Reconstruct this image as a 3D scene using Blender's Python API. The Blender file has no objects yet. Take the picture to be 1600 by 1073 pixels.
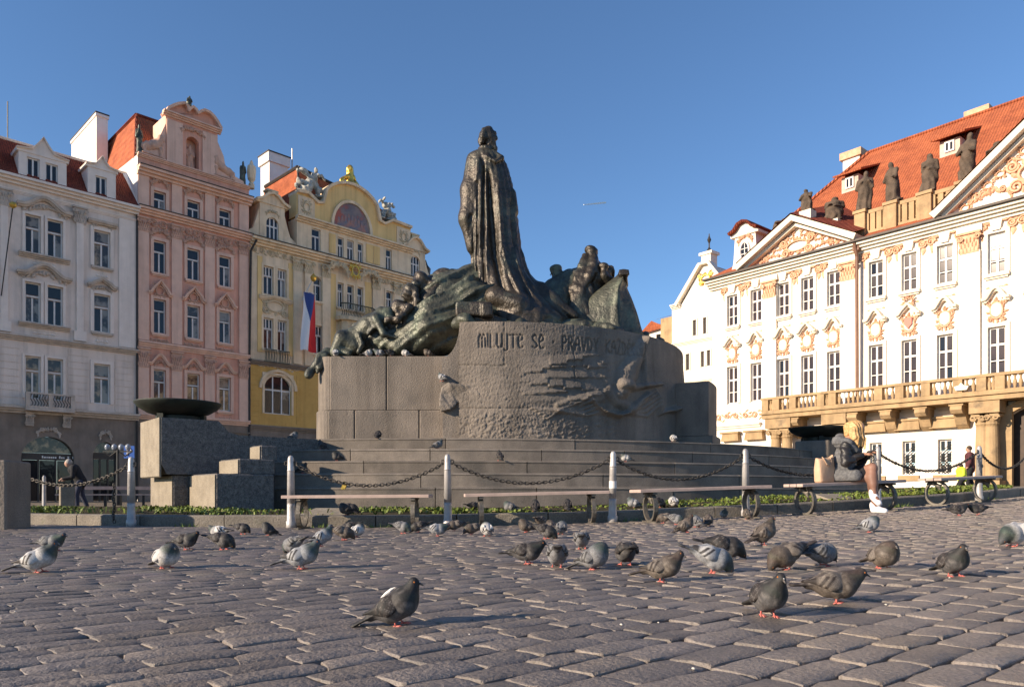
import bpy, math, random
import numpy as np
from mathutils import Vector, Matrix
random.seed(7); RNG = np.random.default_rng(7)
sc = bpy.context.scene
COL = sc.collection
R_ = math.radians
# ---------------------------------------------------------------- camera
F = 1150.0; HOR = 770.0; CX = 800.0; CAMZ = 0.5
cam_d = bpy.data.cameras.new('camera'); cam = bpy.data.objects.new('camera', cam_d); COL.objects.link(cam)
cam.location = (0, 0, CAMZ); cam.rotation_euler = (math.pi/2, 0, 0)
cam_d.sensor_width = 36; cam_d.lens = 36*F/1600; cam_d.shift_y = (HOR-536.5)/1600
cam_d.clip_start = 0.05; cam_d.clip_end = 6000
sc.camera = cam
# ---------------------------------------------------------------- sky, sun, exposure
SUN_EL = R_(19.0); SUN_H = Vector((-0.915, -0.403, 0)).normalized()
SUNV = Vector((SUN_H.x*math.cos(SUN_EL), SUN_H.y*math.cos(SUN_EL), math.sin(SUN_EL)))
w = bpy.data.worlds.new('World'); sc.world = w; w.use_nodes = True
nt = w.node_tree; bg = nt.nodes['Background']
sky = nt.nodes.new('ShaderNodeTexSky'); sky.sky_type = 'NISHITA'; sky.sun_disc = False
sky.sun_elevation = SUN_EL; sky.sun_rotation = math.atan2(SUN_H.x, SUN_H.y)
sky.air_density = 1.0; sky.dust_density = 0.0; sky.ozone_density = 5.0; sky.altitude = 200
nt.links.new(sky.outputs[0], bg.inputs[0]); bg.inputs[1].default_value = 0.108
sl = bpy.data.lights.new('sun', 'SUN'); so = bpy.data.objects.new('sun', sl); COL.objects.link(so)
sl.energy = 5.0; sl.angle = R_(0.53); sl.color = (1.0, 0.83, 0.63)
so.rotation_euler = SUNV.to_track_quat('Z', 'Y').to_euler(); so.location = (-30, -20, 30)
sc.view_settings.view_transform = 'Standard'; sc.view_settings.look = 'None'
sc.view_settings.exposure = 0.8; sc.view_settings.gamma = 1.0; sc.view_settings.use_curve_mapping = False

# ---------------------------------------------------------------- helpers
def gz(x, y=0):                       # the square rises gently to the right
    t = min(1, max(0, (x+3)/20)); return 0.55*t*t*(3-2*t)
def gzn(x):
    t = np.clip((x+3)/20, 0, 1); return 0.55*t*t*(3-2*t)
def at(px, py, Y): return Vector(((px-CX)/F*Y, Y, CAMZ+(HOR-py)/F*Y))
def on_ground(px, py):
    Y = 5.0
    for _ in range(40):
        Y = (CAMZ-gz((px-CX)/F*Y))*F/(py-HOR)
        Y = max(1.0, min(Y, 40))
    return Vector(((px-CX)/F*Y, Y, gz((px-CX)/F*Y)))
RC = (-1.5, 28.3)                      # centre of the round steps, kerb and bollard ring
def ring(R, a): return Vector((RC[0]+R*math.sin(a), RC[1]-R*math.cos(a), 0))
def ring_px(px, R):                    # near hit of a pixel column with a circle round RC -> angle
    k = (px-CX)/F
    A = k*k+1; B = -2*(k*RC[0]+RC[1]); Cc = RC[0]**2+RC[1]**2-R*R
    Y = (-B-math.sqrt(max(0, B*B-4*A*Cc)))/(2*A)
    return math.atan2(k*Y-RC[0], RC[1]-Y)

def tag(o, label=None, cat=None, group=None, kind=None):
    if label: o['label'] = label
    if cat: o['category'] = cat
    if group: o['group'] = group
    if kind: o['kind'] = kind
    return o
def empty(name, loc=(0, 0, 0), rz=0.0, label=None, cat=None, group=None):
    o = bpy.data.objects.new(name, None); COL.objects.link(o); o.empty_display_size = 0.2
    o.location = loc; o.rotation_euler = (0, 0, rz); tag(o, label, cat, group); return o
def obj(name, me, parent=None, loc=(0, 0, 0), rot=(0, 0, 0), scale=(1, 1, 1)):
    o = bpy.data.objects.new(name, me); COL.objects.link(o)
    if parent: o.parent = parent
    o.location = loc; o.rotation_euler = rot; o.scale = scale; return o
def copy_tree(o, parent=None):
    c = o.copy(); COL.objects.link(c); c.parent = parent
    for ch in list(o.children): copy_tree(ch, c)
    return c

class MB:
    def __init__(s): s.v = []; s.f = []; s.m = []; s.mi = 0
    def add(s, vs, fs):
        o = len(s.v); s.v += [tuple(p) for p in vs]
        for f in fs: s.f.append(tuple(i+o for i in f)); s.m.append(s.mi)
        return s
    def box(s, x0, x1, y0, y1, z0, z1):
        return s.add([(x0,y0,z0),(x1,y0,z0),(x1,y1,z0),(x0,y1,z0),(x0,y0,z1),(x1,y0,z1),(x1,y1,z1),(x0,y1,z1)],
              [(3,2,1,0),(4,5,6,7),(0,1,5,4),(1,2,6,5),(2,3,7,6),(3,0,4,7)])
    def bevbox(s, x0, x1, y0, y1, z0, z1, b=0.02):      # box with its top and upright edges chamfered
        def rg(d, z): return [(x0+d,y0,z),(x1-d,y0,z),(x1,y0+d,z),(x1,y1-d,z),(x1-d,y1,z),(x0+d,y1,z),(x0,y1-d,z),(x0,y0+d,z)]
        t = [(x0+b*1.4,y0+b,z1),(x1-b*1.4,y0+b,z1),(x1-b,y0+b*1.4,z1),(x1-b,y1-b*1.4,z1),(x1-b*1.4,y1-b,z1),(x0+b*1.4,y1-b,z1),(x0+b,y1-b*1.4,z1),(x0+b,y0+b*1.4,z1)]
        vs = rg(b, z0)+rg(b, z1-b)+t
        fs = [tuple(range(7,-1,-1)), tuple(range(16,24))]
        for r in (0, 8):
            for i in range(8): j = (i+1) % 8; fs.append((r+i, r+j, r+8+j, r+8+i))
        return s.add(vs, fs)
    def prism(s, poly, y0, y1):                          # polygon in (x,z) counter-clockwise seen from -y, extruded y0..y1
        n = len(poly)
        vs = [(p[0], y0, p[1]) for p in poly]+[(p[0], y1, p[1]) for p in poly]
        fs = [tuple(range(n)), tuple(range(2*n-1, n-1, -1))]
        for i in range(n): j = (i+1) % n; fs.append((i, n+i, n+j, j))
        return s.add(vs, fs)
    def slab(s, poly, z0, z1):                           # polygon in (x,y) ccw from above, extruded z0..z1
        n = len(poly)
        vs = [(p[0], p[1], z0) for p in poly]+[(p[0], p[1], z1) for p in poly]
        fs = [tuple(range(n-1, -1, -1)), tuple(range(n, 2*n))]
        for i in range(n): j = (i+1) % n; fs.append((i, j, n+j, n+i))
        return s.add(vs, fs)
    def tube(s, pts, r, n=8, closed=False, caps=True):
        pts = [Vector(p) for p in pts]; m = len(pts); rs = r if isinstance(r, (list, tuple)) else [r]*m
        vs = []; up = Vector((0, 0, 1)); prev = None
        for i, p in enumerate(pts):
            a = pts[(i-1) % m] if (closed or i > 0) else p
            b = pts[(i+1) % m] if (closed or i < m-1) else p
            t = (b-a).normalized()
            if prev is None:
                x = t.cross(up)
                if x.length < 1e-3: x = t.cross(Vector((1, 0, 0)))
            else:
                x = prev - t*prev.dot(t)
            x.normalize(); prev = x; y = t.cross(x)
            for k in range(n):
                q = 2*math.pi*k/n; vs.append(p+(x*math.cos(q)+y*math.sin(q))*rs[i])
        fs = []
        for i in range(m if closed else m-1):
            i2 = (i+1) % m
            for k in range(n): k2 = (k+1) % n; fs.append((i*n+k, i*n+k2, i2*n+k2, i2*n+k))
        if caps and not closed: fs += [tuple(range(n-1, -1, -1)), tuple(range((m-1)*n, m*n))]
        return s.add(vs, fs)
    def lathe(s, prof, n=16, c=(0, 0, 0)):
        vs = []; fs = []; m = len(prof)
        for (r, z) in prof:
            for k in range(n): a = 2*math.pi*k/n; vs.append((c[0]+r*math.cos(a), c[1]+r*math.sin(a), c[2]+z))
        for i in range(m-1):
            for k in range(n): k2 = (k+1) % n; fs.append((i*n+k, i*n+k2, (i+1)*n+k2, (i+1)*n+k))
        fs += [tuple(range(n-1, -1, -1)), tuple(range((m-1)*n, m*n))]
        return s.add(vs, fs)
    def sweep(s, pts, y0, y1, t):                        # moulding bar following (x,z) points, t thick, front y0 back y1
        n = len(pts); nr = []
        for i in range(n):
            a = pts[max(0, i-1)]; b = pts[min(n-1, i+1)]; dx, dz = b[0]-a[0], b[1]-a[1]; l = math.hypot(dx, dz) or 1
            nr.append((-dz/l, dx/l))
        vs = []
        for (p, q) in zip(pts, nr):
            vs += [(p[0], y0, p[1]), (p[0]+q[0]*t, y0-0.04, p[1]+q[1]*t), (p[0]+q[0]*t, y1, p[1]+q[1]*t), (p[0], y1, p[1])]
        fs = [(0,1,2,3), tuple((n-1)*4+i for i in (3,2,1,0))]
        for i in range(n-1):
            for k in range(4): k2 = (k+1) % 4; fs.append((i*4+k, (i+1)*4+k, (i+1)*4+k2, i*4+k2))
        return s.add(vs, fs)
    def mesh(s, name, mats, smooth=False):
        me = bpy.data.meshes.new(name); me.from_pydata(s.v, [], s.f)
        for m in (mats if isinstance(mats, (list, tuple)) else [mats]): me.materials.append(m)
        if any(s.m): me.polygons.foreach_set('material_index', s.m)
        if smooth: me.polygons.foreach_set('use_smooth', [True]*len(s.f))
        me.update(); return me
    def build(s, name, mats, parent=None, loc=(0, 0, 0), rot=(0, 0, 0), smooth=False):
        return obj(name, s.mesh(name, mats, smooth), parent, loc, rot)

def npmesh(name, V, Fq, mat, smooth=True, colors=None, mats=None, mi=None):
    me = bpy.data.meshes.new(name); n = len(V); k = Fq.shape[1]; m = len(Fq)
    me.vertices.add(n); me.vertices.foreach_set('co', np.asarray(V, np.float32).ravel())
    me.loops.add(m*k); me.loops.foreach_set('vertex_index', np.asarray(Fq, np.int32).ravel())
    me.polygons.add(m); me.polygons.foreach_set('loop_start', np.arange(0, m*k, k, dtype=np.int32))
    try: me.polygons.foreach_set('loop_total', np.full(m, k, np.int32))
    except Exception: pass
    me.polygons.foreach_set('use_smooth', np.full(m, smooth, bool))
    for q in (mats or [mat]): me.materials.append(q)
    if mi is not None: me.polygons.foreach_set('material_index', np.asarray(mi, np.int32))
    me.update(calc_edges=True)
    if colors is not None:
        a = me.color_attributes.new('col', 'FLOAT_COLOR', 'POINT')
        c4 = np.ones((n, 4), np.float32); c4[:, :3] = colors; a.data.foreach_set('color', c4.ravel())
    me.validate(); return me

# ---------------- signed distance modelling (tapered capsules, ellipsoids, boxes -> surface nets)
class SDF:
    def __init__(s, lo, hi, h):
        s.lo = np.array(lo, float); s.h = h; s.n = np.ceil((np.array(hi)-s.lo)/h).astype(int)+1
        s.ax = [s.lo[i]+h*np.arange(s.n[i]) for i in range(3)]
        s.v = np.full(tuple(s.n), 1.0, np.float32)
    def _sub(s, lo, hi):
        i0 = np.clip(np.floor((np.array(lo)-s.lo)/s.h).astype(int), 0, s.n); i1 = np.clip(np.ceil((np.array(hi)-s.lo)/s.h).astype(int)+1, 0, s.n)
        sl = tuple(slice(a, b) for a, b in zip(i0, i1))
        X, Y, Z = np.meshgrid(s.ax[0][sl[0]], s.ax[1][sl[1]], s.ax[2][sl[2]], indexing='ij', sparse=True)
        return sl, X, Y, Z
    def put(s, sl, d, k, op='u'):
        a = s.v[sl]
        if a.size == 0: return
        if op == 'u':
            h = np.maximum(k-np.abs(a-d), 0)/k; s.v[sl] = np.minimum(a, d)-h*h*k*0.25
        else:
            d = -d; h = np.maximum(k-np.abs(a-d), 0)/k; s.v[sl] = np.maximum(a, d)+h*h*k*0.25
    def cap(s, a, ra, b=None, rb=None, k=0.08, flat=None, op='u'):
        a = np.array(a, float); b = a+1e-6 if b is None else np.array(b, float); rb = ra if rb is None else rb
        m = max(ra, rb)+k+s.h*2
        sl, X, Y, Z = s._sub(np.minimum(a, b)-m, np.maximum(a, b)+m); ab = b-a; L = ab@ab
        t = np.clip(((X-a[0])*ab[0]+(Y-a[1])*ab[1]+(Z-a[2])*ab[2])/max(L, 1e-9), 0, 1)
        dx, dy, dz = X-a[0]-t*ab[0], Y-a[1]-t*ab[1], Z-a[2]-t*ab[2]
        if flat is not None:
            u, q = np.array(flat[0], float), flat[1]; u /= np.linalg.norm(u)
            dd = dx*u[0]+dy*u[1]+dz*u[2]; dx, dy, dz = dx+(q-1)*dd*u[0], dy+(q-1)*dd*u[1], dz+(q-1)*dd*u[2]
        s.put(sl, (np.sqrt(dx*dx+dy*dy+dz*dz)-(ra+t*(rb-ra))).astype(np.float32), k, op); return s
    def chain(s, pts, rs, k=0.08, flat=None):
        for i in range(len(pts)-1): s.cap(pts[i], rs[i], pts[i+1], rs[i+1], k, flat)
        return s
    def ell(s, c, r, k=0.05, M=None, op='u'):
        c = np.array(c, float); r = np.array(r, float); m = r.max()+k+s.h*2
        sl, X, Y, Z = s._sub(c-m, c+m); x, y, z = X-c[0], Y-c[1], Z-c[2]
        if M is not None:
            M = np.array(M); x, y, z = (M[0,0]*x+M[1,0]*y+M[2,0]*z, M[0,1]*x+M[1,1]*y+M[2,1]*z, M[0,2]*x+M[1,2]*y+M[2,2]*z)
        q = np.sqrt((x/r[0])**2+(y/r[1])**2+(z/r[2])**2); q2 = np.sqrt((x/r[0]**2)**2+(y/r[1]**2)**2+(z/r[2]**2)**2)
        s.put(sl, (q*(q-1)/np.maximum(q2, 1e-6)).astype(np.float32), k, op); return s
    def rbox(s, c, hs, rad=0.03, k=0.03, M=None, op='u'):
        c = np.array(c, float); hs = np.array(hs, float); m = np.linalg.norm(hs)+k+s.h*2
        sl, X, Y, Z = s._sub(c-m, c+m); x, y, z = X-c[0], Y-c[1], Z-c[2]
        if M is not None:
            M = np.array(M); x, y, z = (M[0,0]*x+M[1,0]*y+M[2,0]*z, M[0,1]*x+M[1,1]*y+M[2,1]*z, M[0,2]*x+M[1,2]*y+M[2,2]*z)
        qx, qy, qz = np.abs(x)-hs[0]+rad, np.abs(y)-hs[1]+rad, np.abs(z)-hs[2]+rad
        d = np.sqrt(np.maximum(qx,0)**2+np.maximum(qy,0)**2+np.maximum(qz,0)**2)+np.minimum(np.maximum(qx, np.maximum(qy, qz)), 0)-rad
        s.put(sl, d.astype(np.float32), k, op); return s
    def grid(s): return np.meshgrid(*s.ax, indexing='ij', sparse=True)
    def raw(s):
        v = s.v.copy(); v[0]=v[-1]=1; v[:,0]=v[:,-1]=1; v[:,:,0]=v[:,:,-1]=1
        ins = v < 0; nx, ny, nz = v.shape
        cnt = np.zeros((nx-1, ny-1, nz-1), np.int8)
        offs = [(i,j,k) for i in (0,1) for j in (0,1) for k in (0,1)]
        for (i,j,k) in offs: cnt += ins[i:nx-1+i, j:ny-1+j, k:nz-1+k]
        act = (cnt > 0) & (cnt < 8); I = np.argwhere(act); idx = np.full(act.shape, -1, np.int64); idx[act] = np.arange(len(I))
        P = np.zeros((len(I), 3)); W = np.zeros(len(I))
        cv = {o: v[I[:,0]+o[0], I[:,1]+o[1], I[:,2]+o[2]] for o in offs}
        for a in offs:
            for ax in range(3):
                if a[ax] == 0:
                    b = list(a); b[ax] = 1; b = tuple(b); va, vb = cv[a], cv[b]; m = (va < 0) != (vb < 0)
                    t = np.where(m, va/np.where(m, va-vb, 1), 0); pt = np.tile(np.array(a, float), (len(I), 1)); pt[:, ax] += t
                    P += pt*m[:, None]; W += m
        V = s.lo+s.h*(I+P/np.maximum(W, 1)[:, None]); Q = []
        e = (ins[:-1] != ins[1:]); E = np.argwhere(e[:, 1:-1, 1:-1])+[0,1,1]; fl = ins[tuple(E.T)]
        q = np.stack([idx[E[:,0],E[:,1]-1,E[:,2]-1], idx[E[:,0],E[:,1],E[:,2]-1], idx[E[:,0],E[:,1],E[:,2]], idx[E[:,0],E[:,1]-1,E[:,2]]], 1); q[~fl] = q[~fl][:, ::-1]; Q.append(q)
        e = (ins[:, :-1] != ins[:, 1:]); E = np.argwhere(e[1:-1, :, 1:-1])+[1,0,1]; fl = ins[tuple(E.T)]
        q = np.stack([idx[E[:,0]-1,E[:,1],E[:,2]-1], idx[E[:,0]-1,E[:,1],E[:,2]], idx[E[:,0],E[:,1],E[:,2]], idx[E[:,0],E[:,1],E[:,2]-1]], 1); q[~fl] = q[~fl][:, ::-1]; Q.append(q)
        e = (ins[:, :, :-1] != ins[:, :, 1:]); E = np.argwhere(e[1:-1, 1:-1, :])+[1,1,0]; fl = ins[tuple(E.T)]
        q = np.stack([idx[E[:,0]-1,E[:,1]-1,E[:,2]], idx[E[:,0],E[:,1]-1,E[:,2]], idx[E[:,0],E[:,1],E[:,2]], idx[E[:,0]-1,E[:,1],E[:,2]]], 1); q[~fl] = q[~fl][:, ::-1]; Q.append(q)
        return V, np.concatenate(Q)
    def mesh(s, name, mat, colfn=None, **kw):
        V, Q = s.raw(); return npmesh(name, V, Q, mat, True, None if colfn is None else colfn(V), **kw)
def wob(X, Y, Z, f, seed=0, n=5):      # cheap smooth noise, about -1..1
    r = np.random.default_rng(seed); o = 0
    for i in range(n):
        d = r.normal(size=3); d /= np.linalg.norm(d); ff = f*(0.7+0.9*r.random())
        o = o+np.sin(ff*(d[0]*X+d[1]*Y+d[2]*Z)+r.random()*6.28)
    return o/n**0.5/1.2

# ---------------------------------------------------------------- materials
def mat(name, col, col2=None, nscale=3.0, rough=0.8, metal=0.0, bump=0.0, bscale=30.0, fine=None, streak=0.0, spec=0.4, rand=0.0, attr=None, coords='world', detail=5, lo=.38, hi=.66, stain=None, coat=0):
    m = bpy.data.materials.new(name); m.use_nodes = True; n = m.node_tree.nodes; L = m.node_tree.links
    b = n['Principled BSDF']; b.inputs['Roughness'].default_value = rough; b.inputs['Metallic'].default_value = metal
    b.inputs['Specular IOR Level'].default_value = spec
    if coat: b.inputs['Coat Weight'].default_value = coat
    if coords == 'world': g = n.new('ShaderNodeNewGeometry').outputs['Position']
    else: g = n.new('ShaderNodeTexCoord').outputs['Object']
    def noise(sc_, det=detail, vec=g, ro=.6):
        t = n.new('ShaderNodeTexNoise'); t.inputs['Scale'].default_value = sc_; t.inputs['Detail'].default_value = det; t.inputs['Roughness'].default_value = ro
        L.new(vec, t.inputs['Vector']); return t.outputs['Fac']
    def mix(fac, a, bb, mode='MIX'):
        x = n.new('ShaderNodeMix'); x.data_type = 'RGBA'; x.blend_type = mode
        for s_, val in ((0, fac), (6, a), (7, bb)):
            if hasattr(val, 'default_value') or hasattr(val, 'is_output'): L.new(val, x.inputs[s_])
            else: x.inputs[s_].default_value = val if s_ == 0 else (*val, 1)
        return x.outputs[2]
    def ramp(fac, a, bb):
        x = n.new('ShaderNodeMapRange'); x.inputs[1].default_value = a; x.inputs[2].default_value = bb; L.new(fac, x.inputs[0]); return x.outputs[0]
    c = None
    if attr:
        at_ = n.new('ShaderNodeAttribute'); at_.attribute_name = attr; c = at_.outputs['Color']
        if col2 is not None: c = mix(ramp(noise(nscale), lo, hi), c, mix(0.6, c, col2))
    elif col2 is not None: c = mix(ramp(noise(nscale), lo, hi), col, col2)
    if stain is not None:       # (colour, scale, lo, hi)
        c = mix(ramp(noise(stain[1], 6), stain[2], stain[3]), c if c is not None else col, stain[0])
    if fine is not None:        # (scale, strength): mineral grain
        f = ramp(noise(fine[0], 3), .3, .7); k = n.new('ShaderNodeMapRange'); k.inputs[3].default_value = 1-fine[1]; k.inputs[4].default_value = 1+fine[1]*.6; L.new(f, k.inputs[0])
        c = mix(1.0, c if c is not None else col, k.outputs[0], 'MULTIPLY')
    if streak:
        mp = n.new('ShaderNodeMapping'); mp.inputs['Scale'].default_value = (2.2, 2.2, .16); L.new(g, mp.inputs[0])
        k = n.new('ShaderNodeMapRange'); k.inputs[1].default_value = .45; k.inputs[2].default_value = .75; k.inputs[3].default_value = 1; k.inputs[4].default_value = 1-streak; L.new(noise(1.0, 6, mp.outputs[0]), k.inputs[0])
        c = mix(1.0, c if c is not None else col, k.outputs[0], 'MULTIPLY')
    if rand:
        oi = n.new('ShaderNodeObjectInfo'); k = n.new('ShaderNodeMapRange'); k.inputs[3].default_value = 1-rand; k.inputs[4].default_value = 1+rand; L.new(oi.outputs['Random'], k.inputs[0])
        c = mix(1.0, c if c is not None else col, k.outputs[0], 'MULTIPLY')
    if c is None: b.inputs['Base Color'].default_value = (*col, 1)
    else: L.new(c, b.inputs['Base Color'])
    if bump:
        bp = n.new('ShaderNodeBump'); bp.inputs['Strength'].default_value = 1.0; bp.inputs['Distance'].default_value = bump
        L.new(noise(bscale, 4), bp.inputs['Height']); L.new(bp.outputs[0], b.inputs['Normal'])
    return m
def tile_mat(name, col, col2, sx, sz):
    m = mat(name, col, col2, 1.3, 0.85, coords='object', fine=(9, .25), spec=.2); n = m.node_tree.nodes; L = m.node_tree.links; b = n['Principled BSDF']
    tc = n.new('ShaderNodeTexCoord'); mp = n.new('ShaderNodeMapping'); L.new(tc.outputs['Object'], mp.inputs[0])
    h = None
    for d, s_, a in (('X', sx, .6), ('Z', sz, 1.0)):
        wv = n.new('ShaderNodeTexWave'); wv.wave_type = 'BANDS'; wv.bands_direction = d; wv.wave_profile = 'SAW' if d == 'Z' else 'SIN'
        wv.inputs['Scale'].default_value = s_; wv.inputs['Distortion'].default_value = .35; wv.inputs['Detail'].default_value = 1; L.new(mp.outputs[0], wv.inputs['Vector'])
        k = n.new('ShaderNodeMath'); k.operation = 'MULTIPLY'; k.inputs[1].default_value = a; L.new(wv.outputs['Fac'], k.inputs[0])
        if h is None: h = k.outputs[0]
        else:
            ad = n.new('ShaderNodeMath'); L.new(h, ad.inputs[0]); L.new(k.outputs[0], ad.inputs[1]); h = ad.outputs[0]
    bp = n.new('ShaderNodeBump'); bp.inputs['Distance'].default_value = .07; L.new(h, bp.inputs['Height']); L.new(bp.outputs[0], b.inputs['Normal'])
    return m
M = {}
M['granite'] = mat('granite', (.255,.213,.176), (.18,.152,.128), 1.2, .85, bump=.016, bscale=34, fine=(70, .27), streak=.42, spec=.3, stain=((.12,.108,.096), .55, .52, .74))
M['granite_step'] = mat('granite_step', (.225,.19,.157), (.15,.128,.108), 2.2, .85, bump=.010, bscale=45, fine=(70, .27), streak=.25, spec=.3, rand=.16, stain=((.11,.10,.09), .7, .55, .75))
M['granite_dark'] = mat('granite_dark', (.20,.18,.165), (.11,.10,.095), 14, .85, bump=.03, bscale=26, fine=(50, .5), spec=.3)
M['granite_pale'] = mat('granite_pale', (.30,.255,.195), (.22,.185,.14), 3, .85, bump=.01, bscale=40, fine=(55, .3), spec=.3)
M['kerb'] = mat('kerb_granite', (.225,.197,.165), (.155,.137,.116), 3, .85, bump=.012, bscale=40, fine=(50, .35), spec=.3, rand=.15, stain=((.09,.11,.05), 2.2, .62, .78))
M['bronze'] = mat('bronze', (.075,.060,.046), (.036,.031,.025), 2.2, .40, metal=.45, bump=.03, bscale=11, stain=((.105,.112,.085), 1.6, .52, .74), streak=.3, spec=.5)
M['bronze_green'] = mat('bronze_green', (.082,.083,.060), (.032,.032,.026), 2.0, .45, metal=.3, bump=.03, bscale=10, stain=((.125,.142,.10), 1.9, .50, .70), spec=.5)
M['bowl'] = mat('bowl_bronze', (.022,.022,.02), (.035,.045,.036), 2, .6, metal=.4, bump=.004, bscale=30)
M['cobble'] = mat('cobble_stone', (.205,.171,.148), (.142,.122,.111), 6.0, .5, bump=.010, bscale=55, fine=(110, .34), spec=.45, rand=.2, stain=((.225,.18,.138), 1.4, .50, .72))
M['cobble_far'] = mat('cobble_stone_far', (.205,.171,.148), (.142,.122,.111), 6.0, .5, attr='col', bump=.008, bscale=55, fine=(110, .3), spec=.45, stain=((.225,.18,.138), 1.4, .53, .75))
M['ground'] = mat('joint_sand', (.24,.195,.145), (.13,.108,.083), 6, .95, bump=.01, bscale=60, spec=.1)
M['joint'] = mat('joint_dirt', (.10,.078,.055), (.05,.042,.034), 6, .95, bump=.008, bscale=70, spec=.1)
M['soil'] = mat('soil', (.07,.055,.035), (.04,.04,.018), 4, .95, bump=.03, bscale=25, spec=.1)
M['leaf'] = mat('leaf', (.09,.13,.03), (.05,.085,.018), 3, .6, attr='col', spec=.3)
M['steel'] = mat('galvanised_steel', (.50,.47,.45), (.34,.32,.31), 5, .5, metal=.3, bump=.003, bscale=30, spec=.5, streak=.25)
M['iron'] = mat('iron', (.085,.075,.066), (.05,.045,.04), 12, .5, metal=.6, bump=.004, bscale=40)
M['ring_iron'] = mat('cast_iron', (.17,.15,.125), (.10,.09,.078), 9, .55, metal=.5, bump=.006, bscale=40)
M['bench_wood'] = mat('bench_wood', (.46,.34,.285), (.36,.27,.23), 6, .65, bump=.003, bscale=30)
M['white_wall'] = mat('pale_plaster', (.80,.66,.56), (.73,.60,.51), .7, .9, bump=.006, bscale=14, streak=.30, spec=.2, stain=((.50,.41,.34), .45, .52, .80))
M['white_trim'] = mat('pale_trim', (.84,.71,.615), (.76,.64,.55), 1.5, .9, bump=.004, bscale=25, streak=.15, spec=.2)
M['grey_trim'] = mat('grey_stucco', (.60,.495,.41), (.46,.38,.315), 2.5, .9, bump=.02, bscale=10, streak=.2, spec=.2)
M['fire_wall'] = mat('fire_wall_plaster', (.80,.77,.72), (.74,.70,.64), .8, .9, bump=.006, bscale=10, streak=.12, spec=.2)
M['base_grey'] = mat('base_stone', (.27,.215,.175), (.20,.16,.13), 1.2, .9, bump=.012, bscale=8, streak=.2, spec=.2)
M['pink_wall'] = mat('pink_plaster', (.75,.39,.28), (.66,.335,.24), .8, .9, bump=.006, bscale=14, streak=.28, spec=.2, stain=((.52,.30,.23), .45, .54, .80))
M['pink_trim'] = mat('pink_trim', (.80,.52,.395), (.71,.455,.345), 1.5, .9, bump=.006, bscale=20, streak=.2, spec=.2)
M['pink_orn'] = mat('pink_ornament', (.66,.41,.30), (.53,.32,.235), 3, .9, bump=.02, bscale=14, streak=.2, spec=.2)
M['yellow_wall'] = mat('yellow_plaster', (.84,.57,.25), (.76,.51,.215), .8, .9, bump=.006, bscale=14, streak=.28, spec=.2)
M['yellow_base'] = mat('ochre_plaster', (.66,.40,.125), (.57,.335,.10), .9, .9, bump=.006, bscale=14, streak=.2, spec=.2)
M['cream'] = mat('cream_stucco', (.86,.665,.455), (.76,.575,.385), 1.4, .9, bump=.008, bscale=18, streak=.32, spec=.2, stain=((.55,.44,.30), .5, .54, .80))
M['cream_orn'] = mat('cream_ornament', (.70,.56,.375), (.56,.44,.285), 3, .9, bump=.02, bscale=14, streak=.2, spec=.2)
M['pal_wall'] = mat('palace_plaster', (.82,.755,.66), (.77,.70,.60), .8, .9, bump=.005, bscale=10, streak=.08, spec=.2)
M['pal_trim'] = mat('palace_trim', (.80,.73,.61), (.74,.66,.53), 1.5, .9, bump=.005, bscale=18, streak=.12, spec=.2)
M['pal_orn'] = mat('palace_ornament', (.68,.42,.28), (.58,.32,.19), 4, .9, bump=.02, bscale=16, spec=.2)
M['sandstone'] = mat('sandstone', (.46,.315,.175), (.33,.23,.13), 1.6, .9, bump=.015, bscale=14, streak=.3, spec=.2, stain=((.17,.13,.09), 1.3, .58, .76))
M['statue_stone'] = mat('dark_sandstone', (.13,.095,.07), (.075,.058,.045), 3, .9, bump=.03, bscale=16, spec=.2)
M['tile'] = tile_mat('roof_tile', (.43,.125,.055), (.29,.082,.04), 2.1, 1.25)
M['tile_dark'] = tile_mat('dark_roof_tile', (.25,.06,.035), (.17,.042,.028), 2.4, 1.7)
M['lead'] = mat('dark_sheet_metal', (.06,.045,.038), (.04,.032,.028), 3, .55, metal=.3, bump=.004)
M['glass'] = mat('window_glass', (.016,.016,.019), None, rough=.04, spec=.45, bump=.004, bscale=1.4)
M['glass_brown'] = mat('curtained_brown_glass', (.050,.034,.033), (.028,.022,.022), 1.1, .12, spec=.35)
M['glass_tan_reflect'] = mat('tan_reflection_glass', (.34,.25,.15), (.045,.038,.032), 1.6, .06, spec=.5, bump=.004, bscale=1.4, lo=.42, hi=.56)  # warm reflections of sunlit fronts painted into the glass colour
M['glass_pale'] = mat('curtained_glass', (.26,.235,.20), (.05,.047,.045), 1.3, .05, spec=.45, bump=.004, bscale=1.4, lo=.45, hi=.55)
M['frame_white'] = mat('painted_white_frame', (.74,.70,.66), (.66,.62,.58), 4, .6, spec=.3)
M['frame_dark'] = mat('painted_dark_frame', (.05,.04,.034), None, rough=.5)
M['gold'] = mat('gilding', (.75,.48,.10), (.6,.36,.07), 6, .35, metal=.8, bump=.01, bscale=20)
M['stat_pale'] = mat('weathered_stone', (.47,.45,.40), (.25,.25,.22), 5, .9, bump=.03, bscale=16, spec=.2)
M['chim'] = mat('chimney_plaster', (.78,.72,.67), (.70,.62,.56), 1, .9, bump=.006, bscale=12, spec=.2)
M['black'] = mat('black_metal', (.02,.02,.02), None, rough=.5)
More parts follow.
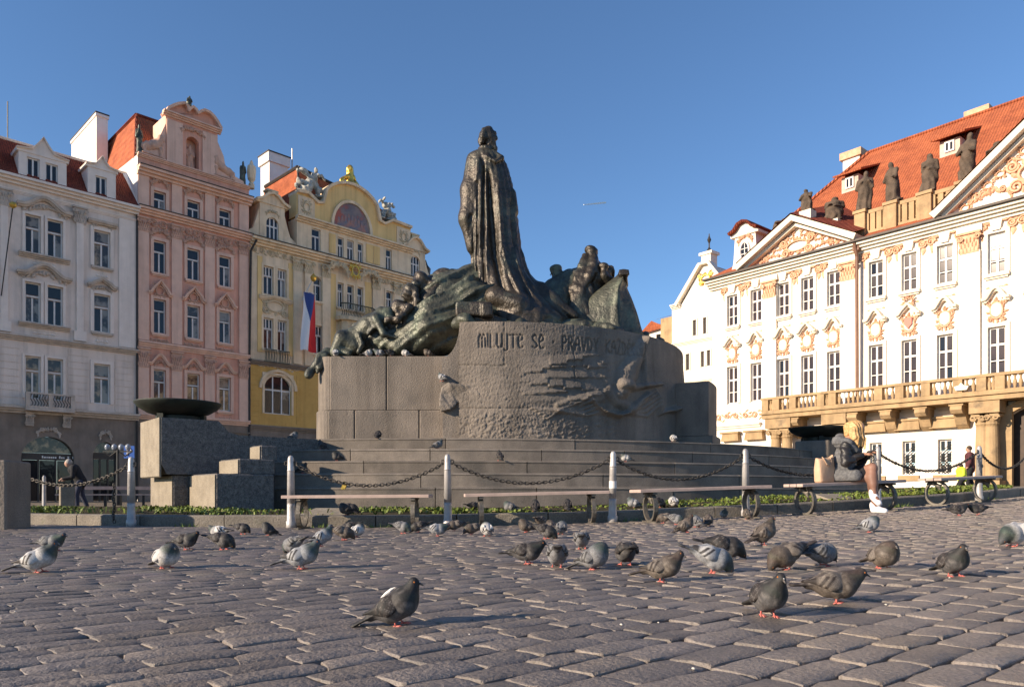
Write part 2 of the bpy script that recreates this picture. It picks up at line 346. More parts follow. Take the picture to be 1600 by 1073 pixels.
# ================================================================ GROUND AND PAVING
def ground_mesh():
    xs = np.concatenate([np.linspace(-3000, -60, 6), np.linspace(-40, 40, 81), np.linspace(60, 3000, 6)])
    ys = np.concatenate([[-3000, -300, -60, -20], np.arange(-8, 80, 2.0), [100, 200, 600, 3000]])
    X, Y = np.meshgrid(xs, ys, indexing='ij'); Z = gzn(X)-0.035
    V = np.stack([X, Y, Z], -1).reshape(-1, 3); ny = len(ys)
    i, j = np.meshgrid(np.arange(len(xs)-1), np.arange(ny-1), indexing='ij'); a = (i*ny+j).ravel()
    return npmesh('ground', V, np.stack([a, a+ny, a+ny+1, a+1], 1), M['ground'], True)
ground = tag(obj('ground', ground_mesh()), kind='structure')
xs_ = np.linspace(-14, 22, 73); jb = MB(); vs_ = []; ys_ = (-3, 18.5)
for x_ in xs_:
    for y_ in ys_: vs_.append((x_, y_, gz(x_)-.017))
jb.add(vs_, [(2*i, 2*i+2, 2*i+3, 2*i+1) for i in range(len(xs_)-1)]); tag(jb.build('sand_bed', M['joint'], smooth=True), kind='structure')
DR = np.array([.773, .635]); DQ = np.array([-.635, .773])
def stone_grid(nx, ny, rng, jit, hgt=.05):
    a = np.array([-1,-.972,-.905,-.45,0,.45,.905,.972,1] if nx == 9 else [-1,-.94,0,.94,1]); b = np.array([-1,-.95,-.86,0,.86,.95,1] if ny == 7 else [-1,-.88,0,.88,1]); A, B = np.meshgrid(a, b, indexing='ij')
    # rounded plan, worn top
    P = A*(1-.035*B**4); Q = B*(1-.05*A**4)
    P = P+jit*.03*np.sin(2.1*B+rng.random()*6)+jit*.05*rng.normal()*B; Q = Q+jit*.03*np.sin(2.6*A+rng.random()*6)+jit*.035*np.sin(7*A+rng.random()*6)+jit*.03*rng.normal()*A
    Z = -.0025*np.clip((np.abs(A)-.90)/.10, 0, 1)-np.where(B < 0, .006, .003)*np.clip((np.abs(B)-.86)/.14, 0, 1)-.0009*(A*A+B*B)+jit*.0022*np.sin(2.5*A+rng.random()*6)*np.cos(2*B+rng.random()*6)
    P = P+rng.normal(size=P.shape)*.012*(np.abs(A) > .9); Q = Q+rng.normal(size=P.shape)*.022*(np.abs(B) > .8); Z = Z+rng.normal(size=P.shape)*.0008
    V = np.stack([P*.5, Q*.5, Z], -1).reshape(-1, 3)
    i, j = np.meshgrid(np.arange(nx-1), np.arange(ny-1), indexing='ij'); t = (i*ny+j).ravel()
    Fq = np.stack([t, t+ny, t+ny+1, t+1], 1)
    loop = [k*ny for k in range(nx)]+[(nx-1)*ny+k for k in range(1, ny)]+[k*ny+ny-1 for k in range(nx-2, -1, -1)]+[k for k in range(ny-2, 0, -1)]
    n = len(V); sk = V[loop].copy(); sk[:, :2] *= 1.012; sk[:, 2] -= hgt
    V = np.concatenate([V, sk]); m = len(loop)
    S = np.array([[loop[k], n+k, n+(k+1) % m, loop[(k+1) % m]] for k in range(m)])
    return V, np.concatenate([Fq, S])
stones = []
rq = random.Random(3)
q = -3.0
while q < 19:
    dq = rq.uniform(.118, .150); p = -9+rq.uniform(0, .3)
    while p < 21:
        dp = rq.uniform(.165, .31)
        c = DR*(p+dp/2)+DQ*(q+dq/2+.02*math.sin(p*.9+q)); x, y = c
        if 1.2 < y < 16.5 and abs(x) < .72*y+2.2 and math.hypot(x-RC[0], y-RC[1]) > 17.62: stones.append((y+abs(x)*.15, x, y, dp, dq))
        p += dp
    q += dq
inview = lambda s: abs(s[1]) < .70*s[2]+.1 and s[2] > 1.75
near = sorted([s for s in stones if inview(s)])[:300]; ns = set(near); rest = [s for s in stones if s not in ns]
rng = np.random.default_rng(5)
vari = [npmesh('cobble', *stone_grid(9, 7, rng, 1.0), M['cobble']) for _ in range(20)]
ang = math.atan2(DR[1], DR[0])
for (k, x, y, dp, dq) in near:
    o = obj('cobble', rq.choice(vari), ground, (x, y, gz(x)+rq.uniform(-.0025, .002)), (rq.gauss(0, .015), rq.gauss(0, .006), ang+rq.gauss(0, .014)), (dp+.005, dq-.011, 1))
lowv = [stone_grid(5, 5, rng, 1.0) for _ in range(16)]
VV = []; FF = []; CC = []; off = 0
for (k, x, y, dp, dq) in rest:
    v, f = lowv[rq.randrange(16)]; v = v*np.array([dp+.005, dq-.011, 1]); v[:, 2] += v[:, 0]*rq.gauss(0, .007)+v[:, 1]*rq.gauss(0, .02)
    a = ang+rq.gauss(0, .014); ca, sa = math.cos(a), math.sin(a)
    V2 = np.stack([x+v[:, 0]*ca-v[:, 1]*sa, y+v[:, 0]*sa+v[:, 1]*ca, v[:, 2]+gz(x)+rq.uniform(-.0025, .002)], 1)
    t = rq.uniform(.84, 1.15); cc = np.array([.205*t, .171*t, .148*t])*np.array([1, 1+rq.gauss(0, .02), 1+rq.gauss(0, .03)])
    VV.append(V2); FF.append(f+off); CC.append(np.tile(cc, (len(v), 1))); off += len(v)
tag(obj('cobbles', npmesh('cobbles', np.concatenate(VV), np.concatenate(FF), M['cobble_far'], True, np.concatenate(CC)), ground), kind='stuff')
# crumbs and droppings on the stones
cr = MB()
for _ in range(170):
    y = 1.9+9*rq.random()**.8; x = rq.uniform(-.68, .68)*y; r = rq.uniform(.003, .007); z = gz(x)-.004
    if math.hypot(x-RC[0], y-RC[1]) < 17.7: continue
    cr.lathe([(r*.6, 0), (r, r*.4), (r*.5, r*.9)], 5, (x, y, z))
tag(cr.build('bread_crumbs', mat('bread_crumb', (.62, .56, .48), rough=.9)), kind='stuff')

# kerb of the planted ring
kerb = tag(empty('kerb'), kind='structure')
def sector(mb, r0, r1, a0, a1, zb, zt, n=4, bev=.02, lift=0, band=0):
    """one curved stone: r1 is the outer (front) radius; top edge chamfered"""
    prof = [(r1, zb), (r1, zt-bev), (r1-bev, zt), (r0, zt), (r0, zb)]
    if band: prof = [(r1, zb), (r1, zb+band*.6), (r1-.012, zb+band*.75), (r1-.012, zt-band), (r1, zt-band*.85), (r1, zt-bev), (r1-bev, zt), (r0, zt), (r0, zb)]
    m = len(prof); vs = []
    for i in range(n+1):
        a = a0+(a1-a0)*i/n
        for (r, z) in prof:
            p = ring(r, a); vs.append((p.x, p.y, z+(gz(p.x)*lift)))
    fs = [tuple(range(m)), tuple(n*m+i for i in range(m-1, -1, -1))]
    for i in range(n):
        for k in range(m): k2 = (k+1) % m; fs.append((i*m+k, i*m+m+k, i*m+m+k2, i*m+k2)[::-1])
    mb.add(vs, [f[::-1] for f in fs])
a = R_(-34)
while a < R_(62):
    da = rq.uniform(1.0, 1.5)/17.5; mb = MB(); sector(mb, 17.2, 17.5+rq.uniform(-.006, .006), a+.0005, a+da-.0005, -.05, .165+rq.uniform(-.006, .006), 3, .022, 1)
    mb.build('kerb_stone', M['kerb'], kerb); a += da
# bed and its leaves
bed = MB(); vs = []; fs = []
N = 90
for i in range(N+1):
    a = R_(-40+110*i/N)
    for r in (17.22, 16.6, 15.6, 14.0): p = ring(r, a); vs.append((p.x, p.y, gz(p.x)+(.13 if r > 17 else .19 if r > 15 else .20)))
for i in range(N):
    for k in range(3): fs.append((i*4+k, i*4+4+k, i*4+5+k, i*4+k+1))
bed.add(vs, fs); tag(bed.build('flower_bed', M['soil'], smooth=True), kind='structure')
def leaves(n, seed):
    r = np.random.default_rng(seed)
    al = R_(-36)+r.random(n)*R_(100); rad = 17.15-2.5*r.random(n)**1.6
    dens = wob(al*30, rad*2, al*7, 1.0, 3); keep = (r.random(n) < np.clip(.50+.85*dens, .06, 1)) & ~((rad < 14.75) & (r.random(n) < .75)); al = al[keep]; rad = rad[keep]; n = len(al)
    X = RC[0]+rad*np.sin(al); Y = RC[1]-rad*np.cos(al); Z = gzn(X)+.15+.03*np.clip((17.2-rad)*2, 0, 1)
    hd = r.random(n)*6.28; le = (.05+.08*r.random(n))*(.8+.35*np.clip(wob(X, Y, X*0, 2.2, 8), -1, 1)); wd = .012+.014*r.random(n); up = .35+.9*r.random(n); rise = le*np.sin(up); run = le*np.cos(up)
    ux, uy = np.cos(hd), np.sin(hd); sx, sy = -uy, ux
    def pt(t, s, zz): return np.stack([X+ux*run*t+sx*wd*s, Y+uy*run*t+sy*wd*s, Z+zz], 1)
    P = [pt(0, -.4, 0*X), pt(0, .4, 0*X), pt(.5, 1, rise*.7), pt(1.05, 0, rise*.85), pt(.5, -1, rise*.7)]
    V = np.stack(P, 1).reshape(-1, 3); b = np.arange(n)*5
    Fq = np.concatenate([np.stack([b, b+1, b+2, b+4], 1), np.stack([b+4, b+2, b+3, b+3], 1)])
    t = r.random(n); c = np.stack([.10+.11*t, .145+.10*t, .026+.022*t], 1); c[r.random(n) < .08] = (.20, .16, .06)
    return V, Fq, np.repeat(c, 5, 0)
V, Fq, c = leaves(19000, 4)
Fq = Fq.astype(int); tri = Fq[:, 2] == Fq[:, 3]
me = bpy.data.meshes.new('ground_cover'); me.from_pydata(V.tolist(), [], [tuple(f[:3]) if t else tuple(f) for f, t in zip(Fq.tolist(), tri)])
me.materials.append(M['leaf']); ca = me.color_attributes.new('col', 'FLOAT_COLOR', 'POINT'); c4 = np.ones((len(V), 4), np.float32); c4[:, :3] = c; ca.data.foreach_set('color', c4.ravel())
tag(obj('ground_cover', me), kind='stuff')
# weeds at the foot of the kerb
for i, px in enumerate((300, 500, 590, 627, 745, 985, 1400, 1545)):
    a = ring_px(px, 17.55); wd = MB()
    for _ in range(34):
        p = ring(17.56+rq.random()*.12, a+rq.gauss(0, .008)); h = rq.uniform(.03, .09); d = rq.uniform(0, 6.28); z = gz(p.x)-.01
        dx, dy = math.cos(d)*.008, math.sin(d)*.008; q = (p.x+rq.gauss(0, .03), p.y+rq.gauss(0, .03), z+h)
        wd.add([(p.x-dx, p.y-dy, z), (p.x+dx, p.y+dy, z), q], [(0, 1, 2)])
    me = wd.mesh('weed', mat('weed_leaf', (.11, .16, .03), rough=.7) if i == 0 else bpy.data.materials['weed_leaf'])
    tag(obj('weed_tuft', me), kind='stuff')

# ================================================================ MONUMENT: STEPS AND PLINTH
mon = empty('monument', (0, 0, 0), 0, 'broad stepped granite monument with carved lettering and relief on its curved plinth', 'monument')
STEPS = [(12.7, 1.412, 1.667, 436), (13.15, 1.150, 1.412, 431), (13.58, .888, 1.150, 429), (13.98, .610, .888, 428), (14.32, .05, .610, 387)]
for si, (Rr, zb, zt, px0) in enumerate(STEPS):
    a = ring_px(px0, Rr); end = R_(96)
    while a < end-.01:
        da = min(rq.uniform(1.6, 3.9)/Rr, end-a)
        if end-a-da < .06: da = end-a
        mb = MB(); sector(mb, Rr-.75, Rr+rq.uniform(-.004, .004), a+.0006, a+da-.0006, zb-.01 if si < 4 else zb, zt+rq.uniform(-.003, .003), max(4, int(da*Rr/.35)), .022, 0, .045)
        mb.build('step_stone', M['granite_step'], mon); a += da
# platform paving and the core below it
core = MB(); al0 = ring_px(436, 12.65)
poly = [ring(12.1, al0+(R_(96)-al0)*i/40) for i in range(41)]+[Vector((-1.5, 30, 0)), ring(12.1, al0)+Vector((.0, 9, 0))]
core.slab([(p.x, p.y) for p in poly], 0.05, 1.655); core.build('platform', M['granite_step'], mon)

# ---- drum with pick-dressed face, carved letters and relief (height field on a cylinder)
DC = np.array([-.4, 21.7]); DRAD = 5.3
STROKES = {'M': [[(0,0),(0,.75),(.12,1),(.25,.8),(.3,0)],[(.3,.75),(.42,1),(.55,.8),(.6,0)]], 'I': [[(0,0),(0,1)]], 'L': [[(0,1),(0,0),(.4,0)]],
 'U': [[(0,1),(0,.25),(.12,0),(.35,.05),(.45,.3)],[(.45,1),(.45,0)]], 'J': [[(.28,1),(.28,-.12),(.16,-.25),(.0,-.14)]], 'T': [[(-.1,.95),(.6,.95)],[(.22,.95),(.22,0)]],
 'E': [[(.4,.05),(.15,0),(0,.25),(0,.7),(.15,1),(.38,.9),(.35,.6),(.02,.48)]], 'S': [[(.42,.88),(.22,1),(.03,.86),(.04,.64),(.38,.40),(.42,.16),(.22,0),(0,.12)]],
 'P': [[(0,0),(0,1),(.3,.98),(.4,.75),(.3,.52),(0,.5)]], 'R': [[(0,0),(0,1),(.3,.98),(.38,.76),(.25,.52),(0,.5)],[(.2,.5),(.42,0)]], 'A': [[(0,0),(.12,.85),(.3,1),(.42,.8),(.5,0)],[(.06,.45),(.46,.45)]],
 'V': [[(0,1),(.2,0),(.45,1)]], 'D': [[(0,0),(0,1),(.28,.92),(.45,.55),(.3,.08),(0,0)]], 'Y': [[(0,1),(.2,.5),(.45,1)],[(.2,.5),(.2,0)]], 'K': [[(0,0),(0,1)],[(.42,1),(.02,.5),(.45,0)]],
 'Z': [[(0,1),(.42,1),(0,0),(.45,0)],[(.1,1.18),(.21,1.08),(.32,1.18)]], 'É': [[(.4,.05),(.15,0),(0,.25),(0,.7),(.15,1),(.38,.9),(.35,.6),(.02,.48)],[(.15,1.12),(.3,1.28)]], '·': [[(0,.5),(.03,.53)]]}
WID = {'M': .62, 'I': .06, 'L': .42, 'U': .48, 'J': .4, 'T': .5, 'E': .42, 'S': .45, 'P': .42, 'R': .45, 'A': .52, 'V': .46, 'D': .48, 'Y': .46, 'K': .46, 'Z': .46, 'É': .42, '·': .05, ' ': .3}
def drum():
    ph0 = math.asin((at(718, 600, 16.47).x-DC[0])/DRAD); ph1 = R_(118); z0, z1 = 1.667, 4.32
    nu, nv = 560, 116; PH = np.linspace(ph0, ph1, nu); PH = np.where(np.linspace(0, 1, nu) < 2, PH, PH); ZZ = np.linspace(z0, z1, nv)
    P, Z = np.meshgrid(PH, ZZ, indexing='ij')
    X = DC[0]+DRAD*np.sin(P); Y = DC[1]-DRAD*np.cos(P); S = DRAD*P              # arc length
    U = CX+F*X/Y; W = HOR-F*(Z-CAMZ)/Y                                          # where the carver's drawing puts each spot
    r = np.random.default_rng(2)
    def pick(f, seed): return wob(S, Z, S*.3, f, seed, 7)
    base = np.clip((W-642)/8, 0, 1)*np.clip((975-U)/30, 0, 1)
    plain = np.clip((W-640)/8, 0, 1)*np.clip((U-965)/30, 0, 1)
    ledg = np.clip((U-800)/60, 0, 1)*np.clip((960-U)/40, 0, 1)*np.clip((W-553)/4, 0, 1)*np.clip((634-W)/10, 0, 1)
    pk = .0035*np.abs(pick(52, 1))+.0035*pick(80, 2)+r.normal(size=P.shape)*.0034
    h = pk*(1-.6*ledg)*(1-.55*plain)*(1-.3*np.clip((U-950)/80, 0, 1))+base*(.016*np.abs(pick(34, 3))+.006*r.normal(size=P.shape))
    h *= 1-.55*np.clip((Z-3.66)/.04, 0, 1)*np.clip((4.14-Z)/.04, 0, 1)
    # pieced rock plates, each leaning out to its lower edge
    t = (W-553+(U-760)*.07+5*np.round(2*np.sin(U*.021+np.floor((W-553)/19)*1.9)))/19.5
    saw = np.where(t > 0, t-np.floor(t), 0); h += ledg*(.055*saw**1.3)
    h += .02*np.clip((640-W)/20, 0, 1)*np.clip((W-575)/20, 0, 1)
    # vertical and horizontal joints
    for (u, w0, w1) in ((788, 500, 570), (896, 500, 597), (1002, 500, 600)): h -= .02*(np.abs(U-u) < .9)*(W > w0)*(W < w1)
    h -= .02*(np.abs(W-(571+(U-720)*.0)) < .9)*(U < 790)
    h -= .022*(np.abs(W-(639-(U-700)*.012)) < 1.0)*(U < 850)
    # torn flame of rock rising at the right
    def ridge(pts, amp):
        nonlocal h
        best = np.full(P.shape, 9.0)
        for (x0, y0, w0), (x1, y1, w1) in zip(pts[:-1], pts[1:]):
            dx, dy = x1-x0, y1-y0; tt = np.clip(((U-x0)*dx+(W-y0)*dy)/(dx*dx+dy*dy), 0, 1)
            best = np.minimum(best, np.hypot(U-x0-tt*dx, W-y0-tt*dy)/(w0+tt*(w1-w0)))
        h += .78*amp*np.clip(1-best**2, 0, 1)
    ridge([(1003, 528, 4), (992, 560, 12), (978, 585, 17), (968, 612, 13)], .20)
    ridge([(1003, 528, 3), (1006, 570, 4), (1004, 602, 6)], .12)
    ridge([(965, 600, 9), (985, 606, 7), (1030, 600, 3)], .14)
    ridge([(948, 612, 10), (962, 628, 9), (985, 640, 7), (1010, 615, 4)], .11)
    ridge([(870, 634, 6), (905, 625, 9), (935, 618, 12)], .08)
    ridge([(940, 570, 10), (948, 600, 9)], .05)
    # flowing water bands
    for j in range(5):
        pts = [(830+j*6, 638+j*4, 2.2), (870, 640+j*3-2*j, 2.4), (895+j*5, 633+j*4, 2.6), (918+j*4, 620+j*6, 3), (935+j*6, 640+j*3, 3), (965, 652-j*1.5, 3), (1000+j*2, 622+j*7, 3), (1022+j*1, 610+j*6, 3), (1034-j*2, 640+j*2, 3), (1050, 645-j*2, 3), (1058+j*3, 622+j*5, 3), (1078+j*0, 655+j*3, 3), (1080, 690, 3)]
        ridge(pts, .055)
    # inscription
    x = math.asin((at(749, 530, 16.5).x-DC[0])/DRAD)*DRAD; cap = .30; zb = 3.74
    for ch in 'MILUJTE SE · PRAVDY KAZDÉMU':
        if ch == ' ': x += .17*1; continue
        for st in STROKES[ch]:
            d = np.full(P.shape, 9.0)
            for (a0, b0), (a1, b1) in zip(st[:-1], st[1:]):
                sx, sz, ex, ez = x+a0*cap*.82, zb+b0*cap, x+a1*cap*.82, zb+b1*cap; dx, dz = ex-sx, ez-sz
                tt = np.clip(((S-sx)*dx+(Z-sz)*dz)/(dx*dx+dz*dz), 0, 1); d = np.minimum(d, np.hypot(S-sx-tt*dx, Z-sz-tt*dz))
            h -= .040*np.clip(1.5-d/.0140, 0, 1)
        x += (WID[ch]*.82+.15)*cap
    fade = np.clip((z1-Z)/.05, 0, 1); h = h*(.3+.7*fade)
    rr = DRAD+h+.10*(z1-Z)/(z1-z0)*.6
    V = np.stack([DC[0]+rr*np.sin(P), DC[1]-rr*np.cos(P), Z], -1).reshape(-1, 3)
    i, j = np.meshgrid(np.arange(nu-1), np.arange(nv-1), indexing='ij'); q = (i*nv+j).ravel()
    Fq = np.stack([q, q+nv, q+nv+1, q+1], 1)
    return npmesh('relief_face', V, Fq, M['granite'], True), ph0, ph1
me, ph0, ph1 = drum(); obj('relief_face', me, mon)
def dpt(r, ph): return (DC[0]+r*math.sin(ph), DC[1]-r*math.cos(ph))
mb = MB(); mb.slab([dpt(5.26, ph0+(ph1-ph0)*i/40) for i in range(41)]+[(-1.2, 25.5)], 1.6, 4.315); mb.build('plinth_core', M['granite'], mon)
mb = MB(); seg = 24                        # lower shoulder at the right
for (za, zb_, rr) in ((1.667, 1.95, 6.30), (1.96, 3.33, 6.2)):
    pl = [dpt(rr, R_(60+70*i/seg)) for i in range(seg+1)]+[dpt(4.5, R_(130)), dpt(4.5, R_(60))]
    mb = MB(); mb.slab(pl, za, zb_); mb.build('shoulder_stone', M['granite'], mon)
# left pedestal: two courses, joints between stones, carved end
YP = 17.0
def pxx(px, Y): return (px-CX)/F*Y
c0 = at(487, 0, 18.2).x
def pedestal(px_cut, px_l, Yl, joints, zb, zt, off):
    yf = YP-off; xs = [pxx(p, yf)+.004*0 for p in joints]
    for i in range(len(xs)-1):
        x0, x1 = xs[i]+.006, xs[i+1]-.006
        mb = MB(); mb.bevbox(x0, x1, yf, yf+1.2, zb, zt, .02); mb.build('pedestal_stone', M['granite'], mon)
    xl = xs[0]; end = MB()                         # canted and rounded end
    pts = [(xl, yf), (xl-.0, yf+2.6)]
    a = [(xl-.004-.50*math.sin(t*1.25), yf+.0+1.3*(1-math.cos(t*1.25))*1.0+.02) for t in [i/6 for i in range(7)]]
    pl = a+[(a[-1][0]-.1, yf+4.4), (xl-.004, yf+4.4)]
    end.slab(pl[::-1], zb, zt); end.build('pedestal_end', M['granite'], mon)
pedestal(0, 0, 0, (515, 604, 700), 2.42, 3.66, 0)
pedestal(0, 0, 0, (512, 554, 655, 700), 1.667, 2.40, .10)
mb = MB(); mb.box(-4.2, -1.4, 18.0, 23, 1.6, 3.655); mb.build('pedestal_core', M['granite'], mon)
# smooth corner stone that curves up to the drum
yc = 16.48
prof = [(pxx(692, yc), 1.667), (pxx(718, yc)+.03, 1.667), (pxx(718, yc)+.03, 4.31)]+[(pxx(718, yc)-.40*(1-math.cos(t)), 4.31-.78*math.sin(t)) for t in [i*math.pi/20 for i in range(1, 11)]]
mb = MB(); mb.prism(prof, yc, yc+2.4); mb.build('corner_stone', M['granite'], mon)
rp = [(686, 634), (689, 604), (700, 597), (722, 601), (748, 600), (752, 622), (741, 634), (716, 629), (704, 640), (690, 642)]
s = SDF((-1.75, 16.05, 2.1), (-.55, 17.2, 3.25), .022); X, Y, Z = s.grid(); pp = [(pxx(a_, 16.4), at(0, b_, 16.4).z) for a_, b_ in rp][::-1]
dd = np.full((X.shape[0], 1, Z.shape[2]), -9.0); n_ = len(pp)
inside = np.zeros(dd.shape, bool); dmin = np.full(dd.shape, 9.0)
for i in range(n_):
    (x0, z0), (x1, z1) = pp[i], pp[(i+1) % n_]; tt = np.clip(((X-x0)*(x1-x0)+(Z-z0)*(z1-z0))/((x1-x0)**2+(z1-z0)**2), 0, 1); dmin = np.minimum(dmin, np.hypot(X-x0-tt*(x1-x0), Z-z0-tt*(z1-z0)))
    cr_ = ((z0 > Z) != (z1 > Z)) & (X < (x1-x0)*(Z-z0)/((z1-z0) if z1 != z0 else 1e-9)+x0); inside ^= cr_
d2 = np.where(inside, -dmin, dmin); fr = 16.38+.02*np.clip((X+1.35)*1.2, 0, 1)-.04*np.sin(9*Z+5*X)
s.v = np.maximum(np.maximum(d2, fr-Y), Y-17.1).astype(np.float32)+(.012*wob(X, Y, Z, 22, 4)+.012*wob(X, Y, Z, 48, 5)).astype(np.float32); obj('rock', s.mesh('rock', M['granite']), mon)

# ---- left spur: altar block on legs, stepped ends
WE = Vector((-6.62, 13.9)); WA = Vector((.77, .638)); WB = Vector((-.638, .77))
def wb(px, a):
    k = (px-CX)/F; return (k*(WE.y+a*WA.y)-WE.x-a*WA.x)/(WB.x-k*WB.y)
wing_rot = math.atan2(WA.y, WA.x); wloc = (WE.x, WE.y, 0)
mb = MB()
prof = [(.10, .86), (.0, 1.05), (.0, 1.93), (1.05, 1.93), (1.12, 1.86), (1.25, 1.72), (1.45, 1.665), (3.2, 1.66), (3.2, .86), (.35, .86)]
mb.prism(prof, 0, 1.46); mb.build('altar_block', M['granite_dark'], mon, wloc, (0, 0, wing_rot))
mb = MB(); mb.prism([(-.035, .82), (.0, .80), (.001, 1.94), (-.035, 1.93)], .02, 1.44); mb.build('altar_lit_face', M['granite_pale'], mon, wloc, (0, 0, wing_rot))  # pale skin: sunlight on this end put into the stone colour
def wing_box(name, a0, a1, pl, pr, z0, z1, m='granite_dark', pe=None):
    if pe:
        b_ = wb(pr, a0); k_ = (pe-CX)/F; a1 = (k_*(WE.y+b_*WB.y)-WE.x-b_*WB.x)/(WA.x-k_*WA.y)
    b0, b1 = wb(pr, a0), wb(pl, a0); mb = MB(); mb.bevbox(a0, a1, b0, b1+.0, z0, z1, .025); mb.build(name, M[m], mon, wloc, (0, 0, wing_rot))
    mb = MB(); mb.bevbox(a0-.012, a0-.001, b0+.015, b1-.015, z0, z1-.02, .004); mb.build(name+'_end', M['granite_pale'], mon, wloc, (0, 0, wing_rot))  # paler end skin, the sunlit side painted as lighter stone
wing_box('altar_leg', .22, 3.0, 236, 270, .12, .855)
wing_box('spur_stone', .52, 3.3, 297, 337, .12, .85, pe=429)
wing_box('spur_stone', .95, 3.2, 343, 373, .86, 1.13, pe=430)
wing_box('spur_stone', 1.45, 3.0, 391, 407, 1.14, 1.405, pe=433)
def bowl(name, loc, label):
    t = empty(name, loc, 0, label, 'fire bowl', 'fire bowls on the granite spurs')
    mb = MB(); mb.lathe([(.10, .0), (.34, .03), (.58, .10), (.74, .20), (.81, .285), (.815, .31), (.79, .315), (.72, .22), (.5, .12), (.05, .09)], 40); mb.build('dish', M['bowl'], t, (0, 0, .06), smooth=True)
    for i in range(3):
        a = 2.3+i*2.094; mb = MB(); mb.box(-.06, .06, -.06, .06, 0, .12); mb.build('foot', M['bowl'], t, (.45*math.cos(a), .45*math.sin(a), 0))
    mb = MB(); mb.lathe([(.42, 0), (.42, .09)], 24); mb.build('base', M['bowl'], t)
    return t
bowl('fire_bowl', (WE.x+.50*WA.x+.72*WB.x, WE.y+.50*WA.y+.72*WB.y, 1.935), 'wide shallow dark bronze bowl on the granite block left of the steps')
# right spur, half hidden
mb = MB(); p = at(1281, 0, 20.6); mb.bevbox(-.7, .7, -.45, .45, 1.0, 1.93, .03); mb.build('altar_block', M['granite'], mon, (p.x, p.y, 0), (0, 0, R_(50)))
bowl('fire_bowl', (p.x-.02, p.y, 1.95), 'wide shallow dark bronze bowl behind the seated woman')
# ================================================================ HOUSES
class Fac:
    """a facade: local x along it to the right, local -y out of it, z up"""
    def __init__(s, P0, th): s.P = Vector(P0); s.th = th; s.c = math.cos(th); s.s = math.sin(th)
    def u(s, px, y=0.0):
        k = (px-CX)/F; return (k*(s.P.y+y*s.c)-s.P.x+y*s.s)/(s.c-k*s.s)
    def uz(s, px, py, y=0.0):
        u = s.u(px, y); Y = s.P.y+u*s.s+y*s.c; return u, CAMZ+(HOR-py)/F*Y
    def z(s, px, py, y=0.0): return s.uz(px, py, y)[1]
MC = {}
def cached(key, fn):
    if key not in MC: MC[key] = fn()
    return MC[key]
def frame_mesh(w, h, style, m):
    b = MB(); t = .075; d = .07
    b.box(0, t, 0, d, 0, h); b.box(w-t, w, 0, d, 0, h); b.box(t, w-t, 0, d, 0, t); b.box(t, w-t, 0, d, h-t, h)
    for (vx, z0, z1) in style['v']: b.box(vx*w-.045, vx*w+.045, -.01, d-.005, z0*h+(t if z0 == 0 else .04), z1*h-(t if z1 == 1 else .04))
    for (hz, tt) in style['h']: b.box(t, w-t, -.012, d-.006, hz*h-tt, hz*h+tt)
    return b.mesh('window', m)
ST_T = {'v': [(.5, 0, .64)], 'h': [(.66, .05)], 'p': [(0, 0, .5, .64), (.5, 0, 1, .64), (0, .68, 1, 1)]}
ST_T2 = {'v': [(.5, 0, .64), (.33, .64, 1), (.67, .64, 1)], 'h': [(.66, .05)], 'p': [(0, 0, .5, .64), (.5, 0, 1, .64), (0, .68, 1, 1)]}
ST_N = {'v': [(.5, 0, .66)], 'h': [(.67, .05)], 'p': [(0, 0, 1, .66), (0, .68, 1, 1)]}
ST_2 = {'v': [(.5, 0, 1)], 'h': [], 'p': [(0, 0, .5, 1), (.5, 0, 1, 1)]}
ST_6 = {'v': [(.5, 0, 1)], 'h': [(.31, .022), (.64, .05)], 'p': [(0, 0, .5, .3), (.5, 0, 1, .3), (0, .32, .5, .63), (.5, .32, 1, .63), (0, .66, .5, 1), (.5, .66, 1, 1)]}
ST_A = {'v': [(.34, 0, 1), (.67, 0, 1)], 'h': [(.62, .05)], 'p': [(0, 0, .34, .62), (.34, 0, .67, .62), (.67, 0, 1, .62), (0, .64, 1, 1)]}
def window(par, u0, u1, z0, z1, style, fm='frame_white', y=.16, glass='glass', sill=None, sur=None, surw=.14, gl2=None):
    w = round(u1-u0, 2); h = round(z1-z0, 2)
    f = obj('window', cached(('f', w, h, id(style), fm), lambda: frame_mesh(w, h, style, M[fm])), par, (u0, y, z0))
    for i, (a, b_, c_, d_) in enumerate(style['p']):
        g = glass if gl2 is None or (i % 3 != 1 and gl2 != 'glass_tan_reflect') else gl2
        if glass == 'glass' and gl2 != 'glass' and random.random() < .16: g = 'glass_pale'
        def mk():
            b = MB(); b.box(a*w+.05, c_*w-.05, .035, .05, b_*h+.05, d_*h-.05); return b.mesh('pane', M[g])
        obj('pane', cached(('p', w, h, id(style), i, g), mk), f, (0, 0, 0), (random.gauss(0, .002), 0, random.gauss(0, .004)))
    if sill:
        def mk(): b = MB(); b.box(-.16, w+.16, -.18, .1, -.16, -.02); b.box(-.10, w+.10, -.10, .1, -.24, -.165); return b.mesh('sill', M[sill])
        obj('sill', cached(('s', w, sill), mk), f, (0, -y, 0))
    if sur:
        def mk():
            b = MB(); q = surw; b.box(-q, -.003, -.07, .06, 0, h+q); b.box(w+.003, w+q, -.07, .06, 0, h+q); b.box(-.001, w+.001, -.072, .06, h+.003, h+q+.002); return b.mesh('surround', M[sur])
        obj('surround', cached(('r', w, h, sur, surw), mk), f, (0, -y, 0))
    return f
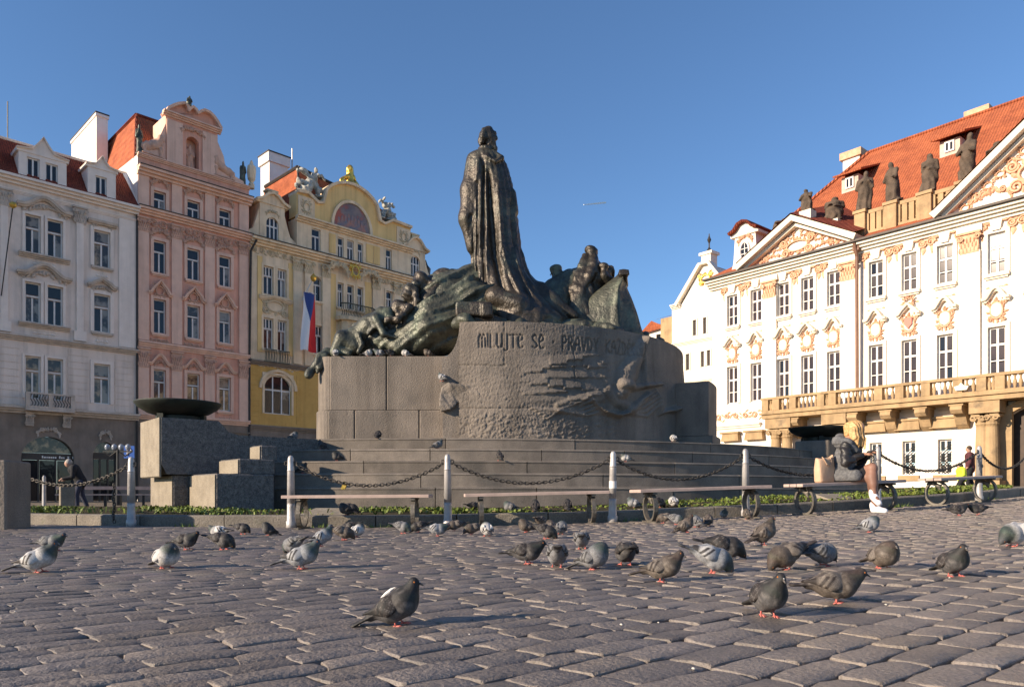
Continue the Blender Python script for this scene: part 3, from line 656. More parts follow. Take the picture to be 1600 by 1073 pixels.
def wall(par, u0, u1, z0, z1, holes, m, y=0.0, name='wall', rev=.3, depth=None):
    xs = sorted(set([u0, u1]+[v for h in holes for v in h[:2]])); zs = sorted(set([z0, z1]+[v for h in holes for v in h[2:4]]))
    b = MB()
    for i in range(len(xs)-1):
        for j in range(len(zs)-1):
            cx, cz = (xs[i]+xs[i+1])/2, (zs[j]+zs[j+1])/2
            if any(h[0] < cx < h[1] and h[2] < cz < h[3] for h in holes): continue
            b.add([(xs[i], y, zs[j]), (xs[i+1], y, zs[j]), (xs[i+1], y, zs[j+1]), (xs[i], y, zs[j+1])], [(0, 1, 2, 3)])
    for (a, c, d, e) in [h[:4] for h in holes]:
        b.add([(a, y, d), (c, y, d), (c, y, e), (a, y, e), (a, y+rev, d), (c, y+rev, d), (c, y+rev, e), (a, y+rev, e)], [(0, 4, 5, 1), (1, 5, 6, 2), (2, 6, 7, 3), (3, 7, 4, 0)])
    if depth:
        b.add([(u0, y, z0), (u0, y, z1), (u0, y+depth, z1), (u0, y+depth, z0)], [(0, 1, 2, 3)]); b.add([(u1, y, z0), (u1, y+depth, z0), (u1, y+depth, z1), (u1, y, z1)], [(0, 1, 2, 3)])
        b.add([(u0, y+depth, z0), (u0, y+depth, z1), (u1, y+depth, z1), (u1, y+depth, z0)], [(0, 1, 2, 3)]); b.add([(u0, y, z1), (u1, y, z1), (u1, y+depth, z1), (u0, y+depth, z1)], [(0, 1, 2, 3)])
    return b.build(name, m, par)
def bar(par, u0, u1, z, h, out, m, name='cornice', y=0.0, steps=3):
    b = MB()
    for i in range(steps): b.box(u0, u1, y-out*(i+1)/steps, y+.08, z+h*i/steps+(.002 if i else 0), z+h*(i+1)/steps)
    return b.build(name, M[m], par)
def scroll(b, cx, cz, r, turns, sgn, y, t, a0=0):
    pts = []
    for i in range(int(turns*10)+1):
        a = a0+sgn*i*.628; rr = r*(1-.75*i/(turns*10)); pts.append((cx+rr*math.cos(a), y, cz+rr*math.sin(a)))
    b.tube(pts, t, 5)
def ornament(name, w, h, m, seed, kind='cart'):
    """stucco scrollwork, about w by h, standing proud of the wall: acanthus leaves and volutes"""
    r = random.Random(seed); b = MB()
    def leaf(x, z, ln, wd, ang, ry=.07):
        ca, sa = math.cos(ang), math.sin(ang); pr = [(0, .25, .3), (.25, .9, .9), (.55, 1, 1), (.8, .6, .8), (1, .12, .35)]; vs = []; fs = []
        for i, (t, k, d) in enumerate(pr):
            bend = .25*wd*math.sin(t*3)
            for sd, dd in ((-1, .0), (-.45, .75), (0, 1.0), (.45, .75), (1, 0)):
                u, v = t*ln, sd*k*wd*.5+bend; vs.append((x+u*ca-v*sa, .01-ry*d*dd, z+u*sa+v*ca))
        for i in range(4):
            for j in range(4): q = i*5+j; fs.append((q, q+1, q+6, q+5))
        b.add(vs, fs)
    def knob(x, z, rr, ry):
        n = 8; vs = [(x+rr*math.cos(k*.785), 0, z+rr*math.sin(k*.785)) for k in range(n)]+[(x+rr*.7*math.cos(k*.785), -ry*.75, z+rr*.7*math.sin(k*.785)) for k in range(n)]+[(x, -ry, z)]
        b.add(vs, [(k, (k+1) % n, n+(k+1) % n, n+k) for k in range(n)]+[(n+k, n+(k+1) % n, 2*n) for k in range(n)])
    if kind == 'cart':
        n = 12
        for i in range(n):
            a = i*math.pi*2/n+.2; leaf(w*.30*math.cos(a), h*.29*math.sin(a), min(w, h)*r.uniform(.22, .34), min(w, h)*r.uniform(.14, .2), a+r.uniform(.5, 1.3)*(1 if math.cos(a) > 0 else -1), r.uniform(.06, .11))
        pts = [(w*.29*math.cos(t), -.05, h*.30*math.sin(t)) for t in [k*math.pi/9 for k in range(18)]]; b.tube(pts, min(w, h)*.055, 5, True)
        for sx in (-1, 1):
            scroll(b, sx*w*.38, h*.28, w*.11, 1.7, sx, -.06, w*.028, 0); scroll(b, sx*w*.32, -h*.32, w*.12, 1.7, -sx, -.06, w*.028, 0); leaf(sx*w*.3, -h*.1, h*.45, w*.12, -math.pi/2-sx*.25, .06); leaf(sx*w*.22, h*.42, w*.25, h*.12, math.pi/2-sx*1.1, .09)
        leaf(0, h*.32, h*.2, w*.2, math.pi/2, .12); leaf(0, -h*.3, h*.24, w*.16, -math.pi/2, .1)
    elif kind == 'swag':
        for sx in (-1, 1):
            for i in range(5):
                t = (i+.3)/5; leaf(sx*w*.46*t, h*(.22-.42*t*t), w*.15, h*r.uniform(.28, .4), (0 if sx > 0 else math.pi)-sx*(.5+.6*t)+r.uniform(-.5, .5), r.uniform(.05, .10))
            scroll(b, sx*w*.28, h*.10, h*.22, 1.8, sx, -.07, h*.045, 1.0); scroll(b, sx*w*.44, -h*.22, h*.18, 1.6, -sx, -.05, h*.04, 0); leaf(sx*w*.44, -h*.3, h*.4, h*.2, -math.pi/2, .05)
        leaf(0, -h*.12, h*.55, w*.13, math.pi/2, .13); leaf(-w*.05, 0, h*.4, w*.1, math.pi/2+.5, .1); leaf(w*.05, 0, h*.4, w*.1, math.pi/2-.5, .1)
    elif kind == 'cap':
        b.box(-w/2, w/2, -.13, .02, h*.40, h*.5)
        b.box(-w*.40, w*.40, -.05, .02, -h*.5, h*.40)
        for i, (n, z0) in enumerate(((6, -h*.5), (5, -h*.28), (4, -h*.06))):
            for j in range(n): x = (j-(n-1)/2)*w*.15; leaf(x, z0, h*.32, w*.13, math.pi/2-x*.35/w, .10+.02*i)
        for sx in (-1, 1): scroll(b, sx*w*.38, h*.22, w*.15, 1.6, sx, -.14, w*.04); leaf(sx*w*.2, h*.0, h*.34, w*.12, math.pi/2-sx*.5, .12)
    elif kind == 'frieze':
        n = max(4, int(w/.55))
        for i in range(n):
            x = -w/2+(i+.5)*w/n; sg = (-1)**i; scroll(b, x, 0, h*.32*r.uniform(.85, 1.1), 1.8, sg, -.05, h*.05, r.random()*6)
            for q in range(3): leaf(x+w/n*(q*.28-.28), h*.25*sg*(1 if q != 1 else -1), w/n*.45, h*r.uniform(.18, .28), r.uniform(-.8, .8)+(math.pi if q == 0 else 0), r.uniform(.05, .09))
    elif kind == 'dash':
        b.tube([(-w*.42, .0, 0), (0, .0, h*.08), (w*.42, .0, 0)], h*.09, 4)
        for i in (-1, 0, 1): leaf(i*w*.34-w*.10, 0, w*.2, h*.5, .1*i, .03); knob(i*w*.34, h*.1, h*.16, .04)
    return b.mesh(name, m, False)
def orn(par, name, u, z, w, h, m, seed, kind, y=0.0):
    return obj(name, cached((name, round(w, 1), round(h, 1), m, seed, kind), lambda: ornament(name, w, h, M[m], seed, kind)), par, (u, y, z))
HOODS = {'arch': lambda w, r: [(-w/2, 0), (-w*.42, .01)]+[(w*t, r*math.cos(math.pi*t/.80)**2) for t in (-.36, -.30, -.24, -.18, -.12, -.06, 0, .06, .12, .18, .24, .30, .36)]+[(w*.42, .01), (w/2, 0)],
         'gable': lambda w, r: [(-w/2, 0), (-w*.38, .05*r), (-w*.25, r*.45), (0, r), (w*.25, r*.45), (w*.38, .05*r), (w/2, 0)],
         'flat': lambda w, r: [(-w/2, 0), (w/2, 0)]}
def hood(par, u, z, w, rise, m, kind='arch', out=.28, t=.13, y=0.0):
    def mk(): b = MB(); b.sweep(HOODS[kind](w, rise), -out, .05, t); b.sweep([(x*.96, zz-.09) for x, zz in HOODS[kind](w, rise)], -out*.6, .05, .088); return b.mesh('hood_mould', M[m])
    return obj('hood_mould', cached(('hood', round(w, 2), round(rise, 2), m, kind, out), mk), par, (u, y, z))
def arch_fill(par, u0, u1, z0, zs, zt, m, y=0.0, n=10, rev=.3, name='arch'):
    """fills the corners of a square opening u0..u1 below zt so that it reads as an arch springing at zs"""
    c = (u0+u1)/2; a = (u1-u0)/2; r = zt-zs
    for s in (-1, 1):
        pl = [(c+s*a*math.cos(t), zs+(r-.01)*math.sin(t)) for t in [i*math.pi/2/n for i in range(n+1)]]+[(c, zt), (c+s*a, zt)]
        pl = [(x-s*.0, z) for x, z in pl]
        if s > 0: pl = pl
        else: pl = pl[::-1]
        b = MB(); b.prism(pl, y+.002, y+rev); b.build(name, M[m], par)
def figure(name, seed, m, h=2.0, arms=1):
    """weathered standing statue for roofs"""
    r = random.Random(seed); s = SDF((-.75, -.55, 0), (.75, .55, h*1.08), .052)
    lean = r.uniform(-.12, .12); hip = (lean*.5, 0, h*.5); ch = (lean, 0, h*.74); hd = (lean*1.4+r.uniform(-.05, .05), -.06, h*.92)
    s.cap((-.16, 0, .05), .16, (hip[0]-.05, 0, hip[2]), .20, .12); s.cap((.16, -.08, .05), .15, (hip[0]+.06, 0, hip[2]), .19, .12)
    s.cap(hip, .22, ch, .25, .12); s.cap(ch, .12, hd, .10, .06); s.ell(hd, (.125, .14, .155), .04)
    s.cap((.05, .12, .1), .24, (lean, .1, h*.6), .2, .15); s.cap((-.22*(1 if seed % 2 else -1), .05, .15), .16, (ch[0]-.2*(1 if seed % 2 else -1), .08, h*.7), .17, .15)
    for sx in (-1, 1):
        sh = (ch[0]+sx*.26, 0, h*.78); el = (sh[0]+sx*r.uniform(.02, .12), r.uniform(-.2, .02), h*r.uniform(.57, .63)); ha = (el[0]-sx*r.uniform(.05, .34), -.27, el[2]+r.uniform(-.16, .30))
        s.cap(sh, .10, el, .085, .06); s.cap(el, .08, ha, .06, .05)
    s.rbox((0, 0, .04), (.36, .3, .06), .02)
    X, Y, Z = s.grid(); s.v += (.030*np.sin(22*X+9*Y+4*Z+3*np.sin(3*Z+seed))*np.clip((h*.7-Z), 0, 1)+.02*wob(X, Y, Z, 12, seed)).astype(np.float32)
    return s.mesh(name, m)

# ---------------------------------------------------------------- the three houses on the left
FL = Fac(((215-CX)/F*48, 48, 0), math.atan2(.713, .701))
def house(label, u0=0): 
    return empty('house', (FL.P.x, FL.P.y, 0), FL.th, label, 'house', 'town houses round the square')
fz = FL.z
# -- pale house
H1 = house('pale grey white corner town house with dark red mansard, two dormers and arched shop front')
zg = fz(215, 326); L2 = fz(215, 552); L1 = fz(215, 655)
ug = lambda px: FL.u(px)
W1 = []; wz = [(fz(159, 417), fz(159, 361)), (fz(159, 519), fz(159, 460)), (fz(161, 631), fz(161, 569))]
cols = [(39, 63.5), (73.8, 98.2), (146.5, 172)]
colu = [(ug(a), ug(b)) for a, b in cols]; bay = colu[2][0]-colu[0][0]
per = [(a+bay*0, b+bay*0) for a, b in colu]
shift = colu[2][1]-colu[0][0]+1.9
more = [(a-shift, b-shift) for a, b in colu]
U0 = more[0][0]-1.2
holes = [(a, b, z0, z1) for (z0, z1) in wz for (a, b) in colu+more]
sh_u = (ug(33), ug(116)); sh_z = (0.0, fz(75, 682)); d_u = (ug(145), ug(183)); d_z = (0.0, fz(163, 690))
wall(H1, U0, -.03, L1, zg, holes, M['white_wall'], depth=12)
wall(H1, U0, -.03, -.3, L1, [(*sh_u, 0.0, sh_z[1]), (*d_u, 0.0, d_z[1])], M['base_grey'], y=-.03, name='ground_floor')
for fi, (z0, z1) in enumerate(wz):
    for ci, (a, b) in enumerate(colu+more):
        window(H1, a, b, z0, z1, ST_T, sill=None if fi == 2 else 'grey_trim', sur='white_trim', surw=.2 if ci % 3 == 2 else .14, gl2='glass_tan_reflect' if fi == 2 or (fi == 0 and ci % 3 == 2) else 'glass_pale' if (fi+ci) % 2 else None)
for k, base in enumerate((colu, more)):
    cd = (base[0][0]+base[1][1])/2; wd = base[1][1]-base[0][0]; cs = (base[2][0]+base[2][1])/2; wsg = base[2][1]-base[2][0]
    for fi in (0, 1):
        z1 = wz[fi][1]
        hood(H1, cd, z1+.42, wd+.9, .62, 'grey_trim', 'arch', .34, .15); orn(H1, 'garland', cd, z1+.52, wd+.5, .62, 'grey_trim', 3+fi, 'swag', -.06)
        hood(H1, cs, z1+.42, wsg+.75, .1 if fi == 0 else .45, 'grey_trim', 'flat' if fi == 0 else 'gable', .3, .15); orn(H1, 'garland', cs, z1+.36, wsg+.2, .45, 'grey_trim', 5, 'swag', -.05)
        bar(H1, cd-wd/2-.35, cd+wd/2+.35, wz[fi][0]-.30, .26, .34, 'grey_trim', 'sill_course'); orn(H1, 'apron', cd, wz[fi][0]-.62, wd*.7, .3, 'white_trim', 9, 'dash', -.02)
        orn(H1, 'apron', cs, wz[fi][0]-.62, wsg*.9, .35, 'white_trim', 12, 'dash', -.02)
# pilaster strips with capitals
for ua, ub in ((ug(-8), ug(20)), (ug(112), ug(137))):
    for sh in (0, -shift):
        mb = MB(); mb.box(ua+.25+sh, ub-.25+sh, -.10, .02, L2+.5, zg-.9); mb.box(ua+.1+sh, ub-.1+sh, -.16, .02, L2+.3, L2+.9); mb.build('pilaster', M['white_trim'], H1)
        orn(H1, 'capital', (ua+ub)/2+sh, zg-1.35, (ub-ua)*.95, 1.0, 'grey_trim', 2, 'cap', -.08)
mb = MB(); mb.box(ug(183)+.1, -.06, -.06, .02, L2+.3, zg-.9); mb.build('pilaster', M['white_trim'], H1)
bar(H1, U0, .02, zg-.45, .45, .55, 'white_trim', 'cornice'); bar(H1, U0, .0, zg-.95, .2, .12, 'white_trim', 'string_course')
bar(H1, U0, .0, L2-.12, .32, .34, 'grey_trim', 'string_course'); bar(H1, U0, .02, L1-.1, .4, .5, 'grey_trim', 'string_course')
# banded courses of the first floor
for i in range(9):
    z0 = L1+.4+i*(L2-L1-.6)/9
    hs = sorted([h[:2] for h in holes if abs(h[2]-wz[2][0]) < .01]); x = U0
    for a, b in hs+[(-.02, 0)]:
        a2 = a-.28
        if a2-x > .25: mb = MB(); mb.box(x, a2, -.035, .02, z0, z0+(L2-L1-.6)/9-.05); mb.build('rustic_band', M['white_wall'], H1)
        x = b+.28
# little balcony below the paired windows
for sh in (0, -shift):
    ca, cb = ug(36)+sh, ug(112)+sh; zb = fz(75, 641); mb = MB()
    mb.box(ca, cb, -.75, 0, zb-.12, zb+.02); mb.box(ca, ca+.22, -.72, -.5, zb+.022, zb+.85); mb.box(cb-.22, cb, -.72, -.5, zb+.022, zb+.85); mb.box((ca+cb)/2-.12, (ca+cb)/2+.12, -.72, -.52, zb+.022, zb+.85); mb.box(ca, cb, -.74, -.5, zb+.852, zb+.95); mb.box(ca+.222, cb-.222, -.7, -.55, zb+.023, zb+.16)
    bal = mb.build('balcony', M['grey_trim'], H1)
    mb = MB()
    for i in range(14):
        x = ca+.3+i*(cb-ca-.6)/13; mb.tube([(x, -.62, zb+.16), (x+.07, -.62, zb+.35), (x-.07, -.62, zb+.6), (x, -.62, zb+.85)], .022, 4)
    mb.build('grille', M['iron'], bal)
    for x in (ca+.2, cb-.4): orn(H1, 'bracket', x+.1, zb-.6, .5, .8, 'grey_trim', 4, 'cap', -.2)
# shop arch and door
def shop(ua, ub, zt, zspring, ztr, name):
    arch_fill(H1, ua, ub, 0, zspring, zt, 'base_grey', -.03, 12)
    f = MB(); f.box(ua, ub, .2, .3, ztr, ztr+.42); f.box(ua, ua+.1, .2, .3, 0, zt); f.box(ub-.1, ub, .2, .3, 0, zt)
    for k in (.33, .66): f.box(ua+(ub-ua)*k-.05, ua+(ub-ua)*k+.05, .2, .3, 0, ztr-.002)
    s = f.build(name, M['frame_dark'], H1)
    for k in range(3): mb = MB(); a0 = ua+(ub-ua)*k/3; mb.box(a0+.06, a0+(ub-ua)/3-.06, .26, .28, .02, ztr-.01); mb.build('pane', M['glass'], s)
    mb = MB(); mb.box(ua+.1, ub-.1, .26, .28, ztr+.43, zt-.02); mb.build('pane', M['glass_tan_reflect'], s)  # upper pane: beige reflection put into its colour
    return s
sp = fz(75, 716); s = shop(*sh_u, sh_z[1], sp, fz(75, 716)-.1, 'shop_front')
mb = MB(); x = sh_u[0]+1.1                       # pale, illegibly small sign lettering
for i in range(22):
    wd = rq.uniform(.06, .11)
    if i not in (7, 11, 13): mb.box(x, x+wd, .185, .198, sp+.02, sp+.02+rq.choice((.10, .10, .15)))
    x += wd+.03
mb.build('sign_lettering', M['frame_white'], s)
shop(*d_u, d_z[1], fz(163, 714), fz(163, 716)-.05, 'shop_door')
for (u, wd) in (((sh_u[0]+sh_u[1])/2, 1.3), ((d_u[0]+d_u[1])/2, .7)): orn(H1, 'keystone', u, sh_z[1]+.35 if wd > 1 else d_z[1]+.5, wd, .6, 'grey_trim', 21, 'swag', -.06)
# mansard with dormers
zr = fz(193, 271, 2.2)
ml = [(U0, -.35, zg+.02), (0.0, -.35, zg+.02), (-.25, 2.2, zr), (U0, 2.2, zr)]
mb = MB(); mb.add([ml[0], ml[1], ml[2], ml[3], (U0, 8, zr+.2), (-.25, 8, zr+.2), (0, 12, zg), (U0, 12, zg)], [(0, 1, 2, 3), (1, 6, 5, 2), (4, 5, 6, 7)]); mb.build('roof', M['tile_dark'], H1)
mb = MB(); mb.add([ml[3], ml[2], (-.25, 8, zr+.2), (U0, 8, zr+.2)], [(0, 1, 2, 3)]); mb.build('upper_roof', M['cream'], H1)
mb = MB(); mb.add([(-.22, 2.2, zr+.02), (.0, -.36, zg+.0), (.16, -.36, zg+.0), (.0, 2.2, zr+.22), (-.0, 8, zr+.4), (-.22, 8, zr+.2)], [(0, 1, 2, 3), (0, 3, 4, 5)]); mb.build('verge', M['chim'], H1)
bar(H1, U0, .02, zr-.08, .18, .1, 'white_trim', 'ridge_trim', y=2.2)
def dormer(ua, ub, z0, z1, zp, wins, yf=-.22):
    hl = [(a, b, c, d) for (a, b, c, d) in wins]
    d = wall(H1, ua, ub, z0, z1, hl, M['white_trim'], y=yf, name='dormer', rev=.25)
    mb = MB(); c = (ua+ub)/2; hw = (ub-ua)/2
    pts = [(ua-.12, z1), (c-hw*.45, z1+.12), (c-hw*.2, z1+(zp-z1)*.55), (c, zp), (c+hw*.2, z1+(zp-z1)*.55), (c+hw*.45, z1+.12), (ub+.12, z1)]
    mb.prism([(ua-.12, z1-.12)]+[(ub+.12, z1-.12)]+pts[::-1], yf-.05, 3.2); mb.build('dormer_gable', M['white_trim'], H1)
    mb = MB(); mb.sweep(pts, yf-.16, 3.3, .07); mb.build('dormer_roof', M['white_trim'], H1)
    for x, sg in ((ua, -1), (ub, 1)):
        mb = MB(); mb.add([(x, yf, z0), (x, yf, z1), (x, 3.2, z1), (x, 3.2, z0)], [(0, 1, 2, 3)]); mb.build('dormer_cheek', M['white_trim'], H1)
    for (a, b, c_, d_) in wins: window(H1, a, b, c_, d_, ST_2, y=yf+.12, sur=None)
y_ = -.22
for sh in (0, -shift):
    U = lambda px: FL.u(px, y_)+sh
    zz = lambda px, py: FL.z(px, py, y_)
    dormer(U(29), U(104), zz(100, 292), zz(100, 258)+.25, zz(68, 217), [(U(42), U(62), zz(52, 279), zz(52, 247)), (U(71), U(90.5), zz(80, 286), zz(80, 256))])
    dormer(U(137), U(181), zz(160, 309), zz(160, 268)+.2, zz(160, 246), [(U(149), U(167), zz(158, 307), zz(158, 276))])
mb = MB(); mb.tube([(ug(24)+.6, 5, zr+.5), (ug(24)+.6, 5, zr+3.6)], .035, 5); mb.build('aerial', M['iron'], H1)
mb = MB(); mb.tube([(-.06, -.10, .1), (-.06, -.10, zg-.4)], .07, 6); mb.build('downpipe', M['lead'], H1)
# slanting bare flagpole with gilded knob
pa = FL.uz(19, 322, -1.0); pb = FL.uz(2, 462, -.15)
mb = MB(); mb.tube([(pb[0], -.15, pb[1]), (pa[0], -1.2, pa[1])], .035, 6); fp = mb.build('flagpole', M['lead'], H1)
mb = MB(); mb.lathe([(0.02, -.2), (.16, -.1), (.2, 0), (.16, .12), (.02, .2)], 10, (pa[0], -1.2, pa[1])); mb.build('knob', M['gold'], fp)

# -- pink house
H2 = house('salmon pink baroque town house with tall scrolled gable, niche statue and three windows per floor')
UE = ug(389); zA = fz(213, 243); zC2 = fz(213, 264); zC1 = fz(215, 328); zL2 = fz(216, 538); zL1 = fz(216, 652)
cu = [(ug(a), ug(b)) for a, b in ((240, 259), (292.3, 312), (342.3, 360.5))]
fl = [(fz(249, 335.5), fz(249, 299.5)), (fz(250, 427), fz(250, 377)), (fz(250, 521), fz(250, 468)), (fz(253, 634), fz(253, 578))]
holes = [(a, b, z0, z1) for (z0, z1) in fl for (a, b) in cu]
wall(H2, 0, UE, zL1, zA, holes, M['pink_wall'], depth=None); wall(H2, 0, UE, -.3, zL1, [(cu[0][0]-.2, cu[0][1]+.2, 0, 3.0), (cu[1][0]-.3, cu[1][1]+.3, 0, 3.4), (cu[2][0]-.2, cu[2][1]+.2, 0, 3.0)], M['base_grey'], name='ground_floor', y=-.03)
for (a, b, t) in ((cu[0][0]-.2, cu[0][1]+.2, 3.0), (cu[1][0]-.3, cu[1][1]+.3, 3.4), (cu[2][0]-.2, cu[2][1]+.2, 3.0)): window(H2, a, b, .0, t, ST_T, fm='frame_dark')
D = 14.0
mb = MB(); mb.add([(0, 0, -.3), (0, D, -.3), (0, D, zA), (0, 0, zA)], [(0, 3, 2, 1)]); mb.build('fire_wall', M['fire_wall'], H2)
mb = MB(); mb.add([(UE, 0, -.3), (UE, D, -.3), (UE, D, zA), (UE, 0, zA), (0, D, -.3), (0, D, zA)], [(0, 1, 2, 3), (1, 4, 5, 2)]); mb.build('back_wall', M['pink_wall'], H2)
for fi, (z0, z1) in enumerate(fl):
    for ci, (a, b) in enumerate(cu):
        c = (a+b)/2; wd = b-a
        window(H2, a, b, z0, z1, ST_T, sill='pink_trim' if fi != 3 else 'pink_trim', sur='pink_trim', surw=.2, gl2='glass_tan_reflect' if fi == 3 else 'glass_pale' if (ci+fi) % 3 == 0 else None)
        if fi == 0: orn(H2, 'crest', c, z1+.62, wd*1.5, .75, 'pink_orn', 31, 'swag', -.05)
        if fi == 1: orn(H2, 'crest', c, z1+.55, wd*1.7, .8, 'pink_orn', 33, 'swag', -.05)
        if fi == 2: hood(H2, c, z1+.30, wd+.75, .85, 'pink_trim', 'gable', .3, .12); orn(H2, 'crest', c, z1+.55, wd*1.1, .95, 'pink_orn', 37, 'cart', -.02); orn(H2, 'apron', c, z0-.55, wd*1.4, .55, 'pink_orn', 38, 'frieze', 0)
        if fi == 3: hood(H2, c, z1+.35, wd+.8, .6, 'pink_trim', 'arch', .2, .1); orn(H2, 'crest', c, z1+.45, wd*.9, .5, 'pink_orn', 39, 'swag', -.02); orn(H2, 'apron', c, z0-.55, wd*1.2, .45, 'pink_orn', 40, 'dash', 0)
pil = [.05+.3, (cu[0][1]+cu[1][0])/2, (cu[1][1]+cu[2][0])/2, UE-.42]
for (za, zb_) in ((zC1+.25, zC2-.1), (zL2+.35, zC1-.35), (zL1+.3, zL2-.3)):
    for u in pil:
        hw = .34; mb = MB(); mb.box(u-hw, u+hw, -.09, .02, za, zb_); mb.build('pilaster', M['pink_trim'], H2)
        if za != zC1+.25: orn(H2, 'capital', u, zb_-.5, .85, .9 if za > zL2 else 1.3, 'pink_orn', 41, 'cap', -.08)
orn(H2, 'frieze', UE/2, zC1-.62, UE*.95, .75, 'pink_orn', 44, 'frieze', -.02)
bar(H2, -.05, UE+.1, zC1-.2, .42, .5, 'pink_trim', 'cornice'); bar(H2, -.05, UE+.1, zC1+.225, .05, .55, 'lead', 'flashing', steps=1)
bar(H2, -.05, UE+.1, zC2-.3, .5, .6, 'pink_trim', 'cornice'); bar(H2, -.05, UE+.1, zC2+.205, .05, .65, 'lead', 'flashing', steps=1)
bar(H2, 0, UE, zL2-.1, .38, .3, 'pink_trim', 'string_course'); bar(H2, 0, UE, zL1-.1, .4, .32, 'pink_trim', 'string_course'); bar(H2, 0, UE, zL1-.75, .2, .18, 'base_grey', 'string_course', y=-.03)
bar(H2, -.02, UE+.05, zA-.02, .24, .25, 'pink_trim', 'parapet')
# gable
G = lambda px, py, y=.1: FL.uz(px, py, y)
gl, gr = G(259, 250)[0], G(340, 280)[0]; gz0 = zA+.2; gtop = G(300, 193)[1]
nu0, nu1 = G(291, 250)[0], G(311, 250)[0]; nz0, nz1 = G(301, 264)[1], G(301, 214)[1]
wall(H2, gl, gr, gz0, gtop, [(nu0, nu1, nz0, nz1)], M['pink_wall'], y=.1, name='gable', rev=.7)
arch_fill(H2, nu0, nu1, nz0, nz1-(nu1-nu0)/2, nz1, 'pink_wall', .1, 8, .5)
mb = MB(); mb.box(nu0, nu1, .78, .82, nz0, nz1); mb.build('niche_back', M['pink_trim'], H2)
mb = MB(); mb.add([(gl, .1, gz0), (gl, 2.4, gz0), (gl, 2.4, gtop), (gl, .1, gtop)], [(0, 3, 2, 1)]); mb.add([(gr, .1, gz0), (gr, 2.4, gz0), (gr, 2.4, gtop), (gr, .1, gtop)], [(0, 1, 2, 3)]); mb.build('gable_side', M['pink_trim'], H2)
obj('niche_statue', figure('niche_statue', 3, M['pink_orn'], (nz1-nz0)*.78), H2, ((nu0+nu1)/2, .5, nz0), (0, 0, 0), (.8, .6, 1))
gw = gr-gl
for x in (gl+.3, gl+gw*.235, gr-gw*.235, gr-.3): mb = MB(); mb.box(x-.26, x+.26, .0, .12, gz0, gtop-.3); mb.build('pilaster', M['pink_trim'], H2)
orn(H2, 'frieze', (gl+gr)/2, gtop-.55, gw*.5, .6, 'pink_orn', 45, 'swag', .02)
bar(H2, gl-.2, gr+.2, gtop-.1, .3, .35, 'pink_trim', 'cornice', y=.1)
c = (gl+gr)/2; h2 = 1.65
top = [(gl-.1, gtop+.2)]+[G(x_, y_) for x_, y_ in ((259, 178), (263, 172), (270, 168.5), (278, 166), (287, 165), (290, 169), (291.5, 175), (294, 177), (297, 173), (300, 171), (303, 174), (307, 180), (310, 180), (313, 177.5), (318, 176), (325, 179), (331, 185), (336, 192))]+[(gr+.1, gtop+.2)]
mb = MB(); mb.prism(top[::-1], .1, .75); mb.build('gable_top', M['pink_wall'], H2); mb = MB(); mb.sweep(top, -.2, .8, .16); mb.build('gable_coping', M['pink_trim'], H2)
for sg, e in ((-1, gl), (1, gr)):
    mb = MB()
    end = .25 if sg < 0 else UE-.25
    pts = [(e, gz0+2.6), (e+(end-e)*.22, gz0+1.7), (e+(end-e)*.3, gz0+.9), (e+(end-e)*.6, gz0+.55), (e+(end-e)*.95, gz0+.35), (end, gz0)]
    pl = pts+[(e, gz0)]; mb.prism(pl if sg < 0 else pl[::-1], .12, .6); mb.build('gable_scroll', M['pink_trim'], H2)
def lion(seed):
    s = SDF((-1.0, -.4, 0), (1.0, .4, 1.7), .055)
    s.chain([(-.7, 0, .5), (0, 0, .72), (.5, 0, 1.0)], [.3, .32, .36], .1); s.ell((.66, -.05, 1.3), (.26, .25, .28), .08); s.cap((.85, -.1, 1.22), .13, k=.06)
    for x, y in ((-.75, .15), (-.6, -.16), (.5, .15), (.65, -.16)): s.cap((x, y, .05), .1, (x-.05, y, .6), .16, .06)
    s.rbox((0, 0, .06), (.9, .3, .07)); X, Y, Z = s.grid(); s.v += (.03*wob(X, Y, Z, 12, seed)).astype(np.float32); return s.mesh('lion', M['pink_orn'])
me = lion(2); lu = G(239, 232)[0]
obj('lion', me, H2, (lu, .25, gz0+.1), (0, 0, 0), (.8, 1, 1.05)); obj('lion', me, H2, (G(349, 270)[0], .25, gz0+.1), (0, 0, 0), (-.9, 1, 1.0))
obj('gable_vase', figure('gable_vase', 8, M['bronze_green'], 2.0), H2, (G(219, 240)[0], .2, gz0), (0, 0, 0), (.6, .6, 1)); obj('gable_vase', MC.setdefault('gv2', figure('gable_vase', 9, M['bronze_green'], 2.0)), H2, (UE-.3, .3, gz0-.1), (0, 0, 0), (.6, .6, 1))
obj('gable_finial', figure('gable_finial', 11, M['bronze_green'], 1.5), H2, (G(298, 171)[0], .3, G(298, 171)[1]+.05), (0, 0, 0), (.5, .5, .62))
# mansard roof with hip, chimney stack on the party wall
yb = D; rz = FL.z(214, 180, 4.0)
A0, A1, B1, B0 = (0.05, .6, zA), (UE, .6, zA), (UE, yb, zA), (0.05, yb, zA)
ru0 = FL.u(213, 4.0); ru1 = UE-1.6
T0, T1, S1, S0 = (ru0, 4.0, rz), (ru1, 4.0, rz), (ru1, yb-2.6, rz), (ru0-.0, yb-2.6, rz)
mb = MB(); mb.add([A0, A1, B1, B0, T0, T1, S1, S0], [(0, 1, 5, 4), (1, 2, 6, 5), (2, 3, 7, 6), (3, 0, 4, 7), (4, 5, 6, 7)]); mb.build('roof', M['tile'], H2)
mb = MB(); mb.tube([T0, T1], .14, 6); mb.tube([T0, S0], .14, 6); mb.tube([A0, T0], .09, 6); mb.build('ridge_capping', M['tile_dark'], H2)
yc0 = 6.0; cz = FL.z(150, 181, 9.0)
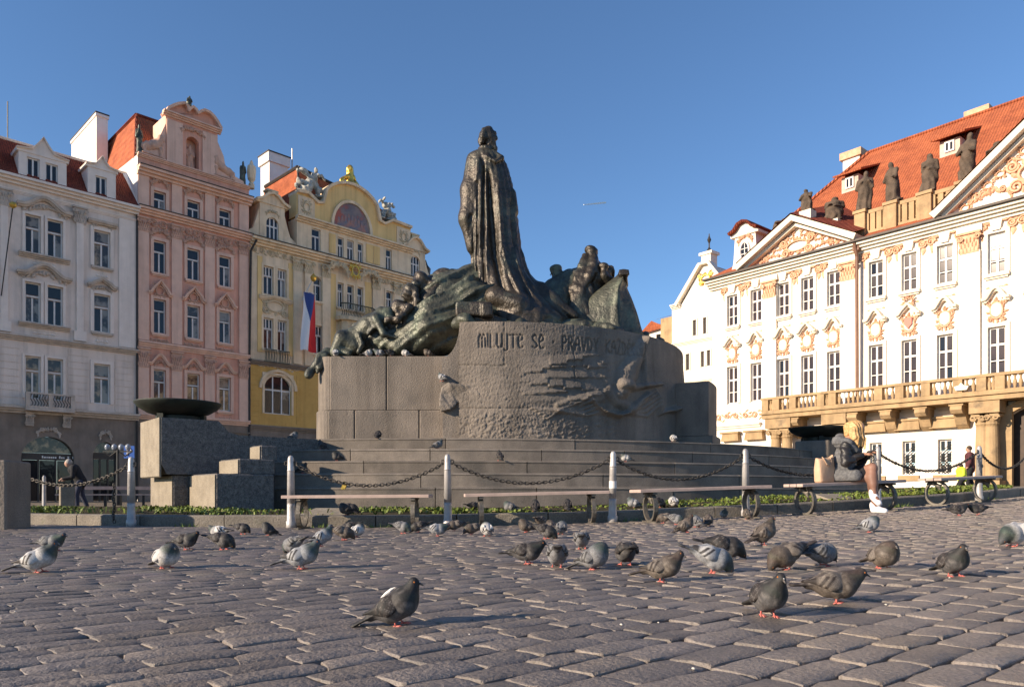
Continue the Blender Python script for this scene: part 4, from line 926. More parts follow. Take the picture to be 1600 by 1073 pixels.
def depth_at(px):       # depth behind the facade at which the party wall passes pixel column px
    k = (px-CX)/F; return (FL.P.x-k*FL.P.y)/(k*FL.c+FL.s)
ya, yb2 = depth_at(151), depth_at(112)
zc = lambda px, py: CAMZ+(HOR-py)/F*(FL.P.y+depth_at(px)*FL.c)
mb = MB(); mb.box(-.01, .75, ya, yb2, zA-.5, zc(150, 182)); mb.box(-.08, .82, ya-.08, yb2+.08, zc(150, 182)+.002, zc(150, 182)+.2); mb.build('chimney', M['fire_wall'], H2)
mb = MB(); mb.box(-.10, .84, ya-.1, yb2, zc(150, 182)+.202, zc(150, 182)+.3); mb.build('chimney_cap', M['lead'], H2)
mb = MB(); mb.tube([(-.3, 5.5, zA+1), (-.3, 5.5, zA+1.0)], .03, 5); mb.add([(0, .02, zA), (0, ya, zA), (0, ya, zA+.6), (0, ya*.5, zA+.25), (0, .02, zA+.1)], [(0, 4, 3, 2, 1)]); mb.build('party_wall_coping', M['fire_wall'], H2)
mb = MB(); mb.tube([(UE-.02, -.12, .1), (UE-.02, -.12, zL2), (UE+.05, -.2, zC1-.9), (UE+.35, -.5, zC1-.1)], .08, 6); mb.build('downpipe', M['lead'], H2)

# -- yellow house
H3 = house('yellow art nouveau town house with big rounded gable, painted lunette and gilded ornaments')
X0 = UE+.04; X1 = ug(668); zc_ = fz(396, 376); zf = fz(388, 565); zb_ = fz(388, 668)
def wu(a, b): return ug(a), ug(b)
wins3 = [(wu(411.5, 427), ST_T2), (wu(433.5, 447.5), ST_T2)]
zF3 = (fz(419, 460), fz(419, 416)); zF2 = (fz(419, 545), fz(419, 497)); zF1 = (fz(434, 647), fz(434, 587)); zF3t = (fz(532, 480), fz(532, 442))
cen = [wu(527, 536.3), wu(542, 552.3), wu(558, 567)]
holes = []; todo = []
for z0, z1 in (zF3, zF2):
    for (a, b), st in wins3: holes.append((a, b, z0, z1)); todo.append((a, b, z0, z1, ST_T2))
au, bu = wu(413, 455); holes.append((au, bu, *zF1)); todo.append((au, bu, *zF1, ST_A))
pu = wu(486, 502.5); holes.append((*pu, fz(494, 470), fz(494, 432))); todo.append((*pu, fz(494, 470), fz(494, 432), ST_N))
qu = wu(489, 504); holes.append((*qu, fz(497, 553), fz(497, 509))); todo.append((*qu, fz(497, 553), fz(497, 509), ST_T2))
for a, b in cen: holes.append((a, b, *zF3t)); todo.append((a, b, *zF3t, ST_N))
ru = wu(603, 613); holes.append((*ru, fz(608, 490), fz(608, 455))); todo.append((*ru, fz(608, 490), fz(608, 455), ST_N))
for a, b in cen: holes.append((a, b, zF2[0], zF2[1]-.6)); todo.append((a, b, zF2[0], zF2[1]-.6, ST_N))
ru2 = wu(642, 655); 
for z0, z1 in (zF3, zF2): holes.append((*ru2, z0, z1)); todo.append((*ru2, z0, z1, ST_T2))
wall(H3, X0, X1, zf, zc_, [h for h in holes if h[2] > zf], M['cream'], depth=13); wall(H3, X0, X1, zb_, zf, [h for h in holes if h[2] < zf], M['yellow_base'], y=.0, name='first_floor')
wall(H3, X0, X1, -.3, zb_, [], M['base_grey'], y=-.02, name='ground_floor')
for (a, b, z0, z1, st) in todo: window(H3, a, b, z0, z1, st, sill='cream' if st is not ST_A else None, sur='cream', surw=.16, gl2='glass_pale' if rq.random() < .4 else None)
arch_fill(H3, au, bu, zF1[0], zF1[1]-1.05, zF1[1], 'cream', 0, 8); arch_fill(H3, *pu, 0, fz(494, 440), fz(494, 432), 'cream', 0, 6)
mb = MB(); cc = (au+bu)/2; aw = (bu-au)/2+.25; mb.sweep([(cc+aw*math.cos(t), zF1[1]-1.05+1.3*math.sin(t)) for t in [math.pi-i*math.pi/12 for i in range(13)]], -.12, .02, .2); mb.build('arch_mould', M['cream'], H3)
orn(H3, 'frieze', cc, zF1[1]+.75, 3.4, .8, 'cream_orn', 52, 'frieze', 0)
for i in range(10):
    z0 = zb_+.5+i*(zf-zb_-1.0)/10
    for xa, xb in ((X0, au-.45), (bu+.45, ug(470))): mb = MB(); mb.box(xa, xb, -.03, .02, z0, z0+(zf-zb_-1)/10-.05); mb.build('rustic_band', M['yellow_base'], H3)
for (a, b) in ((ug(402), ug(409.5)), (ug(450.5), ug(461)), (ug(515), ug(524.5)), (ug(570), ug(580))): mb = MB(); mb.box(a, b, -.05, .02, zF2[0]-.3, zF3[1]+.6); mb.build('wall_panel', M['yellow_wall'], H3)
for u in (ug(464), ug(482), ug(509), ug(587), ug(620)):
    mb = MB(); mb.box(u-.36, u+.36, -.14, .02, zf+.3, zc_-1.3); mb.build('pilaster', M['cream'], H3); orn(H3, 'capital', u, zc_-1.0, .95, 1.0, 'cream_orn', 54, 'cap', -.12)
orn(H3, 'frieze', (X0+ug(462))/2, zc_-.6, ug(460)-X0, .7, 'cream_orn', 55, 'frieze', 0); orn(H3, 'frieze', (ug(590)+X1)/2, zc_-.6, X1-ug(590), .7, 'cream_orn', 56, 'frieze', 0)
c2 = (wins3[0][0][0]+wins3[1][0][1])/2
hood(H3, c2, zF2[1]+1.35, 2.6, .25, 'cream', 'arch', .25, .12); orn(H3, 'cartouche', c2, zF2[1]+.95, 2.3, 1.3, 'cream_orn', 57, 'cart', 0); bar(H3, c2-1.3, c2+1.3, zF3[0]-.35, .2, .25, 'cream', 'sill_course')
bar(H3, X0, X1, zc_-.3, .5, .6, 'cream', 'cornice'); bar(H3, X0, X1, zc_+.205, .06, .66, 'lead', 'flashing', steps=1); bar(H3, X0, X1, zf-.15, .35, .35, 'base_grey', 'string_course'); bar(H3, X0, X1, zb_-.1, .35, .25, 'base_grey', 'string_course')
# window grilles and corner balcony
for (a, b), _ in wins3:
    mb = MB()
    for i in range(9): x = a-.05+i*(b-a+.1)/8; mb.tube([(x, -.35, zF2[0]-.95), (x+.03*(-1)**i, -.42, zF2[0]-.5), (x, -.35, zF2[0]-.1)], .022, 4)
    mb.box(a-.1, b+.1, -.38, -.33, zF2[0]-.12, zF2[0]-.05); mb.box(a-.1, b+.1, -.4, 0, zF2[0]-1.02, zF2[0]-.95); mb.build('window_grille', M['bronze_green'], H3)
ba, bb = ug(523), ug(578); zb2 = fz(550, 500); mb = MB(); mb.slab([(ba, 0), (ba, -.8), (ba+.5, -1.2), (bb-.5, -1.2), (bb, -.8), (bb, 0)], zb2-.3, zb2); mb.slab([(ba+.3, 0), (ba+.3, -.6), (ba+.6, -.9), (bb-.6, -.9), (bb-.3, -.6), (bb-.3, 0)], zb2-1.2, zb2-.302); bl = mb.build('balcony', M['cream_orn'], H3)
mb = MB()
for i in range(24):
    x = ba+.1+i*(bb-ba-.2)/23; yy = -.8-.35*min(1, min(x-ba, bb-x)/.5); mb.tube([(x, yy, zb2), (x+.08, yy, zb2+.3), (x-.06, yy, zb2+.6), (x, yy, zb2+.95)], .028, 4)
mb.tube([(ba, -.8, zb2+.97), (ba+.5, -1.15, zb2+.97), (bb-.5, -1.15, zb2+.97), (bb, -.8, zb2+.97)], .05, 5); mb.build('railing', M['bronze_green'], bl)
# attic storey and great gable
a0, a1 = ug(463), ug(641); zat = fz(466, 341)
tri = [wu(527, 536), wu(541.5, 552), wu(558, 566.5)]; zt_ = (fz(547, 412), fz(547, 376)); lw = wu(486, 500); rw = wu(602, 611); zl = (fz(493, 394), fz(493, 358)); zrw = (fz(606, 424), fz(606, 390))
hl = [(a, b, *zt_) for a, b in tri]+[(*lw, *zl), (*rw, *zrw)]
wall(H3, a0, a1, zc_+.26, zat, hl, M['cream'], y=-.1, name='attic', depth=1.6)
for h in hl: window(H3, *h, ST_N, y=.05)
for (a, b) in ((ug(513), ug(523)), (ug(571), ug(582)), (ug(583), ug(592))): mb = MB(); mb.box(a, b, -.15, -.08, zc_+.6, zat-.5); mb.build('wall_panel', M['yellow_wall'], H3)
bar(H3, a0-.1, a1+.1, zat-.25, .4, .5, 'cream', 'cornice', y=-.1)
# gable outline
gc = ug(549); zg0 = zat+.15; ztop = fz(549, 291); hw = (a1-a0)/2
pl = [(a0, zg0), (a0, zg0+1.75), (a0+.9, zg0+1.85), (a0+hw*.32, zg0+1.35), (a0+hw*.42, zg0+1.5), (gc-hw*.42, zg0+(ztop-zg0)*.72)]
n = 8
for i in range(n+1): t = math.pi*.82-i*math.pi*.64/n; pl.append((gc+hw*.42*math.cos(t)/math.cos(math.pi*.18), zg0+(ztop-zg0)*.72+(ztop-zg0)*.28*(math.sin(t)-math.sin(math.pi*.18))/(1-math.sin(math.pi*.18))))
pr = [(2*gc-x, z) for x, z in pl[:6][::-1]]; pr = [(min(x, a1) if i < 99 else x, z) for i, (x, z) in enumerate(pr)]; pr[-1] = (a1, zg0); pr[-2] = (a1, zg0+1.75)
outline = pl+pr
mb = MB(); mb.prism(outline[::-1], -.05, 1.1); mb.build('gable', M['yellow_wall'], H3); mb = MB(); mb.sweep(outline[1:-1], -.3, 1.2, .2); mb.build('gable_coping', M['cream'], H3)
for (a, b) in ((a0+.1, a0+1.5), (a1-1.5, a1-.1)): mb = MB(); mb.box(a, b, -.14, -.04, zg0+.05, zg0+1.6); mb.build('gable_panel', M['cream'], H3); orn(H3, 'cartouche', (a+b)/2, zg0+.8, .9, 1.1, 'cream_orn', 58, 'cart', -.14)
lr = (ug(577)-ug(519))/2; zl0 = zg0+.12; lh = fz(548, 318)-zl0
def semi(k, kz, n=20): return [(gc+lr*k*math.cos(math.pi*i/n), zl0+lh*kz*math.sin(math.pi*i/n)) for i in range(n+1)]
mb = MB(); mb.prism(semi(.97, .97)[::-1] if False else semi(.97, .97), -.10, -.03)
mp = mat('mural_paint', (.26, .20, .19), (.10, .115, .15), 1.1, .8, stain=((.40, .12, .09), .55, .50, .60), bump=0, coords='object'); mb.build('mural', mp, H3)
# a plain seated crowd of coloured shapes stands in for the painted scene
mb = MB()
for i in range(9):
    x = gc+lr*(-.7+.175*i); hh = lh*(.35+.3*math.cos((i-4)*.33))*.9; mb.prism([(x-.18, zl0+.1), (x+.2, zl0+.1), (x+.1, zl0+hh*.8), (x, zl0+hh), (x-.1, zl0+hh*.8)], -.112-.002*i, -.101)
mb.build('mural_figures', mat('mural_figures_paint', (.42, .20, .15), (.12, .17, .22), 2.2, .8, coords='object'), H3)
mb = MB(); mb.sweep(semi(.98, .98)[::-1], -.2, .0, .22); mb.build('lunette_mould', M['cream'], H3)
# gilded crest, sculpture groups, gilded ornament under the attic
s = SDF((-1.0, -.5, 0), (1.0, .5, 1.7), .05); s.ell((0, 0, 1.15), (.3, .3, .5), .1); s.cap((0, 0, .1), .4, (0, 0, .8), .22, .1)
for sx in (-1, 1): s.chain([(sx*.2, -.05, .7), (sx*.5, 0, .45), (sx*.9, 0, .08)], [.18, .16, .1], .08); s.cap((sx*.35, -.2, .2), .16, (sx*.6, -.1, .1), .12)
X, Y, Z = s.grid(); s.v += (.05*wob(X, Y, Z, 13, 4)).astype(np.float32)
obj('gilded_crest', s.mesh('gilded_crest', M['gold']), H3, (gc, .2, ztop+.1))
def group(seed):
    s = SDF((-1.5, -.6, 0), (1.6, .6, 2.7), .055); r = random.Random(seed)
    s.chain([(-.6, 0, .2), (-.1, 0, .9), (.3, 0, 1.7)], [.42, .34, .26], .12); s.ell((.42, -.03, 2.12), (.16, .17, .2), .05); s.cap((.3, 0, 1.75), .13, (.85, -.1, 1.9), .09); s.cap((.85, -.1, 1.9), .09, (1.15, -.15, 1.55), .07)
    s.chain([(-.2, .1, 1.6), (-.6, .15, 1.9), (-1.1, .15, 1.75)], [.16, .2, .1], .08); s.chain([(-.3, 0, .9), (-.9, .1, .9), (-1.25, .1, .5)], [.25, .22, .1], .1); s.chain([(.2, 0, 1.1), (.6, -.1, .6), (.5, -.1, .1)], [.24, .2, .14], .1)
    s.rbox((0, 0, .06), (1.0, .4, .08)); X, Y, Z = s.grid(); s.v += (.06*wob(X, Y, Z, 10, seed)+.04*np.sin(15*X+8*Z)).astype(np.float32); return s.mesh('gable_sculpture', M['stat_pale'])
obj('gable_sculpture', group(5), H3, (ug(489), .3, zg0+1.95), (0, 0, 0), (1, 1, 1.0)); obj('gable_sculpture', group(8), H3, (ug(608), .3, zg0+1.9), (0, 0, 0), (-.8, 1, .85))
orn(H3, 'gilded_emblem', gc, zc_-.55, 1.1, 1.3, 'gold', 61, 'cart', -.55); orn(H3, 'figure_relief', gc-1.5, zc_-.5, 2.0, 1.1, 'cream_orn', 62, 'swag', -.5); orn(H3, 'figure_relief', gc+1.5, zc_-.5, 2.0, 1.1, 'cream_orn', 63, 'swag', -.5)
# side dormers with arched windows
def ydorm(pa, pb, pw0, pw1, py0, py1, pys, pyt):
    m_ = (pa+pb)/2; ua, ub = ug(pa), ug(pb); z0 = zc_+.26; zsh = fz(m_, pys); zt = fz(m_, pyt); w0, w1 = ug(pw0), ug(pw1); wz0, wz1 = fz((pw0+pw1)/2, py1), fz((pw0+pw1)/2, py0); c = (ua+ub)/2
    hwid = (ub-ua)*.36
    wall(H3, c-hwid, c+hwid, z0, zsh, [(w0, w1, max(wz0, z0+.05), wz1)], M['cream'], y=-.02, name='dormer', depth=2.6); window(H3, w0, w1, max(wz0, z0+.05), wz1, ST_A, y=.12); arch_fill(H3, w0, w1, z0, wz1-(w1-w0)/2, wz1, 'cream', -.02, 6)
    pts = [(c-hwid-.3, zsh-.1), (c-hwid*.8, zsh+.1), (c-hwid*.35, zsh+(zt-zsh)*.6), (c, zsh+(zt-zsh)*.75), (c+hwid*.35, zsh+(zt-zsh)*.6), (c+hwid*.8, zsh+.1), (c+hwid+.3, zsh-.1)]
    mb = MB(); mb.prism([(c-hwid-.3, zsh-.14), (c+hwid+.3, zsh-.14)]+pts[::-1], -.1, 2.6); mb.build('dormer_gable', M['cream'], H3); mb = MB(); mb.sweep(pts, -.3, 2.6, .16); mb.build('dormer_coping', M['cream'], H3)
    mb = MB(); mb.box(c-.35, c+.35, -.05, .5, zt-.6, zt); mb.box(c-.45, c+.45, -.1, .55, zt+.002, zt+.14); mb.build('dormer_finial', M['cream_orn'], H3)
    for sg in (-1, 1):
        e = c+sg*hwid; pl = [(e, z0), (e, zsh-.5), (e+sg*.25, zsh-1.4), (e+sg*.5, z0+.7), (e+sg*1.1, z0+.3), (e+sg*1.3, z0)]
        mb = MB(); mb.prism(pl if sg < 0 else pl[::-1], .05, .4); mb.build('dormer_scroll', M['cream'], H3)
    orn(H3, 'crest', c, wz1+.35, 1.1, .5, 'cream_orn', 64, 'swag', -.02)
ydorm(398, 452, 416, 435.5, 340, 379, 318, 300); ydorm(626, 670, 642, 656, 400, 434, 388, 368)
# roof and chimney
Y1 = 5.0; rzz = FL.z(467, 262, Y1)
uS = FL.u(467, 1.4)
def dep_u(px, u): k = (px-CX)/F; return (FL.P.x+u*FL.c-k*(FL.P.y+u*FL.s))/(k*FL.c+FL.s)
zq = lambda px, py, u: CAMZ+(HOR-py)/F*(FL.P.y+u*FL.s+dep_u(px, u)*FL.c)
uT = uS+.35; yB = dep_u(404, uS); zb0, zt0 = FL.z(467, 314, 1.4), zq(467, 263, uT)+.15
mb = MB(); mb.add([(uS, 1.4, zb0), (X1, 1.4, zb0), (X1, yB, zb0), (uS, yB, zb0), (uT, 2.2, zt0), (X1-2.5, 2.2+2, zt0), (X1-2.5, yB-1, zt0), (uT, yB-.5, zt0)], [(0, 1, 5, 4), (1, 2, 6, 5), (2, 3, 7, 6), (3, 0, 4, 7), (4, 5, 6, 7)]); mb.build('roof', M['tile'], H3)
mb = MB(); mb.add([(X0+.1, .7, zc_+.25), (uS+.1, .7, zc_+.25), (uS+.1, 1.8, zb0+.3), (X0+.1, 4.5, zb0+.3), (uS+.1, yB, zb0+.3), (X0+.1, yB, zc_+.25)], [(0, 1, 2), (0, 2, 4, 3), (0, 3, 5), (3, 4, 5)]); mb.build('lower_roof', M['tile_dark'], H3)
mb = MB(); mb.tube([(uT, 2.2, zt0), (X1-2.5, 4.2, zt0)], .13, 6); mb.tube([(uT, 2.2, zt0), (uT, yB-.5, zt0)], .16, 6); mb.tube([(uS, 1.4, zb0), (uT, 2.2, zt0)], .09, 6); mb.build('ridge_capping', M['lead'], H3)
yc1 = yB+.3; k0, k1 = FL.u(421, yc1), FL.u(450, yc1); ct = FL.z(433, 240, yc1); mb = MB(); mb.box(k0, k1, yc1, yc1+1.6, zc_, ct-.9); mb.box(k0-.15, k1+.15, yc1-.15, yc1+1.75, ct-.898, ct-.1); mb.build('chimney', M['chim'], H3); mb = MB(); mb.box(k0-.2, k1+.2, yc1-.2, yc1+1.8, ct-.098, ct); mb.build('chimney_cap', M['lead'], H3)
mb = MB(); mb.tube([(k1+.4, yc1, ct-2), (k1+.4, yc1, ct+.9)], .06, 5); mb.build('aerial', M['steel'], H3)
mb = MB(); lu_ = X0+.25; mb.lathe([(.22, 0), (.22, .3), (.12, .45), (.28, .7), (.34, 1.3), (.3, 1.6), (.15, 1.75), (.1, 1.95), (.02, 2.1)], 8, (lu_, .2, fz(383, 290))); mb.build('corner_lantern', M['cream'], H3)
mb = MB(); mb.lathe([(.3, 0), (.4, .5), (.45, 1.0), (.2, 1.3), (.12, 1.5), (.02, 1.8)], 8, (X1+.2, .5, fz(679, 438))); mb.build('corner_lantern', M['lead'], H3)
# neighbour beyond, only its roof shows beside the statue
H4 = house('low red roofed house just visible beyond the yellow house')
uN0, uN1 = X1+.05, X1+14; zN = FL.z(720, 452, 2)
wall(H4, uN0, uN1, -.3, zN-1.6, [], M['pal_wall'], y=1, depth=9); mb = MB(); mb.add([(uN0, .6, zN-1.6), (uN1, .6, zN-1.6), (uN1, 5.5, zN+1.8), (uN0, 5.5, zN+1.8), (uN1, 10, zN-1.6), (uN0, 10, zN-1.6)], [(0, 1, 2, 3), (3, 2, 4, 5), (0, 3, 5), (1, 4, 2)]); mb.build('roof', M['tile'], H4)
# flag on the yellow house
fl_ = empty('flag', (FL.P.x, FL.P.y, 0), FL.th, 'long hanging white, red and blue national flag on the yellow house', 'flag')
fu0, fu1 = FL.u(470.5, -1.2), FL.u(494.5, -1.2); zt_f, zb_f = FL.z(485, 458, -1.2), FL.z(485, 549, -1.2); nx, nz = 33, 64
def flag_mesh():
    V = []; Q = []; mi = []
    for i in range(nx):
        for j in range(nz):
            a, b = i/(nx-1), j/(nz-1); wd = .72+.28*b; x = fu0+(fu1-fu0)*(.30*(1-b)*.9+a*(.72+.28*b)-(.1*(1-b)))
            V.append((x+.05*math.sin(b*5), -1.2+.16*math.sin(a*7+b*3)*(.4+b*.6), zt_f+(zb_f-zt_f)*b+.06*math.sin(a*5)))
    for i in range(nx-1):
        for j in range(nz-1):
            a, b = (i+.5)/(nx-1), (j+.5)/(nz-1); Q.append((i*nz+j, i*nz+j+1, (i+1)*nz+j+1, (i+1)*nz+j)); mi.append(2 if b < .5-abs(a-.5)*1.0 else (0 if a < .5 else 1))
    me = bpy.data.meshes.new('cloth'); me.from_pydata(V, [], Q)
    for q in (mat('flag_white', (.72, .70, .70), rough=.8), mat('flag_red', (.62, .03, .03), rough=.8), mat('flag_blue', (.035, .065, .22), rough=.8)): me.materials.append(q)
    me.polygons.foreach_set('material_index', mi); me.polygons.foreach_set('use_smooth', [True]*len(Q)); return me
obj('cloth', flag_mesh(), fl_)
kz = FL.uz(490, 434, -1.2); mb = MB(); mb.tube([(kz[0]-.35, -.1, zt_f-.35), (kz[0], -1.2, kz[1])], .05, 6); mb.tube([(fu0+.3, -1.2, zt_f+.03), (fu1, -1.2, zt_f+.03)], .03, 5); mb.build('pole', M['frame_white'], fl_)
mb = MB(); mb.lathe([(.03, -.3), (.18, -.2), (.25, 0), (.2, .15), (.1, .22), (.02, .35)], 10, (kz[0], -1.2, kz[1])); mb.build('knob', M['gold'], fl_)
# ================================================================ PALACE ON THE RIGHT
PL = Fac(((1600-CX)/F*32, 32, 0), math.atan2(-.767, .643))
PA = empty('palace', (PL.P.x, PL.P.y, 0), PL.th, 'white and orange rococo palace with red tiled roof, balustraded balcony and roof statues', 'palace')
pz = PL.z; pu_ = PL.u
zc = pz(1344, 385); zup = (pz(1421, 454), pz(1421, 396)); zpi = (pz(1422, 601), pz(1422, 531)); zbal = pz(1300, 640)
wins = [(1138, 1152), (1174, 1190), (1215.3, 1233.4), (1252.8, 1271.6), (1293.4, 1312.8), (1357.5, 1381), (1409.4, 1433), (1463.8, 1490.6), (1542.5, 1573.4)]
WU = [(pu_(a), pu_(b)) for a, b in wins]; wd = sum(b-a for a, b in WU)/len(WU)
cs = [(a+b)/2 for a, b in WU]; step = cs[7]-cs[6]
cs += [cs[8]+step*i for i in range(1, 3)]; last = cs[-1]+step*1.45
cs += [last+step*i for i in (0, 1, 2)]; cs += [cs[-1]+step*(1.45+i) for i in (0, 1, 2)]
WU = [(c-wd/2, c+wd/2) for c in cs]
UL = pu_(1113); UR = cs[-1]+2.5
zgl = (pz(1421, 741), pz(1421, 689)); portal = cs[9]
gw = [(a+.05, b-.05) for i, (a, b) in enumerate(WU) if abs(cs[i]-portal) > 1.9]
holes = [(a, b, *z) for (a, b) in WU for z in (zup, zpi)]
zsl = zbal-.5
wall(PA, UL, UR, zsl, zc, holes, M['pal_wall'], depth=14); wall(PA, UL, UR, -.3, zsl, [(a, b, *zgl) for a, b in gw]+[(portal-1.5, portal+1.5, .4, 4.3)], M['pal_wall'], y=-.06, name='ground_floor')
arch_fill(PA, portal-1.5, portal+1.5, .4, 3.0, 4.3, 'pal_wall', -.06, 14); mb = MB(); mb.sweep([(portal+1.5*math.cos(t), 3.0+1.3*math.sin(t)) for t in [math.pi-i*math.pi/14 for i in range(15)]], -.3, -.04, .32); mb.box(portal-1.85, portal-1.5, -.3, -.04, .4, 3.0); mb.box(portal+1.5, portal+1.85, -.3, -.04, .4, 3.0); mb.build('portal_arch', M['sandstone'], PA)
mb = MB(); mb.box(portal-1.5, portal+1.5, .25, .3, .4, 4.3); dr = mb.build('portal_door', mat('dark_oak', (.06, .035, .022), (.04, .024, .016), 6, .6), PA)
for i, (a, b) in enumerate(WU):
    for j, z in enumerate((zup, zpi)): window(PA, a, b, *z, ST_6, y=.10, glass='glass_brown', sill='pal_trim' if j == 0 else None, sur='pal_wall', surw=.16, gl2='glass' if (i*2+j) % 5 == 0 else None)
    c = cs[i]; vis = c < 4
    if vis:
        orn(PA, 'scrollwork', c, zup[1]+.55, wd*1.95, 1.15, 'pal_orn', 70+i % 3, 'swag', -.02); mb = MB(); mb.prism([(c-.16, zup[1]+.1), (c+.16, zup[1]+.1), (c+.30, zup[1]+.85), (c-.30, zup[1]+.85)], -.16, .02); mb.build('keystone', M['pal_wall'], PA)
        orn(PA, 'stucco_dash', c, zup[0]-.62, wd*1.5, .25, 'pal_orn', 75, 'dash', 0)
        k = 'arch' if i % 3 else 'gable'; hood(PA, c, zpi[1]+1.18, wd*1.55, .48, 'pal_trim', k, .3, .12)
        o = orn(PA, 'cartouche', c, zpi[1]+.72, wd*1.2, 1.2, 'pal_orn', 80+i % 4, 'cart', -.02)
        mb = MB(); mb.lathe([(.05, -.34), (.22, -.22), (.26, 0), (.22, .22), (.05, .34)], 10); me = MC.setdefault('medal', mb.mesh('medallion', M['pal_wall'], True)); obj('medallion', me, o, (0, -.03, .05), (0, 0, 0), (1, .4, 1))
# coat of arms over one first floor window
c = cs[6]; mb = MB(); mb.prism([(-.17, .26), (-.17, -.06), (0, -.28), (.17, -.06), (.17, .26)], -.2, -.1); o = mb.build('shield', mat('red_heraldic_paint', (.62, .22, .17), rough=.8), PA, (c, 0, zpi[1]+.8)); orn(PA, 'crown', c, zpi[1]+1.85, .6, .5, 'pal_orn', 90, 'cart', -.1)
for i, (a, b) in enumerate(gw):
    w_ = window(PA, a, b, *zgl, ST_6, y=.10, sur='pal_trim', surw=.15); c = (a+b)/2
    if c < 3:
        mb = MB(); n = 6; h = zgl[1]-zgl[0]; wq = b-a
        for k in range(-n, n+1):
            for sg in (-1, 1):
                x0, z0, x1, z1 = k*wq/4, 0, k*wq/4+sg*h, h
                pts = []
                for t in [q/24 for q in range(25)]:
                    x = x0+(x1-x0)*t
                    if 0.02 < x < wq-.02: pts.append((x, -.12, z0+h*t))
                if len(pts) > 2: mb.tube([pts[0], pts[-1]], .016, 4)
        me = MC.setdefault('pgrille', mb.mesh('window_grille', M['iron'])); obj('window_grille', me, w_)
        mb = MB(); mb.prism([(-wd*.85, 0), (wd*.85, 0), (wd*.78, .42), (-wd*.70, .42)], -.35, -.05); mb.box(-wd*.9, wd*.9, -.42, -.05, .43, .53); obj('window_hood', MC.setdefault('pgh', mb.mesh('window_hood', M['sandstone'])), PA, (c, 0, zgl[1]+.52)); 
        mb = MB(); mb.box(-wd*.7, wd*.7, -.16, -.05, -.3, -.05); obj('window_sill', MC.setdefault('pgs', mb.mesh('window_sill', M['sandstone'])), PA, (c, 0, zgl[0]))
# giant pilasters
P0 = [(cs[1]+cs[2])/2+.05, pu_(1327), (cs[7]+cs[8])/2, cs[10]+step*.72, cs[11]-step*.72]
for u in P0:
    mb = MB(); mb.box(u-.42, u+.42, -.16, .02, zsl+1.0, zc-1.55); mb.box(u-.52, u+.52, -.22, .02, zc-.72, zc-.4); mb.build('pilaster', M['pal_wall'], PA); orn(PA, 'capital', u, zc-1.15, .95, .95, 'pal_orn', 92, 'cap', -.14)
bar(PA, UL-.15, UR, zc-.42, .5, .6, 'pal_trim', 'cornice', steps=4); bar(PA, UL-.2, UR, zc+.085, .10, .75, 'lead', 'gutter', steps=1); bar(PA, UL, pu_(1190), zsl-.2, .35, .25, 'pal_trim', 'string_course')
orn(PA, 'frieze', (UL+pu_(1190))/2+.3, zsl+.65, 3.6, .6, 'pal_orn', 93, 'frieze', 0)
for px in (1339.5,): u = pu_(px, -.3); mb = MB(); mb.tube([(u, -.62, zc+.05), (u, -.35, zc-.6), (u, -.30, zsl+.9)], .085, 7); mb.box(u-.16, u+.16, -.5, -.2, zc-.3, zc+.02); mb.build('downpipe', mat('brown_pipe_paint', (.20,.10,.065), (.15,.075,.05), 4, .6), PA)
# balcony: slab, consoles, columns, balustrade
yo = -1.25; b0, b1 = pu_(1190, yo), cs[10]+2.4
mb = MB(); mb.box(b0, b1, yo, -.03, zbal-.32, zbal-.1); mb.box(b0-.1, b1+.1, yo-.1, -.03, zbal-.098, zbal); mb.build('balcony_slab', M['sandstone'], PA)
posts = [b0+.2, pu_(1212, yo), pu_(1238, yo), pu_(1282, yo), pu_(1300, yo), pu_(1372, yo), pu_(1405, yo), pu_(1446, yo), pu_(1496, yo), pu_(1533, yo), pu_(1562, yo)]
while posts[-1] < b1-1.4: posts.append(posts[-1]+1.9)
posts.append(b1-.2)
mb = MB(); mb.box(b0, b1, yo+.0, yo+.28, zbal+.002, zbal+.11); mb.build('plinth_rail', M['sandstone'], PA); mb = MB(); mb.box(b0-.04, b1+.04, yo-.04, yo+.32, zbal+.70, zbal+.82); mb.build('handrail', M['sandstone'], PA)
bm_ = MB(); bm_.lathe([(.075, 0), (.05, .05), (.085, .2), (.075, .3), (.04, .42), (.045, .5), (.075, .56), (.075, .585)], 7); bme = bm_.mesh('baluster', M['sandstone'], True)
bwm = bme.copy(); bwm.materials.clear(); bwm.materials.append(M['frame_white']); nb = 0
for i, u in enumerate(posts):
    mb = MB(); mb.box(u-.19, u+.19, yo-.015, yo+.295, zbal+.112, zbal+.698); mb.build('balustrade_post', M['sandstone'], PA)
    if i+1 < len(posts):
        n = max(2, int((posts[i+1]-u-.42)/.21))
        for k in range(n):
            x = u+.21+(posts[i+1]-u-.42)*(k+.5)/n; nb += 1
            if nb < 280: obj('baluster', bwm if nb % 13 == 0 else bme, PA, (x, yo+.14, zbal+.112))
for k in range(5): mb = MB(); mb.box(b0+.05, b0+.17, yo+.3+k*.18, yo+.4+k*.18, zbal+.002, zbal+.7); mb.build('return_baluster', M['sandstone'], PA)
